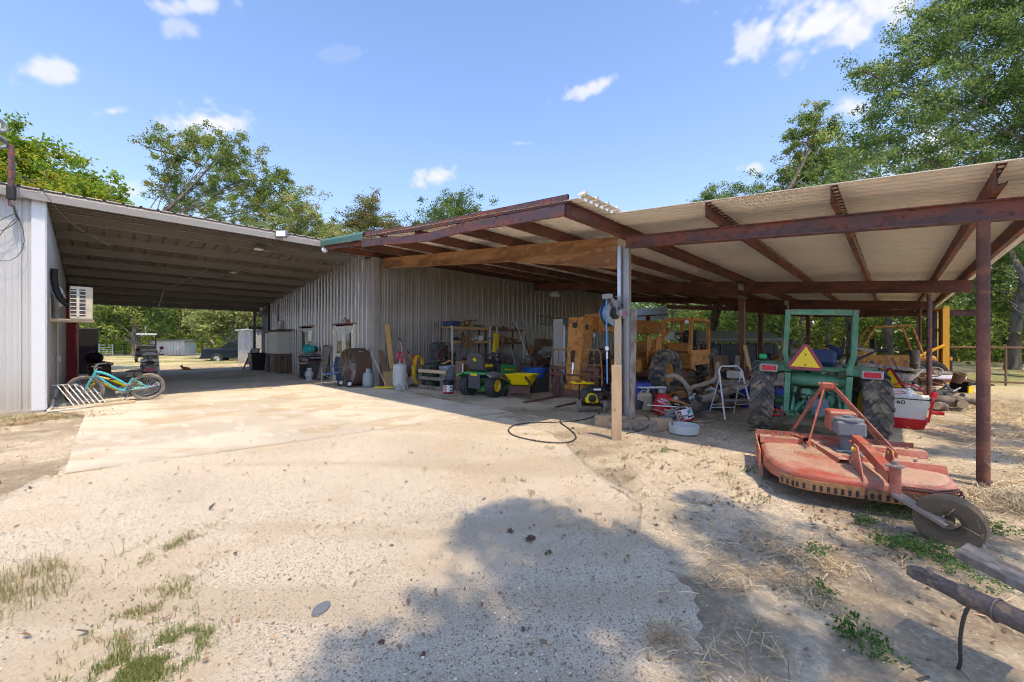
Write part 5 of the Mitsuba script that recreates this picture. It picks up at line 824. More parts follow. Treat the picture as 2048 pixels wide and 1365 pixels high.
for y in (-.075, .075): part(k, 'flange', MB().lathe([(.11, -.006), (.235, -.006), (.24, 0), (.235, .006), (.11, .006), (.11, -.006)], (0, y, 0), (0, 1, 0), 30).torus((0, y, 0), .235, .008, (0, 1, 0), 30, 6), 'mat_reelsteel', smooth=40)
m = MB()
for r in (.13, .155, .18):
    for y in (-.05, -.025, 0, .025, .05): m.torus((0, y, 0), r, .0125, (0, 1, 0), 28, 8)
part(k, 'hose', m, 'mat_bluehose', smooth=True); part(k, 'core', MB().cyl((0, -.12, 0), (0, .12, 0), .11), 'mat_black'); part(k, 'arm', MB().beam((.02, -.115, 0), (-.13, -.115, .25), .02, .06, (0, 1, 0)).bev((-.17, -.05, .29), (.12, .16, .09), .01).cyl((.02, -.14, 0), (.02, -.08, 0), .05), 'mat_dullsteel'); part(k, 'bracket', MB().bev((.08, -.14, 0), (.14, .10, .12), .01).bev((.16, -.05, 0), (.06, .22, .2), .01), 'mat_dullsteel'); part(k, 'red_badge', MB().box((.1, -.193, .0), (.05, .004, .08)), 'mat_redlens')
hz = np.array([-.19, -.05, .25]); part(k, 'hose_drop', MB().tube([hz, hz + (0, 0, -.4), hz + (.01, 0, -.9), hz + (.02, .0, -1.50)], .0125, 8), 'mat_bluehose'); part(k, 'hose_stop', MB().lathe([(0, -.04), (.035, -.03), (.035, .03), (0, .04)], hz + (.01, 0, -.88), n=12).cyl(hz + (.012, 0, -1.06), hz + (.013, 0, -.94), .017), 'mat_label')
k = thing('timber_post', 'rough upright timber post set in the dirt in front of the galvanized post', 'post', (-.80, -9.22, -.05)); part(k, '', MB().bev((0, 0, .58), (.15, .045, 1.2), .004, rotz(math.radians(-46)) @ rotx(0)), 'mat_wood', root=k)
single('timber_post', 'pale timber standing against the left side of the galvanized post', 'post', MB().bev((0, 0, .98), (.12, .05, 1.96), .004, rotz(math.radians(-46))), 'mat_palewood', (.18, -8.70, .0))
single('board', 'weathered white board leaning on the right side of the galvanized post', 'board', MB().beam((.08, -9.02, .05), (.36, -8.92, 2.05), .10, .03, (-.7, -.7, 0)), 'mat_greywood')
single('timber_block', 'long timber beam lying at the foot of the galvanized post', 'timber', MB().bev((0, 0, .08), (1.30, .20, .20), .01), 'mat_wood', (.20, -8.98, -.01), math.radians(-64)); single('timber_block', 'split timber offcut leaning on the front of the long timber', 'timber', MB().bev((0, 0, .10), (.66, .05, .20), .006, rotx(.3)), 'mat_greywood', (-.02, -9.15, -.02), math.radians(-66))
def hose(label, pts, r=.013, mt='mat_hose', nm='hose', cat='hose'):
    from scipy.interpolate import CubicSpline
    P = np.array(pts, float); t = np.arange(len(P)); c = CubicSpline(t, P); return single(nm, label, cat, MB().tube(c(np.linspace(0, len(P) - 1, len(P) * 7)), r, 7), mt, smooth=True)
hose('black hose looped on the dirt in front of the lean-to', [(.9, -7.9, .02), (.1, -8.0, .0), (-.45, -7.75, .0), (-1.0, -7.4, .0), (-1.55, -7.65, .0), (-1.75, -8.15, .0), (-1.65, -8.65, .0), (-1.35, -8.80, .0), (-.95, -8.55, .0), (-.55, -8.05, .0), (-.25, -7.75, .01)]); hose('dark hose end lying from the timber to the dirt', [(.25, -9.2, .22), (.05, -9.35, .12), (-.05, -9.25, .02), (-.35, -9.15, .0)], .012)
# clutter right of the post
k = thing('barrel', 'deep blue plastic drum behind the galvanized post', 'drum', (2.35, -8.05, 0)); part(k, 'body', MB().lathe([(0, 0), (.27, 0), (.29, .05), (.29, .5), (.27, .55), (0, .56)], n=22), 'mat_deepblue', smooth=40); m = MB()
for z in (.15, .3, .42): m.torus((0, 0, z), .29, .012, n=22, m=6)
part(k, 'ribs', m, 'mat_deepblue')
single('jerry_can', 'dusty tan fuel can beside the red can', 'fuel can', MB().bev((0, 0, .20), (.30, .20, .40), .05).cyl((.05, 0, .4), (.09, 0, .47), .03).tube([(-.1, 0, .39), (-.05, 0, .45), (.03, 0, .44)], .014, 6), 'mat_jerry', (1.78, -8.45, 0), math.radians(-45))
single('board', 'white board lying flat across the fuel can and drum', 'board', MB().bev((0, 0, .44), (.6, .2, .03), .006), 'mat_label', (2.25, -8.4, .03), math.radians(-40)); single('tin_can', 'small grey tin behind the red can', 'can', MB().cyl((0, 0, .3), (0, 0, .50), .08, n=14), 'mat_dullsteel', (1.95, -8.75, 0))
k = thing('red_drum', 'red metal can with white lettering tipped on its side', 'can', (1.68, -8.90, .21), math.radians(203), roll=math.radians(-17)); part(k, 'body', MB().lathe([(0, -.22), (.12, -.215), (.17, -.17), (.18, -.1), (.18, .14), (.16, .18), (.165, .2), (0, .21)], n=26), 'mat_redpl', smooth=40); m = MB(); 
for z in (-.12, .0, .15): m.torus((0, 0, z), .18, .008, n=26, m=6)
part(k, 'ribs', m, 'mat_redpl'); 
def wraptext(k, txt, R, z, h, a0, mt, root):
    m = meshkit.text_mesh(txt, h, .002, True); v = np.array(m.vertices); x = v[:, 0] - v[:, 0].mean(); a = a0 + x / R; rr = R + .003 + v[:, 2]; q = MB().add(np.stack([rr * np.cos(a), rr * np.sin(a), z + v[:, 1]], 1), m.faces); part(k, 'lettering', q, mt, root=root)
wraptext(k, 'MARVEL', .18, .095, .042, 0, 'mat_label', k); wraptext(k, 'PRODUCTS', .18, .035, .042, 0, 'mat_label', k)
k = thing('metal_pan', 'shallow round galvanized pan on the dirt', 'pan', (.35, -9.80, 0)); part(k, 'wall', MB().lathe([(.21, .0), (.225, .01), (.235, .13), (.225, .13), (.21, .02), (0, .015)], n=30), 'mat_tank', smooth=40); part(k, 'rim', MB().torus((0, 0, .13), .232, .008, n=30, m=6), 'mat_tank')
def limb(label, pts, r, mt='mat_driftwood', nm='branch', cat='branch', seed=1):
    from scipy.interpolate import CubicSpline
    P = np.array(pts, float); c = CubicSpline(np.arange(len(P)), P); t = np.linspace(0, len(P) - 1, len(P) * 6); rr = np.interp(t, np.arange(len(P)), r); q = c(t); q = q + (meshkit.noise(np.c_[t * 2, t * 0 + seed, t * 0])[:, None] - .5) * .02; return MB().tube(q, rr * (1 + .25 * (meshkit.noise(np.c_[t * 3, t * 0, t * 0 + seed]) - .5)), 10)
def P3(*a): return np.array(a, float)
single('branch', 'curved pale driftwood branch arching in front of the handler tyre', 'branch', limb('', [P3(2.612, -8.584, 0.677), P3(2.698, -8.818, 0.675), P3(2.726, -8.993, 0.485), P3(2.661, -9.069, 0.279)], [.055, .06, .055, .05]), 'mat_driftwood', smooth=True)
single('branch', 'forked pale branch rising to the right behind the ladder', 'branch', limb('', [P3(2.646, -9.054, 0.410), P3(2.917, -9.192, 0.519), P3(3.215, -9.358, 0.619), P3(3.392, -9.399, 0.835), P3(3.415, -9.423, 0.992)], [.045, .05, .05, .045, .04]), 'mat_driftwood', smooth=True)
single('log', 'thick brown log lying across the clutter behind the bucket', 'log', limb('', [P3(2.263, -9.232, 0.283), P3(2.643, -9.484, 0.300), P3(3.080, -9.651, 0.401), P3(4.054, -9.801, 0.474)], [.07, .09, .09, .07]), 'mat_driftwood', smooth=True); single('log', 'long low log lying behind the step ladder', 'log', limb('', [P3(2.681, -9.668, 0.158), P3(3.266, -9.846, 0.174), P3(3.770, -9.938, 0.173)], [.06, .07, .06]), 'mat_rope', smooth=True)
single('branch', 'broken white stub branch leaning beside the red can', 'branch', limb('', [P3(1.317, -9.111, 0.091), P3(1.410, -9.209, 0.159), P3(1.480, -9.210, 0.305), P3(1.544, -9.204, 0.386)], [.05, .055, .05, .045]), 'mat_tank', smooth=True); single('branch', 'white forked twig branch lying above the tilted bucket', 'branch', limb('', [P3(1.617, -9.136, 0.332), P3(1.734, -9.258, 0.322), P3(1.823, -9.351, 0.371), P3(2.009, -9.400, 0.447)], [.02, .035, .03, .02]), 'mat_tank', smooth=True)
m = MB(); rng = np.random.default_rng(17)
for i in range(26): a = P3(1.123, -9.415, 0.137) + RGT * rng.uniform(-.26, .26) + (0, 0, rng.uniform(-.22, .28)); a[2] = max(a[2], .02); d = rng.normal(0, 1, 3) * (.16, .16, .07); b = a + d; b[2] = max(b[2], .02); m.tube(bez([a, (a + b) / 2 + rng.normal(0, .03, 3), b], 5), rng.uniform(.006, .018), 5)
single('twigs', 'tangle of dry twigs between the red can and the bucket', 'twigs', m, 'mat_driftwood', kind='stuff'); single('pipe', 'thin white rod lying across the red can', 'pipe', MB().cyl(P3(0.770, -8.974, 0.313), P3(1.193, -9.560, 0.283), .01, n=8), 'mat_label'); single('pipe', 'grey plastic pipe offcut at the foot of the red can', 'pipe', MB().cyl(P3(0.998, -9.140, 0.053), P3(1.343, -9.283, 0.081), .045, n=14), 'mat_greyplastic')
single('plastic_bag', 'crumpled clear grey plastic bag behind the thick log', 'bag', lumps(P3(3.207, -9.350, 0.374), 9, (.07, .05, .05), 3), 'mat_tank'); single('yellow_panel', 'yellow plastic panel leaning behind the step ladder', 'panel', MB().bev((0, 0, 0), (.5, .3, .04), .01, rotz(.4) @ roty(.7)), 'mat_yellowfl', P3(4.255, -9.432, 0.273)); single('green_lid', 'small green plastic lid among the twigs', 'lid', MB().lathe([(0, .03), (.06, .025), (.075, 0), (0, 0)], P3(1.422, -9.366, 0.271), (.3, -.6, 1), 14), 'mat_greenpl')
single('storage_tub', 'deep blue storage tub behind the step ladder', 'tub', MB().hull([(x * s, y * s, z) for x in (-1, 1) for y in (-.6, .6) for z, s in ((0, .42), (.42, .5))]), 'mat_deepblue', (4.3, -9.95, .0), math.radians(-45)); single('board', 'stack of pale boards lying on the blue storage tub', 'board', MB().bev((0, 0, 0), (1.5, .3, .10), .01), 'mat_greywood', (4.35, -9.8, .52), math.radians(-50))
k = thing('step_ladder', 'white tubular folding step ladder with grey treads beside the tractor', 'step ladder', (2.36, -9.95, 0), math.radians(222)); m = MB(); s1 = .22
part(k, 'front_frame', MB().tube([(.34, -.27, 0), (.0, -.22, .92), (-.03, -.16, 1.0), (-.03, .16, 1.0), (.0, .22, .92), (.34, .27, 0)], .016, 8), 'mat_label'); part(k, 'rear_frame', MB().tube([(-.36, -.25, 0), (-.02, -.2, .78)], .012, 8).tube([(-.36, .25, 0), (-.02, .2, .78)], .012, 8).cyl((-.3, -.24, .14), (-.3, .24, .14), .011), 'mat_label')
part(k, 'tread', MB().bev((.20, 0, .36), (.18, .44, .03), .01), 'mat_dullsteel'); part(k, 'tread', MB().bev((.08, 0, .66), (.22, .40, .03), .01), 'mat_dullsteel'); part(k, 'side_stay', MB().cyl((.24, -.25, .30), (-.28, -.24, .20), .009).cyl((.24, .25, .30), (-.28, .24, .20), .009), 'mat_label')
for i, (a, b, w, mt, lb_) in enumerate(((P3(7.337, -8.458, -0.333), P3(7.662, -8.219, 1.031), .5, 'mat_brownwood', 'square plywood sheet standing behind the forked branch'), (P3(7.591, -9.157, 0.201), P3(7.872, -8.872, 1.358), .12, 'mat_ply', 'yellow green board leaning on the wooden shed post'), (P3(7.421, -8.690, 0.148), P3(7.730, -8.724, 1.042), .16, 'mat_greywood', 'grey board leaning left of the wooden shed post'))): single('board', lb_, 'board', MB().beam(a, b, w, .04, (-.7, -.7, 0)), mt)
k = thing('machine_frame', 'dark heap of old engine parts behind the step ladder', 'engine parts', (0, 0, 0)); part(k, 'frame', MB().beam(P3(6.245, -8.764, 0.607), P3(6.744, -9.284, 0.607), .1, .1).beam(P3(6.076, -8.876, 0.240), P3(6.295, -8.816, 0.751), .08, .08).beam(P3(6.468, -9.285, 0.240), P3(6.694, -9.232, 0.751), .08, .08), 'mat_rust'); part(k, 'engine_block', lumps(P3(6.555, -8.943, 0.453), 12, (.2, .2, .12), 5), 'mat_darkgrey'); part(k, 'panel', MB().bev(P3(6.001, -9.087, 0.568), (.35, .35, .2), .02), 'mat_offwhite')
# ---------------------------------------------------------------- trees and woodland
GREENS = {'maple': [(0.350, 0.473, 0.052), (0.245, 0.385, 0.052), (0.525, 0.490, 0.070), (0.175, 0.280, 0.052)], 'oak': [(0.216, 0.307, 0.073), (0.280, 0.376, 0.095), (0.381, 0.387, 0.115), (0.152, 0.227, 0.062)], 'light': [(0.329, 0.400, 0.143), (0.416, 0.462, 0.175), (0.241, 0.325, 0.110), (0.481, 0.440, 0.198)],
          'deep': [(0.152, 0.252, 0.077), (0.216, 0.316, 0.097), (0.115, 0.190, 0.067), (0.304, 0.378, 0.116)], 'rust': [(0.228, 0.263, 0.088), (0.298, 0.245, 0.105), (0.175, 0.228, 0.079), (0.350, 0.298, 0.123)], 'wood': [(0.182, 0.271, 0.070), (0.262, 0.362, 0.088), (0.121, 0.191, 0.061), (0.402, 0.443, 0.131)]}
def leaves(m, cen, rad, n, size, pal, rng, flat=1.0, droop=0.0):
    """n rhombic leaves about each clump centre"""
    cen = np.repeat(np.asarray(cen, float), n, 0); N = len(cen); rad = np.repeat(np.broadcast_to(rad, (N // n,)), n)
    d = rng.normal(0, 1, (N, 3)); d /= np.linalg.norm(d, axis=1, keepdims=True); p = cen + rng.normal(0, .56, (N, 3)) * rad[:, None] * (1, 1, flat); p[:, 2] -= droop * rad * rng.uniform(0, 1, N)
    nrm = rng.normal(0, 1, (N, 3)) * .8 + d * .5 + (0, 0, .75); nrm /= np.linalg.norm(nrm, axis=1, keepdims=True)
    a = np.cross(nrm, rng.normal(0, 1, (N, 3))); a /= np.linalg.norm(a, axis=1, keepdims=True); b = np.cross(nrm, a); s = size * rng.uniform(.6, 1.3, N)[:, None]
    v = np.stack([p - a * s * .5, p + b * s * .28 + nrm * s * .06, p + a * s * .5, p - b * s * .28 + nrm * s * .06], 1).reshape(-1, 3); i = np.arange(N)[:, None] * 4
    f = np.concatenate([i + [0, 1, 2], i + [0, 2, 3]]).reshape(-1, 3); pal = np.asarray(pal); ci = np.repeat(rng.integers(0, len(pal), N // n), n); c = pal[np.where(rng.random(N) < .65, ci, rng.integers(0, len(pal), N))] * rng.uniform(.75, 1.3, (N, 1)) * np.repeat(rng.uniform(.8, 1.2, N // n), n)[:, None]
    m.add(v, f, np.repeat(c, 4, 0))
def tree(name, label, base, trunk_r, blobs, pal, seed, clumps=14, per=60, size=.16, crad=.5, group=None, limbs=True, lean=None, bare=(), droop=.2, fork=.5, thin=1.0, lt=.4, extra=()):
    """blobs: (centre xyz, radius). One tapered trunk with limbs into every blob, leaf clumps spread through the blobs"""
    rng = np.random.default_rng(seed); base = np.asarray(base, float); k = thing(name, label, 'tree', group=group); mt, ml = MB(), MB(); C = np.array([b[0] for b in blobs], float); R = np.array([b[1] for b in blobs], float)
    top = np.array([C[:, 0].mean() if lean is None else lean[0], C[:, 1].mean() if lean is None else lean[1], C[:, 2].max() * .9 + base[2] * .1]); low = max(base[2] + .3 * (C[:, 2].min() - base[2]), base[2] + fork * (top[2] - base[2]) * .6)
    mid = base + (top - base) * .5 + rng.normal(0, .05, 3) * np.linalg.norm(top - base) * (1, 1, 0); tr = bez([base - (0, 0, .3), base + (0, 0, (top[2] - base[2]) * .4), mid, top], 14); rr = trunk_r * np.linspace(1, .18, 14) ** 1.1; rr[0] *= 1.35; rr[1] *= 1.08
    mt.tube(tr, rr, 9)
    if limbs:
        for c, r in zip(C, R):
            h = np.clip((c[2] - r * .8 - base[2]) / (top[2] - base[2] + 1e-6) - .12, .22, .9); i = int(h * 13); s = tr[i]; e = c + rng.normal(0, .2, 3) * r; q = bez([s, s * .7 + e * .3 + (0, 0, .10 * np.linalg.norm(e - s)), s * .3 + e * .7 + rng.normal(0, .25, 3) * r, e], 9); mt.tube(q, np.linspace(rr[i] * lt, trunk_r * .04 + .008, 9), 6)
            for j in range(4): t = c + rng.normal(0, .6, 3) * r; s2 = q[int(rng.integers(4, 8))]; mt.tube(bez([s2, (s2 + t) / 2 + (0, 0, .1 * r), t], 6), np.linspace(trunk_r * .05 + .006, .006, 6), 5)
    for P, r0 in bare: mt.tube(bez(P, 9), np.linspace(r0, .012, 9), 5)
    part(k, 'trunk', mt, 'mat_bark', smooth=True)
    for c, r in zip(C, R):
        n = max(2, int(clumps * thin * np.clip((r / R.mean()) ** 2, .06, 2.2))); cc = c + rng.normal(0, .56, (n, 3)) * r * (1.1, 1.1, .8); leaves(ml, cc, crad * rng.uniform(.6, 1.25, n), per, size, GREENS[pal], rng, .75, droop)
    for c, r in extra: leaves(ml, c + rng.normal(0, r, (3, 3)), .2, 34, .13, GREENS[pal], rng, .75, 0)
    part(k, 'crown', ml, 'mat_leaf', col=True); return k
tree('maple_tree', 'bright yellow green maple tree rising behind the barn roof at the left edge', (-15.0, 10.5, 0), .2, [((-8.95, 17.95, 10.10), 1.48), ((-7.89, 18.55, 9.74), 1.48), ((-6.73, 15.63, 8.67), 1.19), ((-5.88, 16.19, 8.29), 0.81), ((-8.92, 15.99, 8.05), 1.67), ((-8.29, 17.26, 10.45), 0.95), ((-6.94, 14.41, 7.50), 1.19), ((-7.79, 15.08, 7.34), 1.43), ((-10.43, 19.50, 9.38), 2.14), ((-5.58, 14.43, 8.43), 0.38)], 'maple', 1, 40, 90, .175, .36, fork=.4)
tree('oak_tree', 'tall open oak tree above the carport roof with a bare branch on its left', (-8.5, 36, 0), .4, [((-1.06, 37.18, 19.64), 2.00), ((0.83, 37.09, 21.34), 1.62), ((1.91, 34.08, 19.17), 2.00), ((3.39, 32.54, 19.74), 1.33), ((-1.55, 37.70, 15.83), 1.62), ((1.38, 36.84, 16.66), 1.90), ((3.22, 32.71, 16.79), 2.00), ((5.04, 30.82, 16.07), 1.81), ((6.02, 29.79, 14.40), 1.71), ((4.54, 31.33, 13.45), 2.19), ((1.93, 32.08, 12.56), 1.71), ((-0.07, 36.15, 14.17), 1.24), ((-2.37, 38.56, 20.83), 0.67), ((-1.22, 37.35, 17.26), 0.95), ((5.69, 30.13, 17.02), 1.05)], 'oak', 2, 30, 95, .19, .44, lt=.3, bare=[([P3(0.590, 35.460, 18.310), P3(-1.057, 37.180, 19.738), P3(-2.703, 38.900, 19.262), P3(-3.691, 39.932, 20.738)], .14), ([P3(-2.539, 38.728, 19.452), P3(-3.033, 39.244, 20.214), P3(-3.955, 40.207, 20.643)], .05)], )
tree('oak_tree', 'rounded light green tree where the carport roof meets the lean-to', (4.0, 34, 0), .3, [((6.47, 26.43, 14.04), 1.35), ((7.09, 25.78, 12.46), 1.35), ((5.84, 27.08, 12.01), 1.80), ((6.47, 26.43, 10.66), 2.26), ((7.56, 25.29, 11.11), 1.08), ((4.59, 28.39, 11.11), 1.80)], 'light', 3, 30, 80, .2, .45)
tree('broadleaf_tree', 'slender rust tinged tree above the workshop roof', (13, 42, 0), .3, [((16.34, 33.47, 18.04), 1.20), ((16.05, 33.77, 16.72), 1.56), ((16.96, 32.82, 15.82), 1.56), ((15.09, 34.77, 15.52), 1.08), ((16.34, 33.47, 14.31), 2.41), ((18.13, 31.60, 15.39), 0.84), ((18.84, 30.86, 14.79), 0.84)], 'rust', 4, 26, 80, .22, .6)
tree('broadleaf_tree', 'broad green tree above the green edge trim and rusty rake', (20, 34, 0), .3, [((21.98, 24.69, 17.12), 1.61), ((20.98, 25.73, 15.97), 1.84), ((22.77, 23.86, 16.37), 1.96), ((23.97, 22.61, 15.97), 1.61), ((21.98, 24.69, 14.64), 2.88), ((24.17, 22.40, 14.64), 1.73), ((23.17, 23.44, 17.81), 0.92), ((19.98, 26.78, 14.64), 1.73)], 'deep', 5, 26, 80, .22, .6)
tree('broadleaf_tree', 'low pale green tree just over the roof between carport and workshop', (7.5, 40, 0), .25, [((12.41, 34.69, 14.35), 1.27), ((13.20, 33.85, 13.49), 1.50), ((12.01, 35.10, 13.20), 1.50), ((11.41, 35.73, 13.78), 1.15), ((14.00, 33.02, 13.32), 1.15)], 'light', 6, 22, 70, .22, .6)
tree('broadleaf_tree', 'dark green tree showing over the left end of the tan lean-to roof', (36, 12, 0), .3, [((46.10, 5.28, 19.11), 1.13), ((47.40, 3.92, 19.55), 1.50), ((48.92, 2.34, 19.55), 1.38), ((50.43, 0.75, 19.73), 1.50), ((48.27, 3.02, 17.98), 3.13), ((51.73, -0.60, 18.61), 1.63)], 'deep', 7, 26, 80, .22, .6)
tree('water_oak', 'tall narrow tree with ragged dark crown left of the big oak', (22.5, -3.2, 0), .34, [((34.00, -6.67, 18.91), 0.91), ((34.63, -7.32, 19.82), 0.99), ((34.80, -7.50, 17.75), 1.24), ((35.58, -8.31, 18.58), 0.99), ((34.52, -7.20, 15.89), 1.41), ((33.43, -6.07, 15.27), 0.91), ((35.43, -8.16, 16.10), 1.49), ((33.72, -6.37, 14.03), 1.65), ((35.43, -8.16, 13.82), 2.07), ((33.29, -5.92, 17.34), 0.50), ((35.15, -7.86, 20.85), 0.50), ((38.12, -9.25, 16.62), 1.49), ((38.59, -9.55, 14.53), 1.65)], 'oak', 8, 32, 90, .17, .38, lt=.3, bare=[([P3(34.346, -7.023, 16.098), P3(34.718, -7.412, 18.992), P3(35.433, -8.159, 21.267)], .10), ([P3(34.002, -6.665, 16.511), P3(33.288, -5.918, 16.098), P3(32.515, -5.112, 15.684)], .05)])
tree('big_oak', 'huge green oak spreading over the right end of the lean-to roof', P3(22.120, -17.390, -1.781) , .3, [((16.74, -11.77, 12.85), 0.77), ((18.80, -12.48, 13.52), 1.07), ((18.44, -13.54, 13.71), 1.41), ((21.75, -15.13, 15.78), 1.62), ((21.09, -16.31, 15.41), 1.92), ((16.89, -11.93, 11.26), 0.85), ((17.99, -13.08, 11.26), 1.41), ((21.27, -14.63, 12.80), 1.62), ((20.79, -16.01, 12.85), 1.92), ((17.79, -11.42, 10.14), 0.94), ((17.41, -12.47, 9.45), 1.19), ((18.58, -13.70, 9.45), 1.41), ((22.17, -15.47, 10.54), 1.70), ((21.38, -16.62, 10.30), 1.92), ((15.93, -10.93, 8.70), 0.72), ((18.14, -13.24, 14.98), 0.85), ((19.17, -14.31, 15.84), 1.19), ((16.15, -11.16, 13.07), 0.34), ((23.00, -18.31, 14.77), 2.77), ((23.15, -18.47, 10.72), 2.77), ((20.35, -15.54, 17.33), 1.92), ((22.12, -17.39, 17.33), 2.34)], 'deep', 9, 50, 100, .115, .34, fork=.5, lt=.16, lean=tuple(P3(21.825, -17.083, 13.920)[:2]))
tree('big_oak', 'leafy tree hanging low behind the right edge of the lean-to roof', (20.5, -16.6, 0), .33, [((28.96, -15.86, 8.50), 1.73), ((30.36, -17.32, 9.08), 2.02), ((29.56, -16.49, 6.20), 1.73), ((30.76, -17.74, 6.20), 1.73), ((30.00, -15.48, 6.10), 1.27), ((30.16, -17.11, 4.18), 1.44), ((31.97, -16.06, 4.10), 1.27), ((31.06, -15.15, 5.04), 0.86), ((31.36, -18.36, 3.89), 1.73)], 'deep', 10, 48, 95, .125, .36, lt=.1)
# the tree behind the photographer that throws the dappled shade over the yard
SHP = [(-4.99, -10.96), (-4.72, -11.17), (-3.68, -10.03), (-4.12, -9.88), (-3.74, -10.69), (-3.67, -10.34), (-3.8, -10.57), (-4.09, -10.88), (-3.66, -9.91), (-4.68, -11.16), (-5.32, -10.66), (-3.97, -10.42), (-4.1, -10.46), (-3.6, -10.01), (-4.72, -10.83), (-4.61, -10.95), (-4.25, -10.98), (-3.65, -9.85), (-4.24, -10.79), (-3.82, -10.47), (-3.88, -10.75), (-3.69, -10.45), (-4.05, -11.16), (-4.39, -10.98), (-3.64, -10.23), (-3.57, -11.06), (-4.2, -10.84), (-4.08, -11.37), (-3.68, -11.07), (-5.21, -10.78), (-4.05, -10.1), (-4.99, -10.72), (-4.0, -9.82), (-3.89, -10.12), (-3.64, -11.01), (-4.04, -11.08), (-4.94, -10.59), (-3.68, -11.07), (-4.56, -10.85), (-5.13, -10.62), (-4.25, -10.99), (-4.13, -10.11), (-5.18, -10.84), (-4.51, -11.07), (-4.44, -10.71), (-4.25, -11.23), (-5.16, -10.94), (-5.06, -11.19), (-5.55, -10.91), (-5.12, -11.28), (-5.48, -10.8), (-5.59, -10.76), (-5.52, -10.7), (-5.4, -10.94), (-2.86, -11.21), (-3.13, -11.35), (-2.49, -11.51), (-2.75, -11.41), (-3.04, -11.5), (-2.4, -11.06), (-2.83, -11.29), (-2.49, -11.12), (-2.3, -10.88), (-4.03, -11.36), (-3.97, -11.63), (-3.96, -11.38), (-3.66, -11.61), (-4.16, -11.69), (-3.63, -11.27), (-3.84, -11.7), (-3.42, -12.28), (-4.11, -11.99), (-3.81, -12.04), (-3.55, -12.41), (-2.78, -11.93), (1.68, -12.99), (3.99, -13.4), (2.1, -13.1), (2.91, -13.58), (4.68, -13.72), (3.69, -13.12), (1.58, -12.85), (4.08, -13.18), (3.25, -12.78), (4.64, -13.66), (3.15, -13.56), (4.08, -13.2), (3.59, -13.65), (2.06, -13.38), (1.83, -13.4), (1.52, -12.82), (1.71, -12.93), (3.36, -12.92), (1.61, -13.03), (4.12, -13.42), (2.84, -12.91), (1.63, -12.97), (2.71, -13.09), (4.06, -13.62), (-1.51, -12.74), (-2.51, -12.63), (-1.84, -12.38), (-1.9, -12.77), (-1.76, -12.42)]
def SH(L, seed):
    r = np.random.default_rng(seed); out = []
    for gx_, gy_ in L: h = r.uniform(9.5, 13.0); out.append((np.array([gx_ - .09 * h, gy_ - .44 * h, h]), .16))
    return out
tree('shade_tree', 'tall oak behind the viewer throwing dappled shade over the yard', (-6.2, -18.6, 0), .4, [(np.array([-7.5, -20, 9.5]), 1.6), (np.array([-4.5, -21, 10.5]), 1.8), (np.array([-9.5, -22, 8]), 1.8)], 'oak', 11, 30, 60, .15, .34, lean=(-5.5, -18.5), extra=SH(SHP, 5))
# trees beyond the carport
kinds = [('light', 'soft pale green tree'), ('wood', 'mid green tree'), ('light', 'feathery yellow green tree')]
tree('yard_tree', 'big trunk tree with a pale base behind the white utility cart', P3(-3.414, 43.980, 0.061), .40, [((-4.14, 46.19, 3.76), 2.11), ((-5.42, 47.52, 4.29), 1.79), ((-2.32, 44.29, 3.76), 1.79), ((-3.60, 45.62, 5.34), 2.11), ((-1.45, 45.21, 5.19), 1.58), ((-5.95, 50.51, 6.04), 2.11), ((-4.51, 46.57, 2.45), 1.26), ((-5.78, 47.90, 2.71), 1.26), ((-3.42, 45.43, 7.97), 3.16)], 'wood', 12, 20, 55, .34, .8, lean=tuple(P3(-3.489, 45.504, 11.132)[:2]))
tree('yard_tree', 'feathery yellow green tree standing right over the parked car', P3(1.456, 27.326, 0.135), .2, [((1.69, 28.53, 3.33), 1.11), ((0.75, 29.51, 3.33), 1.19), ((2.52, 27.67, 3.55), 1.11), ((1.34, 28.90, 4.40), 1.28), ((0.16, 30.13, 2.91), 1.02), ((2.81, 27.36, 2.69), 0.77), ((0.90, 29.36, 2.27), 0.68), ((2.37, 27.82, 5.04), 1.70)], 'light', 13, 22, 55, .28, .65)
tree('yard_tree', 'soft pale green tree in the middle of the view through the carport', P3(2.004, 54.227, 0.392), .16, [((2.00, 54.23, 4.30), 2.22), ((0.65, 55.64, 3.65), 1.95), ((3.13, 53.05, 3.00), 1.82), ((1.78, 54.46, 2.35), 1.95), ((-0.02, 56.34, 2.67), 1.56), ((2.68, 53.52, 5.93), 2.61), ((0.65, 55.64, 5.61), 2.35), ((2.46, 53.76, 1.04), 1.30)], 'light', 14, 22, 55, .38, .9)
tree('yard_tree', 'dark green tree behind the white gate', P3(-5.882, 62.464, 0.392), .2, [((-6.33, 62.93, 3.65), 2.22), ((-4.76, 61.29, 3.98), 2.22), ((-7.23, 63.88, 5.61), 2.61), ((-5.66, 62.23, 1.70), 1.56), ((-7.69, 64.35, 2.35), 1.95), ((-4.08, 60.58, 1.04), 1.17), ((-4.76, 61.29, 6.26), 2.61)], 'wood', 15, 20, 55, .38, .9)
tree('yard_tree', 'light green leafy tree behind the pale metal shed', P3(6.826, 40.515, 0.520), .18, [((6.63, 40.72, 3.98), 1.73), ((7.62, 39.68, 3.40), 1.96), ((6.03, 41.35, 4.84), 1.73), ((6.83, 40.52, 2.25), 1.50), ((4.83, 42.60, 2.25), 1.27), ((6.83, 40.52, 6.28), 2.31), ((4.63, 42.81, 1.10), 0.81)], 'light', 16, 20, 55, .36, .85)
def mass(name, label, pts, pal, seed, per=70, size=.4, crad=1.2, cat='bushes'):
    rng = np.random.default_rng(seed); m = MB(); P = np.array(pts, float); leaves(m, P, crad * rng.uniform(.6, 1.3, len(P)), per, size, GREENS[pal], rng, .85, .1); return single(name, label, cat, m, 'mat_leaf', kind='stuff', col=True)
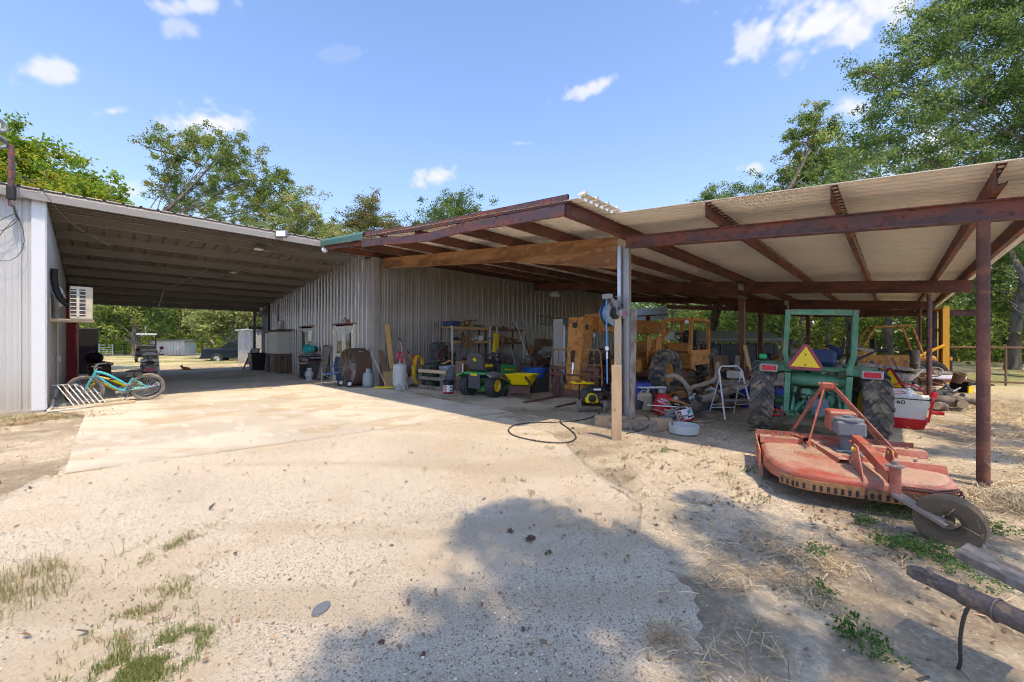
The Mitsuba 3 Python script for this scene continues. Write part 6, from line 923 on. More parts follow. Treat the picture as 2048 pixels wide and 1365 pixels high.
def fan(seed, n, r0, r1, a0, a1, z0, z1):
    g = np.random.default_rng(seed); a, r = np.radians(g.uniform(a0, a1, n)), g.uniform(r0, r1, n); return np.c_[r * np.cos(a) - 6.3, r * np.sin(a) - 12.3, g.uniform(z0, z1, n)]
mass('far_woodland', 'pale sunlit woodland far beyond the carport opening', fan(41, 700, 66, 92, 44, 96, 0, 11), 'light', 42, 60, .55, 1.7, 'woodland')
mass('woodland', 'deep green woodland mass behind the lean-to', np.vstack([fan(42, 900, 46, 70, -18, 34, 0, 13), fan(52, 700, 40, 66, -18, 34, .2, 5)]), 'wood', 43, 60, .42, 1.3, 'woodland')
mass('undergrowth', 'leafy undergrowth and low branches among the trunks behind the lean-to', fan(43, 380, 31, 46, -18, 31, 1.9, 8.5), 'wood', 44, 55, .24, .8, 'undergrowth')
mass('roadside_bushes', 'bright low bushes along the field edge beyond the carport', fan(44, 130, 62, 70, 70, 92, -.2, 2.2), 'maple', 45, 50, .35, .8, 'bushes')
WT = [(24.63, 0.23, 0.16), (39.24, 3.77, 0.20), (34.71, -0.17, 0.15), (32.86, -5.47, 0.13), (30.34, -7.18, 0.15), (38.23, -6.74, 0.20), (29.23, -8.91, 0.14), (25.26, -10.54, 0.34), (44.33, -10.22, 0.20), (47.61, -10.76, 0.18), (30.79, -11.99, 0.26), (39.89, -12.82, 0.20), (45.31, -14.14, 0.16), (38.27, -15.46, 0.15), (56.83, -17.49, 0.20), (27.08, -16.79, 0.27), (48.25, -20.10, 0.20), (52.79, -19.06, 0.17), (45.93, -1.77, 0.20), (40.63, -0.57, 0.17)]
for i, (tx_, ty_, r) in enumerate(WT):
    rng = np.random.default_rng(300 + i); P = P3(tx_, ty_, 0); hgt = rng.uniform(8, 9.5) if i in (0, 1, 2, 3, 4, 18, 19) else rng.uniform(11, 16); tp = P + np.array([rng.normal(0, .6), rng.normal(0, .6), hgt]); bl = [(P + np.array([rng.normal(0, 1.6), rng.normal(0, 1.6), rng.uniform(5.5, hgt - 1)]), rng.uniform(1.0, 1.8)) for _ in range(6)] + [(tp, 1.6)]
    lbl = {15: 'straight dark trunk standing in the grass at the right edge behind the round pipe post', 7: 'thick dark leaning trunk right behind the tractor roll bar', 10: 'pale sunlit trunk behind the forklift guard'}.get(i)
    zone = ('telehandler cab', 'tractor roll bar', 'forklift mast')[0 if i in (0, 1, 2, 18, 19) else 1 if i in (3, 4, 5, 6) else 2]; lbl = lbl or f'slender bare trunk in the woodland behind the {zone}'
    tree('woodland_tree', lbl, P + (0, 0, -.1), r, bl, 'wood', 500 + i, 10, 40, .22, .7, limbs=False, group=None if i in (15, 7, 10) else f'slender trunks behind the {zone}', lean=(tp[0], tp[1]), fork=.8)
# ---------------------------------------------------------------- far things beyond the carport
k = thing('metal_shed', 'pale grey ribbed metal shed beyond the carport post', 'shed', (0, 0, 0)); x0, x1, y0, y1 = .62, 3.4, 16.5, 21.0
m = MB(); 
for a in range(5): part(k, 'wall_panel', panel(MB(), (x0, y0 + .9 * a, 0), (0, 1, 0), (-1, 0, 0), .898, lambda q: Z3(-.1), lambda q: Z3(2.2), minor=False), 'mat_whitewall')
for a in range(3): part(k, 'wall_panel', panel(MB(), (x0 + .93 * a, y0, 0), (1, 0, 0), (0, -1, 0), .925, lambda q: Z3(-.1), lambda q: Z3(2.2), minor=False), 'mat_whitewall')
part(k, 'roof', MB().hull([(x0 - .15, y0 - .15, 2.22), (x1 + .1, y0 - .15, 2.32), (x0 - .15, y1 + .1, 2.22), (x1 + .1, y1 + .1, 2.32), (x0 - .15, y0 - .15, 2.30), (x1 + .1, y0 - .15, 2.42), (x0 - .15, y1 + .1, 2.30), (x1 + .1, y1 + .1, 2.42)]), 'mat_whitetrim'); part(k, 'door', MB().box((2.0, y0 - .04, 1.0), (1.2, .04, 1.6)), 'mat_rust'); part(k, 'window', MB().box((1.2, y0 - .04, 1.3), (.4, .04, .7)), 'mat_pane')
k = thing('parked_car', 'dark blue grey sport utility car parked under the feathery tree', 'car', P3(1.758, 24.842, 1.500) - np.array([0, 0, 1.72]), math.radians(156)); 
part(k, 'body', MB().hull([(x, y, z) for x in (-2.5, 2.45) for y in (-.92, .92) for z in (.45, 1.08)] + [(x, y, 1.14) for x in (-2.4, 2.3) for y in (-.88, .88)]), 'mat_suv'); part(k, 'cab', MB().hull([(1.35, -.84, 1.10), (1.35, .84, 1.10), (-2.4, -.84, 1.1), (-2.4, .84, 1.1), (.75, -.70, 1.66), (.75, .70, 1.66), (-2.1, -.70, 1.66), (-2.1, .70, 1.66)]), 'mat_suv'); part(k, 'side_window', MB().hull([(1.1, -.86, 1.18), (-1.9, -.86, 1.18), (.65, -.75, 1.58), (-1.8, -.75, 1.58), (1.1, .86, 1.18), (-1.9, .86, 1.18), (.65, .75, 1.58), (-1.8, .75, 1.58)]), 'mat_carglass')
for x in (1.5, -1.5):
    for s in (1, -1): w = part(k, 'wheel', MB().torus((x, .84 * s, .40), .29, .12, (0, 1, 0), 24, 10), 'mat_rubber'); part(w, 'rim', MB().lathe([(.22, .0), (.20, .05), (.08, .04), (0, .06)], (x, .90 * s, .40), (0, s, 0), 18), 'mat_chrome', root=k)
part(k, 'headlight', MB().bev((2.42, .68, .8), (.1, .36, .18), .03), 'mat_label'); part(k, 'headlight', MB().bev((2.42, -.68, .8), (.1, .36, .18), .03), 'mat_label'); part(k, 'bumper', MB().bev((2.5, 0, .5), (.16, 1.8, .2), .05), 'mat_darkgrey'); part(k, 'windshield', MB().hull([(1.32, -.78, 1.15), (1.32, .78, 1.15), (.78, -.66, 1.60), (.78, .66, 1.60), (1.37, -.78, 1.15), (1.37, .78, 1.15), (.83, -.66, 1.60), (.83, .66, 1.60)]), 'mat_carglass')
k = thing('coop_shed', 'low white ribbed coop shed right of the scooter in the distance', 'shed', P3(-0.589, 43.922, 1.500) - np.array([0, 0, 1.5]), math.radians(-46)); 
for a in range(4): part(k, 'wall_panel', panel(MB(), (-1.6 + .9 * a, -.8, 0), (1, 0, 0), (0, -1, 0), .89, lambda q: Z3(0), lambda q: Z3(1.45), minor=False), 'mat_whitewall')
part(k, 'core', MB().box((.15, .1, .7), (3.5, 1.7, 1.4)), 'mat_whitetrim'); part(k, 'roof', MB().hull([(-1.8, -1.0, 1.45), (2.1, -1.0, 1.45), (-1.8, 1.1, 1.6), (2.1, 1.1, 1.6), (-1.8, -1.0, 1.5), (2.1, -1.0, 1.5), (-1.8, 1.1, 1.66), (2.1, 1.1, 1.66)]), 'mat_trim')
k = thing('field_gate', 'white metal field gate in the distance left of the scooter', 'gate', P3(-5.709, 47.823, 1.500) - np.array([0, 0, 1.5]), math.radians(-46)); 
for z in (.15, .38, .61, .84, 1.08): part(k, 'rail', MB().beam((-1.0, 0, z), (1.0, 0, z), .05, .05), 'mat_whitetrim')
for x in (-.98, -.45, .98): part(k, 'upright', MB().beam((x, 0, 0), (x, 0, 1.2), .06, .06), 'mat_whitetrim')
k = thing('wire_fence', 'dark wire field fence between the gate and the big trunk', 'fence', P3(-4.279, 47.775, 1.500) - np.array([0, 0, 1.5]), math.radians(-46)); 
for z in (.3, .6, .9, 1.15): part(k, 'wire', MB().cyl((-.9, 0, z), (1.2, 0, z), .02), 'mat_darkgrey')
for x in (-.9, .2, 1.2): part(k, 'post', MB().cyl((x, 0, 0), (x, 0, 1.25), .05), 'mat_darkgrey')
k = thing('utility_cart', 'dark utility cart with white roof behind the scooter', 'utility cart', P3(-3.733, 26.961, 1.500) - np.array([0, 0, 1.5]), math.radians(87)); part(k, 'roof', MB().bev((0, 0, 1.98), (1.3, 1.12, .10), .04), 'mat_whitetrim'); m = MB()
for x in (-.55, .55):
    for y in (-.5, .5): m.beam((x, y, .6), (x * .95, y, 1.95), .05)
part(k, 'frame', m, 'mat_black'); part(k, 'body', MB().bev((0, 0, .62), (2.0, 1.15, .55), .06).bev((-.35, 0, 1.02), (.5, 1.0, .35), .05), 'mat_black'); part(k, 'mesh_panel', MB().box((-.56, -.28, 1.5), (.02, .04, .85)).box((-.56, -.1, 1.5), (.02, .04, .85)).box((-.56, -.3, 1.25), (.02, .5, .05)).box((-.56, -.3, 1.55), (.02, .5, .05)), 'mat_black')
for x in (-.7, .7):
    for s in (1, -1): part(k, 'wheel', MB().torus((x, .55 * s, .3), .2, .09, (0, 1, 0), 18, 8), 'mat_rubber')
k = thing('scooter', 'beige motor scooter with red tail light seen from behind in the carport', 'scooter', (-5.0, 6.35, 0), math.radians(86)); 
part(k, 'rear_body', MB().hull([(-.52, -.10, .62), (-.52, .10, .62), (-.56, -.16, .50), (-.56, .16, .50), (-.45, -.22, .42), (-.45, .22, .42), (.0, -.22, .40), (.0, .22, .40), (-.1, -.19, .72), (-.1, .19, .72), (.12, -.14, .70), (.12, .14, .70), (-.42, -.15, .70), (-.42, .15, .70)]), 'mat_scooter', smooth=35)
part(k, 'seat', MB().hull([(-.50, -.11, .72), (-.50, .11, .72), (.22, -.11, .74), (.22, .11, .74), (-.45, -.10, .80), (-.45, .10, .80), (.15, -.10, .80), (.15, .10, .80)]), 'mat_brownwood'); part(k, 'tail_light', MB().hull([(-.565, -.12, .60), (-.565, .12, .60), (-.58, -.08, .48), (-.58, .08, .48), (-.50, -.12, .60), (-.50, .12, .60), (-.50, -.08, .48), (-.50, .08, .48)]), 'mat_redlens'); part(k, 'number_plate', MB().bev((-.60, 0, .36), (.015, .19, .14), .004), 'mat_label'); part(k, 'grab_rail', MB().tube([(-.2, -.2, .76), (-.52, -.16, .78), (-.58, 0, .79), (-.52, .16, .78), (-.2, .2, .76)], .016, 8), 'mat_black')
part(k, 'leg_shield', MB().hull([(.52, -.28, .30), (.52, .28, .30), (.60, -.24, .85), (.60, .24, .85), (.68, -.1, .95), (.68, .1, .95), (.58, -.28, .30), (.58, .28, .30), (.70, -.2, .6), (.70, .2, .6)]), 'mat_scooter'); part(k, 'floorboard', MB().bev((.28, 0, .30), (.6, .4, .08), .02), 'mat_scooter'); part(k, 'handlebar', MB().hull([(.48, -.22, 1.0), (.48, .22, 1.0), (.50, -.12, 1.1), (.50, .12, 1.1), (.62, -.12, 1.08), (.62, .12, 1.08), (.58, -.2, .96), (.58, .2, .96)]).cyl((.5, -.36, 1.0), (.52, .36, 1.0), .02).cyl((.56, 0, .8), (.56, 0, 1.0), .05), 'mat_scooter'); part(k, 'grip', MB().cyl((.5, .22, 1.0), (.48, .38, 1.0), .024), 'mat_black'); part(k, 'grip', MB().cyl((.5, -.22, 1.0), (.48, -.38, 1.0), .024), 'mat_black')
part(k, 'mirror', MB().cyl((.5, -.26, 1.05), (.5, -.30, 1.2), .008).lathe([(0, -.012), (.055, -.01), (.06, 0), (.055, .01), (0, .012)], (.5, -.32, 1.25), (1, 0, .1), 16), 'mat_maroon'); part(k, 'mirror', MB().cyl((.5, .26, 1.05), (.5, .30, 1.18), .008).lathe([(0, -.012), (.055, -.01), (.06, 0), (.055, .01), (0, .012)], (.5, .31, 1.20), (1, 0, .1), 16), 'mat_black')
for x in (-.42, .72): part(k, 'wheel', MB().torus((x, 0, .22), .155, .065, (0, 1, 0), 22, 8), 'mat_rubber')
part(k, 'exhaust', MB().lathe([(0, -.2), (.05, -.18), (.06, .15), (.05, .2), (.03, .2), (0, .15)], (-.45, -.22, .24), (-1, 0, 0), 14), 'mat_black'); part(k, 'turn_signal', MB().bev((-.52, -.2, .68), (.06, .07, .05), .015), 'mat_maroon'); part(k, 'turn_signal', MB().bev((-.52, .2, .68), (.06, .07, .05), .015), 'mat_maroon')
k = thing('workbench', 'low dark wooden bench beside the red wall', 'bench', (-6.2, 10.6, 0), math.radians(95)); part(k, 'top', MB().bev((0, 0, .62), (2.4, .55, .08), .01), 'mat_greywood'); 
for x in (-1.05, 1.05): part(k, 'leg', MB().bev((x, 0, .29), (.14, .45, .58), .01), 'mat_brownwood')
part(k, 'rail', MB().box((0, .2, .35), (2.0, .05, .1)), 'mat_brownwood'); single('duffel_bag', 'black padded bag lying on the wooden bench', 'bag', MB().lathe([(0, -.75), (.16, -.72), (.22, -.6), (.22, .6), (.16, .72), (0, .75)], (0, 0, .2), (1, 0, 0), 16), 'mat_black', (-6.35, 10.3, .66), math.radians(95), smooth=True)
single('smoker_cabinet', 'tall black cabinet behind the red wall', 'cabinet', MB().bev((0, 0, 1.05), (.9, .8, 2.1), .03).box((-.46, 0, 1.05), (.02, .7, 1.9)), 'mat_black', (-6.65, 15.2, 0)); single('gate_post', 'pale timber post right of the tall black cabinet', 'post', MB().bev((0, 0, 1.0), (.14, .14, 2.0), .01), 'mat_palewood', (-6.35, 16.6, 0))
k = thing('dog', 'small reddish dog lying on the drive beyond the carport', 'dog', P3(-3.119, 14.030, 1.500) - np.array([0, 0, 1.5]), math.radians(-46), scale=.62); body = MB()
def blob_body(segs):
    import manifold3d as mf
    out = None
    for (a, ra), (b, rb) in segs:
        P = [mf.Manifold.sphere(r, 14).translate(tuple(map(float, c))) for c, r in ((a, ra), (b, rb))]; h = mf.Manifold.batch_hull(P); out = h if out is None else out + h
    me = out.refine_to_length(.05).to_mesh(); t = trimesh.Trimesh(me.vert_properties[:, :3], me.tri_verts); trimesh.smoothing.filter_taubin(t, iterations=8); return MB().add(t.vertices, t.faces)
part(k, 'body', blob_body([(((.30, 0, .13), .11), ((-.02, 0, .15), .125)), (((-.02, 0, .15), .125), ((-.20, 0, .20), .10)), (((-.20, 0, .20), .09), ((-.27, 0, .33), .065)), (((-.27, 0, .33), .075), ((-.40, -.02, .31), .035)), (((-.25, .05, .38), .02), ((-.24, .07, .47), .008)), (((-.25, -.05, .38), .02), ((-.24, -.07, .47), .008)), (((-.15, .08, .06), .04), ((-.42, .08, .03), .025)), (((-.15, -.08, .06), .04), ((-.42, -.08, .03), .025)), (((.28, .1, .1), .08), ((.10, .16, .04), .035)), (((.10, .16, .04), .03), ((.28, .2, .03), .02)), (((.36, 0, .08), .04), ((.62, .12, .04), .03)), (((.28, -.1, .1), .08), ((.10, -.16, .04), .035))]), 'mat_foxfur', smooth=True)
# ---------------------------------------------------------------- fittings on the buildings
k = thing('service_mast', 'rusty electric service mast with two grey insulator rings above the barn roof', 'mast', (-7.47, .48, 4.3)); part(k, 'pipe', MB().cyl((0, 0, -.1), (.0, 0, 1.12), .045, n=14), 'mat_primer'); part(k, 'boot', MB().bev((0, -.02, .16), (.12, .12, .28), .02), 'mat_black')
for z in (1.42, 1.10): part(k, 'insulator', MB().torus((-.16, -.06, z + .02), .11, .035, (.55, -.8, 0), 22, 8), 'mat_dullsteel')
part(k, 'bracket', MB().beam((0, 0, 1.08), (-.18, -.05, 1.24), .05), 'mat_darkgrey'); part(k, 'wires', MB().tube(bez([(0, -.05, .9), (.15, -.1, .6), (-.05, -.1, .3), (0, -.1, -.05), (.08, .1, -.35)], 12), .012, 6).tube(bez([(.06, .1, -.2), (-.5, .1, -.65), (-.2, .12, -.85), (.1, .1, -.3)], 12), .007, 5).tube(bez([(.06, .1, -.2), (.45, .14, -1.3), (-.35, .14, -1.5), (-.45, .14, -1.1), (.05, .12, -.3)], 14), .006, 5).tube(bez([(.05, 0, .9), (.6, 0, .9), (.6, 0, .4), (.1, 0, .5)], 10), .006, 5).tube(bez([(0, -.1, .6), (.5, -.05, .4), (.55, .05, .1), (.5, .1, -.2), (1.4, .3, -.6)], 10), .006, 5), 'mat_darkgrey'); part(k, 'cable_bundle', MB().tube([(.02, -.06, .0), (.05, .1, -.25), (.1, .13, -.5)], .025, 8), 'mat_dullsteel')
k = thing('flood_light', 'lit white flood light on the carport fascia', 'flood light', (-2.60, .44, 4.52), math.radians(-45), pitch=math.radians(0)); part(k, 'housing', MB().bev((0, 0, .06), (.30, .12, .2), .02), 'mat_dullsteel'); lam = part(k, 'lamp_face', MB().box((0, -.066, .05), (.22, .008, .11)), 'mat_label'); scene[lam]['emitter'] = {'type': 'area', 'radiance': {'type': 'rgb', 'value': [1.6, 1.6, 1.5]}}; part(k, 'bracket', MB().beam((-.17, .02, .0), (-.17, .1, .14), .02).beam((.17, .02, 0), (.17, .1, .14), .02), 'mat_darkgrey')
for nm, lb_, pos in (('dome_light', 'lit dome lamp under the carport roof nearer to the fascia', (-2.85, 1.75, 4.30)), ('dome_light', 'lit dome lamp deeper under the carport roof', (-2.85, 4.9, 3.96))):
    k = thing(nm, lb_, 'lamp', pos); part(k, 'shade', MB().lathe([(.02, .16), (.05, .13), (.15, .03), (.16, 0), (.15, .0), (.04, .12), (0, .13)], n=20), 'mat_dullsteel'); b = part(k, 'bulb', MB().lathe([(0, -.03), (.11, -.015), (.135, .012), (0, .03)], n=16), 'mat_label'); scene[b]['emitter'] = {'type': 'area', 'radiance': {'type': 'rgb', 'value': [2.2, 2.1, 1.9]}}; part(k, 'stem', MB().cyl((0, 0, .14), (0, 0, .32), .015), 'mat_black')
k = thing('camera_lamp', 'round white twin lamp at the corner of the fascia and green trim', 'lamp', (-1.42, .42, 4.33)); part(k, 'lens', MB().lathe([(0, .1), (.06, .08), (.08, 0), (.05, -.07), (0, -.09)], (0, -.02, -.03), (.5, -.7, -.4), 16), 'mat_label', smooth=40); part(k, 'mount', MB().bev((0, .05, .08), (.09, .09, .12), .02), 'mat_dullsteel')
k = thing('air_conditioner', 'beige air conditioner unit on a bracket high on the barn side wall', 'air conditioner', (-6.53, 1.42, 2.02)); part(k, 'case', MB().bev((0, .42, .37), (.37, .84, .76), .015), 'mat_beige'); part(k, 'grille', MB().box((-.055, -.003, .37), (.24, .006, .62)), 'mat_darkgrey'); m = MB()
part(k, 'frame_bar', MB().box((-.055, -.008, .37), (.045, .01, .64)), 'mat_offwhite')
for z in np.linspace(.10, .64, 7): part(k, 'slat', MB().box((-.055, -.009, z), (.25, .010, .020)), 'mat_offwhite')
part(k, 'bracket', MB().box((-.20, .1, -.04), (.80, .05, .06)).box((-.20, .75, -.04), (.80, .05, .06)).box((-.50, .1, .2), (.05, .05, .5)).box((-.2, .42, -.02), (.75, .8, .015)), 'mat_beige'); part(k, 'corrugated_hose', MB().tube(bez([(-.18, .2, .30), (-.42, .15, .42), (-.44, .1, .9), (-.42, .12, 1.12)], 16), .055 + .008 * np.array([i % 2 for i in range(16)]), 10), 'mat_black'); part(k, 'insulation', MB().hull([(-.36, .25, .25), (-.36, .25, .75), (-.30, .3, .3), (-.31, .3, .7), (-.25, .3, .5), (-.4, .35, .5)]), 'mat_label')
# ---------------------------------------------------------------- right background
k = thing('field_shed', 'low dark shed with pale green metal roof behind the lean-to posts', 'shed', P3(19.681, -4.721, 1.500) - np.array([0, 0, 1.5]), math.radians(-46)); part(k, 'wall', MB().box((0, 0, .65), (5.6, 2.2, 1.3)), 'mat_darkgrey'); part(k, 'roof', MB().hull([(-2.9, -1.3, 1.62), (2.9, -1.3, 1.62), (-2.9, 0, 2.1), (2.9, 0, 2.1), (-2.9, 1.3, 1.62), (2.9, 1.3, 1.62), (-2.9, -1.3, 1.58), (2.9, -1.3, 1.58), (-2.9, 1.3, 1.58), (2.9, 1.3, 1.58)]), 'mat_roofgreen'); part(k, 'fascia', MB().box((0, -1.31, 1.50), (5.8, .03, .16)), 'mat_greywood')
for x in np.linspace(-2.6, 2.6, 6): part(k, 'wall_post', MB().box((x, -1.12, .7), (.06, .06, 1.4)), 'mat_greywood')
k = thing('white_panel_wall', 'white sheet wall at the dark far corner of the lean-to', 'wall', (0, 0, 0)); part(k, 'sheet', MB().box((20.0, -.2, 3.35), (.06, 2.4, .85)), 'mat_tank'); part(k, 'rail', MB().box((19.95, -.2, 3.25), (.05, 2.4, .08)), 'mat_rust')
k = thing('post_stump', 'thick weathered tree trunk post beside the forklift', 'post', P3(11.027, -12.746, 1.500) - np.array([0, 0, 1.5])); part(k, '', MB().tube([(0, 0, -.1), (.01, .02, .4), (0, 0, .8), (.0, .01, 1.22)], [.13, .12, .115, .12], 12), 'mat_bark', root=k, smooth=True)
for i, (z, dx, lb_) in enumerate(((.10, 0, 'worn tyre at the bottom of the stack behind the tractor'), (.30, .03, 'worn tyre in the middle of the stack behind the tractor'), (.50, -.02, 'worn tyre on top of the stack behind the tractor'))): single('old_tyre', lb_, 'tyre', tyre_mesh(.36, .19, (0, 0, 0), .55, 0, axis=(0, 0, 1)), 'mat_greywood', P3(9.218, -12.302, 1.500) + (dx, dx, z - 1.5), smooth=40)
k = thing('spray_tank', 'white plastic sprayer tank with number 40 on a bright red base', 'sprayer', (3.62, -12.42, -.06), math.radians(-4), scale=.86); part(k, 'tank', MB().hull([(x, y, z) for z, s in ((.22, .82), (.62, 1.0), (.70, .96)) for x in (-.30 * s, .30 * s) for y in (-.36 * s, .36 * s)]).bev((0, .10, .75), (.4, .42, .14), .04), 'mat_white', smooth=30)
part(k, 'red_base', MB().hull([(x * s, y * s, z) for z, s in ((.04, .72), (.26, .9)) for x in (-.34, .34) for y in (-.38, .38)]), 'mat_redpl'); part(k, 'red_strap', MB().hull([(-.30, -.36, .22), (-.30, -.43, .66), (.1, -.36, .22), (.1, -.43, .66), (-.30, -.33, .22), (-.30, -.38, .66), (.1, -.33, .22), (.1, -.38, .66)]).bev((-.1, -.46, .40), (.1, .2, .06), .01), 'mat_redpl'); part(k, 'red_cap', MB().cyl((-.1, -.40, .70), (-.1, -.43, .80), .06, .05, n=12), 'mat_redpl'); part(k, 'strap', MB().box((0, -.02, .655), (.62, .74, .016)), 'mat_black')
part(k, 'lettering', MB().text('40', .075, (-.302, .04, .545), (0, -1, 0), (.0, 0, 1), True, .004), 'mat_black'); part(k, 'logo', MB().tube(arcp((-.206, .08, .765), .05, 0, 6.28, 14, (0, 2.2, 0), (0, 0, .6)), .006, 5), 'mat_redlens'); part(k, 'hoses', MB().tube(bez([(-.1, .3, .82), (.1, .1, 1.0), (0, -.2, .95), (.1, -.3, .75)], 10), .015, 6).tube(bez([(.1, .3, .82), (-.2, .2, .95), (.1, -.1, 1.0), (0, -.25, .8)], 10), .012, 6), 'mat_redlens')
SB = thing('wagon_sign', 'second slow vehicle triangle standing behind the right tractor tyre', 'sign', (5.25, -12.22, .66), math.radians(-25)); smv(SB, (0, 0, 0), .34, SB, (0, -1, 0), (0, 0, 1))
k = thing('trailer_rack', 'long low trailer frame with pale rail in front of the forklift', 'trailer', P3(10.766, -13.051, 1.500) - np.array([0, 0, 1.5]), math.radians(-46)); part(k, 'rail', MB().beam((-2.2, 0, .82), (.9, 0, .52), .08, .10), 'mat_greywood'); part(k, 'rail', MB().beam((-.2, -.1, .46), (.95, -.1, .44), .06, .10), 'mat_label'); part(k, 'cross_beam', MB().bev((.4, 0, .36), (.9, .8, .06), .01), 'mat_rust'); part(k, 'leg', MB().box((.9, 0, .2), (.08, .5, .4)), 'mat_black'); part(k, 'marker', MB().box((.85, -.3, .1), (.12, .03, .2)), 'mat_yellowfl')
single('tarp', 'dark crumpled tarp lying under the trailer frame', 'tarp', lumps((0, 0, .06), 40, (.28, .16, .03), 21), 'mat_darkgrey', P3(9.846, -13.248, 1.500) - np.array([0, 0, 1.5])); single('sheet_scrap', 'bent grey metal scrap with a white corner on the dirt', 'scrap', MB().bev((0, 0, .08), (.7, .5, .03), .01, roty(.15)).hull([(.1, -.3, .0), (.3, -.3, .0), (.25, -.3, .22), (.1, -.26, 0), (.3, -.26, 0)]), 'mat_dullsteel', P3(8.231, -13.151, 1.500) - np.array([0, 0, 1.5]))
rng = np.random.default_rng(31); LG = ['short split log in the heap left of the round pipe post', 'sawn log with pale end in the heap left of the round pipe post', 'pale bare root branch poking out of the log heap', 'dark bark log at the right of the heap', 'small round log at the front of the heap', 'crooked log at the back of the heap']
for i, lb_ in enumerate(LG):
    c = P3(6.285, -12.999, 1.500) + RGT * .14 * i + FWD * .12 * (i % 3); c[2] = .09 + .1 * (i % 2); a = rng.uniform(0, 3.1); d = np.array([math.cos(a), math.sin(a), .12 if i != 2 else .8]) * rng.uniform(.18, .3); r = (.09, .11, .05, .09, .08, .07)[i]; k = thing('firewood_log', lb_, 'log', c); part(k, 'bark', MB().tube([-d, (0, 0, .02), d], [r, r * .95, r * .9], 10, cap=False), 'mat_bark', smooth=True); part(k, 'cut_end', MB().cyl(d * .985, d, r * .9, n=10), 'mat_palewood'); part(k, 'cut_end', MB().cyl(-d, -d * .985, r, n=10), 'mat_palewood')
k = thing('fence_panel', 'dark steel pipe fence with gate behind the round pipe post', 'fence', (14.6, -14.0, 0), math.radians(-80)); 
for z in (.12, 1.28): part(k, 'rail', MB().cyl((-.6, 0, z), (6.5, 0, z), .03), 'mat_brownwood')
for x in (-.5, .55, 1.0, 2.4, 3.4, 4.6, 6.0): part(k, 'upright', MB().cyl((x, 0, 0), (x, 0, 1.35), .03), 'mat_brownwood')
single('feed_box', 'dark box standing among the far trunks at the right', 'box', MB().bev((0, 0, 1.5), (.9, .9, 1.4), .03).box((0, 0, .4), (.15, .15, .8)), 'mat_black', P3(39.019, -17.688, 1.500) - np.array([0, 0, 1.5])); k = thing('farm_implement', 'dark tangle of farm implement bars behind the tractor', 'implement', P3(13.432, -10.486, 1.500) - np.array([0, 0, 1.5])); m = MB(); rng = np.random.default_rng(8)
for i in range(16): a = np.array([rng.uniform(-2.6, 2.6), rng.uniform(-.8, .8), rng.uniform(.2, 1.2)]); m.beam(a, a + rng.normal(0, .5, 3) * (1, 1, .8), .07)
part(k, 'bars', m, 'mat_darkgrey', kind='stuff'); part(k, 'tank', MB().lathe([(0, -.6), (.3, -.55), (.35, 0), (.3, .55), (0, .6)], (.3, 0, 1.0), (1, 0, 0), 16), 'mat_navy')
CLOD = [(-4.03, -10.3), (-4.08, -10.51), (-4.04, -10.09), (-5.32, -10.44), (-5.22, -10.66), (-0.62, -8.28)]
# ---------------------------------------------------------------- grass, weeds, straw, leaf litter, clods
def gz(x, y):
    x, y = np.atleast_1d(x).astype(float), np.atleast_1d(y).astype(float); z = groundz(x, y); z = np.where(inside(DRIVE, x, y), .0, z); return np.where(inside(SLABP, x, y), .002, z)
def patchy(q, f, seed): return meshkit.fbm(np.c_[q * f, np.full(len(q), seed * 3.7)], 3, seed)
def blades(m, xy, h, w, pal, rng, lean=.5):
    xy = np.asarray(xy); N = len(xy); a = rng.uniform(0, 2 * np.pi, N); d = np.stack([np.cos(a), np.sin(a)], 1); s = np.stack([-d[:, 1], d[:, 0]], 1); hh = h * rng.uniform(.5, 1.25, N); ln = lean * rng.uniform(.2, 1.4, N); z0 = gz(xy[:, 0], xy[:, 1])
    b = np.c_[xy, z0 - .004]; mid = np.c_[xy + d * (hh * ln * .35)[:, None], z0 + hh * .62]; tip = np.c_[xy + d * (hh * ln)[:, None], z0 + hh * np.clip(1.1 - ln * .5, .25, 1)]; W_ = np.c_[s * w / 2, np.zeros(N)]
    v = np.stack([b - W_, b + W_, mid - W_ * .7, mid + W_ * .7, tip], 1).reshape(-1, 3); i = np.arange(N)[:, None] * 5; f = np.concatenate([i + [0, 1, 3], i + [0, 3, 2], i + [2, 3, 4]]).reshape(-1, 3); c = np.asarray(pal)[rng.integers(0, len(pal), N)] * rng.uniform(.7, 1.3, (N, 1)); m.add(v, f, np.repeat(c, 5, 0))
GP, DP = [(.22, .28, .07), (.28, .33, .10), (.17, .23, .06), (.40, .37, .16)], [(.42, .34, .17), (.36, .28, .14), (.50, .42, .24), (.22, .22, .08)]
def patch(name, label, spots, n, h, w, pal, seed, lean=.6, cat='grass'):
    rng = np.random.default_rng(seed); m = MB()
    for (cx, cy), rx, ry, ang, dens in spots:
        q = rng.normal(0, .8, (int(n * dens), 2)) * (rx, ry); c, s = math.cos(ang), math.sin(ang); q = q @ np.array([[c, s], [-s, c]]) + (cx, cy); q = q[patchy(q, 14, seed) + rng.uniform(-.06, .06, len(q)) > .5]
        if len(q): blades(m, q, h, w, pal, rng, lean)
    return single(name, label, cat, m, 'mat_leaf', kind='stuff', col=True)
patch('grass_tuft', 'tall dry and green grass tuft at the left edge of the picture', [((-6.66, -8.32), .22, .16, 0, 1), ((-6.57, -8.63), .16, .16, 0, .6)], 800, .09, .003, GP + DP + DP, 1, .9)
patch('grass', 'low bright green grass patch at the bottom left', [((-6.18, -9.78), .22, .10, .8, 1), ((-6.31, -9.73), .2, .1, .8, .8), ((-6.04, -9.80), .12, .08, .8, .7)], 2400, .032, .003, GP, 2, .8)
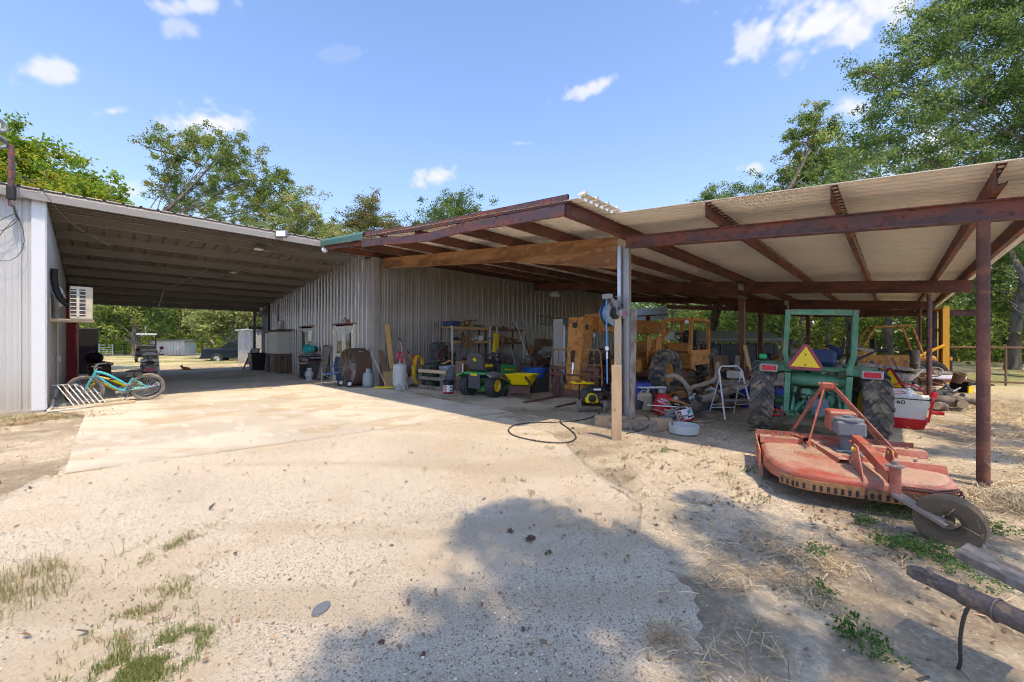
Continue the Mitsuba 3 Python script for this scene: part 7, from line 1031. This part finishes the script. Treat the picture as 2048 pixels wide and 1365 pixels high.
patch('grass', 'sparse dry grass strip crossing the gravel at the lower left', [((-6.02, -9.17), .22, .12, .8, 1), ((-6.12, -9.34), .2, .08, .8, .8), ((-5.74, -8.35), .26, .05, .8, .8), ((-5.96, -8.49), .2, .04, .8, .5), ((-6.29, -9.33), .18, .05, .8, .5), ((-6.61, -5.60), .08, .05, 0, .1), ((-6.09, -8.30), .1, .04, .8, .2)], 760, .026, .003, GP + DP, 3, .9)
patch('grass', 'green grass strip along the foot of the pale barn wall', [((-8.0 - .5 * i, .35 + .04 * (i % 3)), .5, .18, 0, .6) for i in range(8)] + [((-7.2, .0), .5, .3, 0, .5), ((-6.9, -.6), .4, .25, 0, .3)], 1500, .06, .006, GP, 4, .7)
rng = np.random.default_rng(9)
patch('dry_grass', 'scattered dry grass sprigs on the dirt in front of the lean-to', [((-3.15, -9.38), .05, .05, 0, .5), ((-1.61, -9.79), .1, .05, 0, 1), ((-1.08, -9.95), .12, .06, 0, .9), ((-1.94, -9.69), .1, .05, 0, .6), ((-1.92, -8.82), .1, .05, 0, .6), ((-1.88, -9.29), .1, .05, 0, .5), ((-2.21, -10.20), .08, .05, 0, .6), ((-2.65, -10.55), .08, .05, 0, .5), ((-0.86, -10.00), .05, .05, 0, .8), ((-3.37, -9.71), .06, .04, 0, .3), ((-3.26, -9.26), .04, .03, 0, .3), ((-1.88, -11.18), .08, .06, 0, .4), ((-1.29, -6.13), .06, .04, 0, .3), ((-1.41, -10.91), .1, .06, 0, 1), ((-1.96, -11.37), .1, .06, 0, .5), ((-1.60, -11.06), .1, .06, 0, .6), ((-1.40, -11.68), .1, .07, 0, .5)], 130, .06, .004, GP + DP, 5, .9)
def weeds(name, label, spots, seed):
    rng = np.random.default_rng(seed); m = MB(); P = []
    for (x, y), r, n in spots:
        q = rng.normal(0, r * .5, (n, 2)) + (x, y); P.append(np.c_[q, gz(q[:, 0], q[:, 1]) + rng.uniform(.01, .07, n)])
    leaves(m, np.vstack(P), .03, 9, .022, [(.09, .19, .05), (.13, .25, .07), (.07, .15, .04), (.2, .27, .1)], rng, .6); return single(name, label, 'weeds', m, 'mat_leaf', kind='stuff', col=True)
weeds('weeds', 'leafy green weeds growing in front of the rotary cutter and its tail wheel', [((-2.25, -12.31), .16, 60), ((-2.18, -12.44), .14, 50), ((-1.59, -12.23), .16, 36), ((-1.29, -12.39), .14, 36), ((-1.96, -12.11), .1, 24), ((-1.28, -11.71), .06, 14), ((-2.25, -12.56), .2, 40), ((-2.40, -12.66), .2, 40), ((-1.36, -12.86), .2, 30), ((-2.79, -11.91), .08, 14), ((-3.70, -12.20), .12, 30), ((-3.64, -12.12), .1, 20), ((-3.35, -11.99), .06, 10), ((-1.12, -11.09), .06, 12), ((-0.93, -10.03), .05, 10)], 6)
def litter(name, label, n, reg, L, w, pal, seed, cat='straw', zup=.012, curl=.3):
    rng = np.random.default_rng(seed); Q = []
    for (cx, cy), rx, ry, d in reg: Q.append(rng.normal(0, .5, (int(n * d), 2)) * (rx, ry) + (cx, cy))
    q = np.vstack(Q); q = q[patchy(q, 3.2, seed) + rng.uniform(-.12, .12, len(q)) > .5]; N = len(q); a = rng.uniform(0, 2 * np.pi, N); l = L * rng.uniform(.4, 1.3, N) / 2; d = np.stack([np.cos(a), np.sin(a), rng.normal(0, curl, N)], 1) * l[:, None]; s = np.stack([-np.sin(a), np.cos(a), rng.normal(0, .5, N)], 1) * (w * rng.uniform(.6, 1.3, N) / 2)[:, None]
    c0 = np.c_[q, gz(q[:, 0], q[:, 1]) + rng.uniform(.003, zup, N) + np.abs(d[:, 2])]; k = np.c_[np.zeros((N, 2)), rng.uniform(0, .15, N) * l]
    v = np.stack([c0 - d - s, c0 - d + s, c0 + k - s, c0 + k + s, c0 + d - s * .5, c0 + d + s * .5], 1).reshape(-1, 3); i = np.arange(N)[:, None] * 6; f = np.concatenate([i + [0, 1, 3], i + [0, 3, 2], i + [2, 3, 5], i + [2, 5, 4]]).reshape(-1, 3)
    c = np.asarray(pal)[rng.integers(0, len(pal), N)] * rng.uniform(.65, 1.3, (N, 1)); m = MB().add(v, f, np.repeat(c, 6, 0)); return single(name, label, cat, m, 'mat_vc', kind='stuff', col=True)
SP = [(.52, .40, .22), (.42, .31, .17), (.60, .50, .32), (.30, .21, .12)]
litter('straw', 'dry straw and stems lying on the dirt at the right foreground', 520, [((-3.86, -11.79), .5, .4, 1.6), ((-3.62, -12.04), .5, .4, 1.2), ((-3.04, -11.83), .5, .4, 1.0), ((-3.80, -11.55), .3, .25, .7), ((-0.88, -12.49), .5, .4, 1.4), ((-0.69, -12.85), .5, .4, 1.6), ((-3.16, -12.09), .5, .4, .8), ((-2.94, -11.44), .5, .4, .5), ((-2.74, -12.53), .4, .4, .8), ((-4.28, -11.46), .2, .12, .25), ((-4.37, -11.63), .4, .3, .5)], .11, .0035, SP, 7)
litter('straw', 'pale straw covering the sunny dirt around the round pipe post', 1000, [((-.2 + 1.2 * i, -13.6 - .3 * (i % 3)), 1.3, 1.0, 1.0) for i in range(8)] + [((3, -14.6), 3, 1.2, 3), ((6, -15), 3, 1.5, 3)], .13, .006, [(.60, .47, .26), (.68, .56, .34), (.50, .38, .2)], 8, zup=.03)
litter('hay_pile', 'grey dry hay heaped behind the tail wheel', 1000, [((-0.53, -13.02), .35, .25, 1.6), ((-1.02, -12.75), .2, .15, .7), ((-0.38, -13.18), .4, .3, 1.4)], .12, .0035, [(.40, .34, .24), (.30, .25, .17), (.5, .43, .3)], 9, zup=.05, curl=.4)
litter('leaf_litter', 'small brown leaves and chips scattered over the yard', 560, [((-2.2, -11.6), 1.4, 1.0, 1.3), ((-.8, -10.2), 1.4, 1.0, .8), ((-5, -8), 4, 4, .7), ((-3, -10.5), 3, 2, .5), ((-7, -7), 3, 3, .4), ((-7.3, -.6), 1.0, .8, .7), ((-2, -11.5), 2.5, 2, .7), ((1, -13), 4, 2, .7), ((0, -9.6), 2.0, 1.0, .5), ((5, -12), 5, 3, .8)], .035, .016, [(.30, .18, .09), (.22, .14, .08), (.40, .26, .13), (.14, .11, .09)], 10, 'leaves')
litter('pine_needles', 'brown pine straw drifted beside the slab below the barn', 1000, [((-7.4, -.9), 1.2, .35, 1.4), ((-8.2, -2.0), 1.4, .25, 1.2), ((-8.6, -3.2), 1.4, .25, 1.0), ((-7.0, -.2), .8, .4, .9), ((-8.0, -4.4), 1.2, .3, .6)], .11, .004, [(.36, .22, .10), (.28, .17, .09), (.44, .30, .16)], 11)
def stones(name, label, n, reg, r, pal, seed, cat='gravel'):
    rng = np.random.default_rng(seed); m = MB(); base = trimesh.creation.icosphere(subdivisions=0); bv, bf = np.array(base.vertices), np.array(base.faces); V, F, Cc = [], [], []; k = 0
    for (cx, cy), rx, ry, d in reg:
        q = rng.normal(0, .5, (int(n * d), 2)) * (rx, ry) + (cx, cy); z = gz(q[:, 0], q[:, 1])
        for (x, y), zz in zip(q, z): s = r * rng.uniform(.35, 1.25); V.append(bv * (1 + rng.normal(0, .15, (12, 1))) * s * (1, rng.uniform(.6, 1), .55) @ rotz(rng.uniform(0, 6)).T + (x, y, zz + s * .2)); F.append(bf + k); k += 12; Cc.append(np.tile(np.asarray(pal[rng.integers(0, len(pal))]) * rng.uniform(.8, 1.2), (12, 1)))
    return single(name, label, cat, MB().add(np.vstack(V), np.vstack(F), np.vstack(Cc)), 'mat_vc', kind='stuff', col=True)
GR = [(.24, .19, .14), (.17, .14, .115), (.56, .48, .36), (.48, .39, .27), (.64, .58, .48), (.40, .31, .22), (.52, .36, .22)]
stones('gravel', 'loose pale gravel scattered over the apron and dirt', 1900, [((-1, -11), 2.4, 1.4, .8), ((-6.9, -9.5), 1.6, 1.8, 1.0), ((-4.6, -9.5), 2.4, 1.8, 1.2), ((-8.2, -8.5), 1.2, 2.0, 1.2), ((-2.6, -10.6), 1.6, 1.2, 1.0), ((-1.5, -8.8), 2, 1.2, .7), ((-5, -11), 1.0, .8, .8), ((-2, -12), 1.5, 1.0, .6), ((2, -12.5), 4, 2, .7)], .0065, GR, 12)
for i, (r, lb_) in enumerate(((.055, 'dark lumpy dirt clod on the apron, the largest one'), (.03, 'dark dirt clod just right of the largest clod'), (.035, 'dark flat dirt clod left of the largest clod'), (.022, 'small dark clod at the bottom of the apron'), (.022, 'small dark clod in the shade at the bottom middle'), (.05, 'round brown clod on the dirt beside the black hose'))):
    q, g, m = CLOD[i], np.random.default_rng(60 + i), MB(); r *= .72
    for c in range(9):
        P = g.normal(0, 1, (14, 3)); P /= np.linalg.norm(P, axis=1, keepdims=True); m.hull(P * r * g.uniform(.3, .6) * (1, 1, .7) + g.normal(0, .45, 3) * r * (1, .8, .3) + (0, 0, r * .2))
    single('dirt_clod', lb_, 'clod', m, 'mat_fanbrown', (q[0], q[1], float(gz(q[0], q[1])[0])))
single('flat_stone', 'dark oval flat stone set in the gravel at the lower left', 'stone', MB().lathe([(0, .006), (.045, .006), (.06, .004), (.062, -.01)], n=20, sx=.62), 'mat_gearbox', (*(-5.43, -9.96), .0), .5)
# ---------------------------------------------------------------- trailer tongue at the lower right
k = thing('trailer_tongue', 'dark worn trailer coupler and tongue at the lower right corner', 'trailer hitch', (0, 0, 0)); a, b = P3(-3.599, -12.335, 0.396), P3(-3.796, -12.650, 0.368); d = unit((b - a) * (1, 1, 0)); a[2] = b[2] = .40
part(k, 'coupler', MB().hull([a + d * t + np.array([-d[1], d[0], 0]) * s * w + (0, 0, z) for t, w, z0, z1 in ((0, .018, -.02, .02), (.03, .026, -.024, .026), (.12, .026, -.022, .026)) for s in (-1, 1) for z in (z0, z1)]), 'mat_tongue', smooth=30); part(k, 'sleeve', MB().cyl(a + d * .11, a + d * .21, .032, .038, n=16).cyl(a + d * .19, a + d * .215, .043, n=16), 'mat_tongue', smooth=40); part(k, 'tube', MB().cyl(a + d * .20, a + d * 1.6, .040, .06, n=18), 'mat_tongue', smooth=40); e = a + d * .42
part(k, 'slot', MB().bev(e + (0, 0, .042), (.10, .018, .016), .006, rotz(math.atan2(d[1], d[0]))), 'mat_black')
single('plank', 'dark weathered plank resting on the trailer tongue at the lower right corner', 'plank', MB().beam(P3(-3.383, -12.518, 0.481), P3(-3.488, -12.827, 0.393), .16, .035, (0, 0, 1)), 'mat_greywood')
part(k, 'weld_bead', MB().torus(a + d * .30, .046, .005, d, 18, 6), 'mat_tongue'); part(k, 'hitch_pin', MB().cyl(a + d * .08 + (0, 0, .02), a + d * .08 + (0, 0, .055), .011, n=8), 'mat_dirtsteel')
hose('dark cable hanging from the trailer tongue to the ground', [P3(-3.654, -12.538, 0.355), P3(-3.672, -12.505, 0.289), P3(-3.639, -12.496, 0.146), P3(-3.579, -12.500, 0.024), P3(-3.581, -12.469, -0.043), P3(-3.687, -12.416, -0.018), P3(-3.799, -12.358, 0.002)], .007, nm='cable', cat='cable')

def heap(label, c, s, n, seed, cat='scrap'):
    g = np.random.default_rng(seed); m = MB(); pal = [(.10, .06, .045), (.16, .085, .05), (.05, .05, .055), (.20, .17, .14), (.28, .23, .17), (.09, .10, .12), (.34, .15, .05), (.30, .30, .30), (.07, .10, .16)]
    for i in range(n):
        m.col = np.array(pal[g.integers(0, len(pal))]) * g.uniform(.7, 1.2); p = np.array(c) + g.normal(0, .5, 3) * s; p[2] = abs(p[2] - c[2]) * .9 + .04; R = rotz(g.uniform(0, 6)) @ roty(g.normal(0, .5)) @ rotx(g.normal(0, .4)); k = g.integers(0, 5); L = g.uniform(.12, .55); d = R @ np.array([L, 0, 0])
        if k == 0: m.bev(p, (L * .7, L * .5, L * .45), .012, R)
        elif k == 1: m.cyl(p - d * .6, p + d * .6, g.uniform(.012, .035), n=8)
        elif k == 2: m.box(p, (L * 1.8, .1, .025), R)
        elif k == 3: m.torus(p, L * .32, .025, R @ np.array([0, 0, 1.0]), 16, 6)
        else: m.lathe([(0, 0), (L * .2, 0), (L * .24, L * .5), (L * .21, L * .5), (0, L * .06)], p, R @ np.array([.2, 0, 1.0]), 12)
    return single('scrap_heap', label, cat, m, 'mat_vc', kind='stuff', col=True)
heap('jumble of scrap and tools piled on the floor below the shelf racks', (4.6, -1.25, 0), (2.6, .5, .5), 90, 1); heap('dark scrap piled along the wall behind the fork carriage', (7.4, -1.9, 0), (2.0, .8, 1.1), 90, 2); heap('rusty scrap and boards under the handler beside the galvanized post', (3.4, -7.4, 0), (1.6, .7, .35), 70, 3); heap('junk heap between the pale branches and the step ladder', (3.3, -9.2, 0), (1.4, .9, .4), 90, 4)
heap('dark machinery scrap filling the shed behind the step ladder and tractor', (9.5, -9.6, 0), (4.5, 1.6, 1.0), 150, 5); heap('scrap and tanks lying behind the tractor toward the forklift', (11, -12.0, 0), (3.5, 1.6, .8), 120, 6); heap('odds and ends around the air compressor', (2.0, -.7, 0), (1.4, .5, .4), 50, 7)
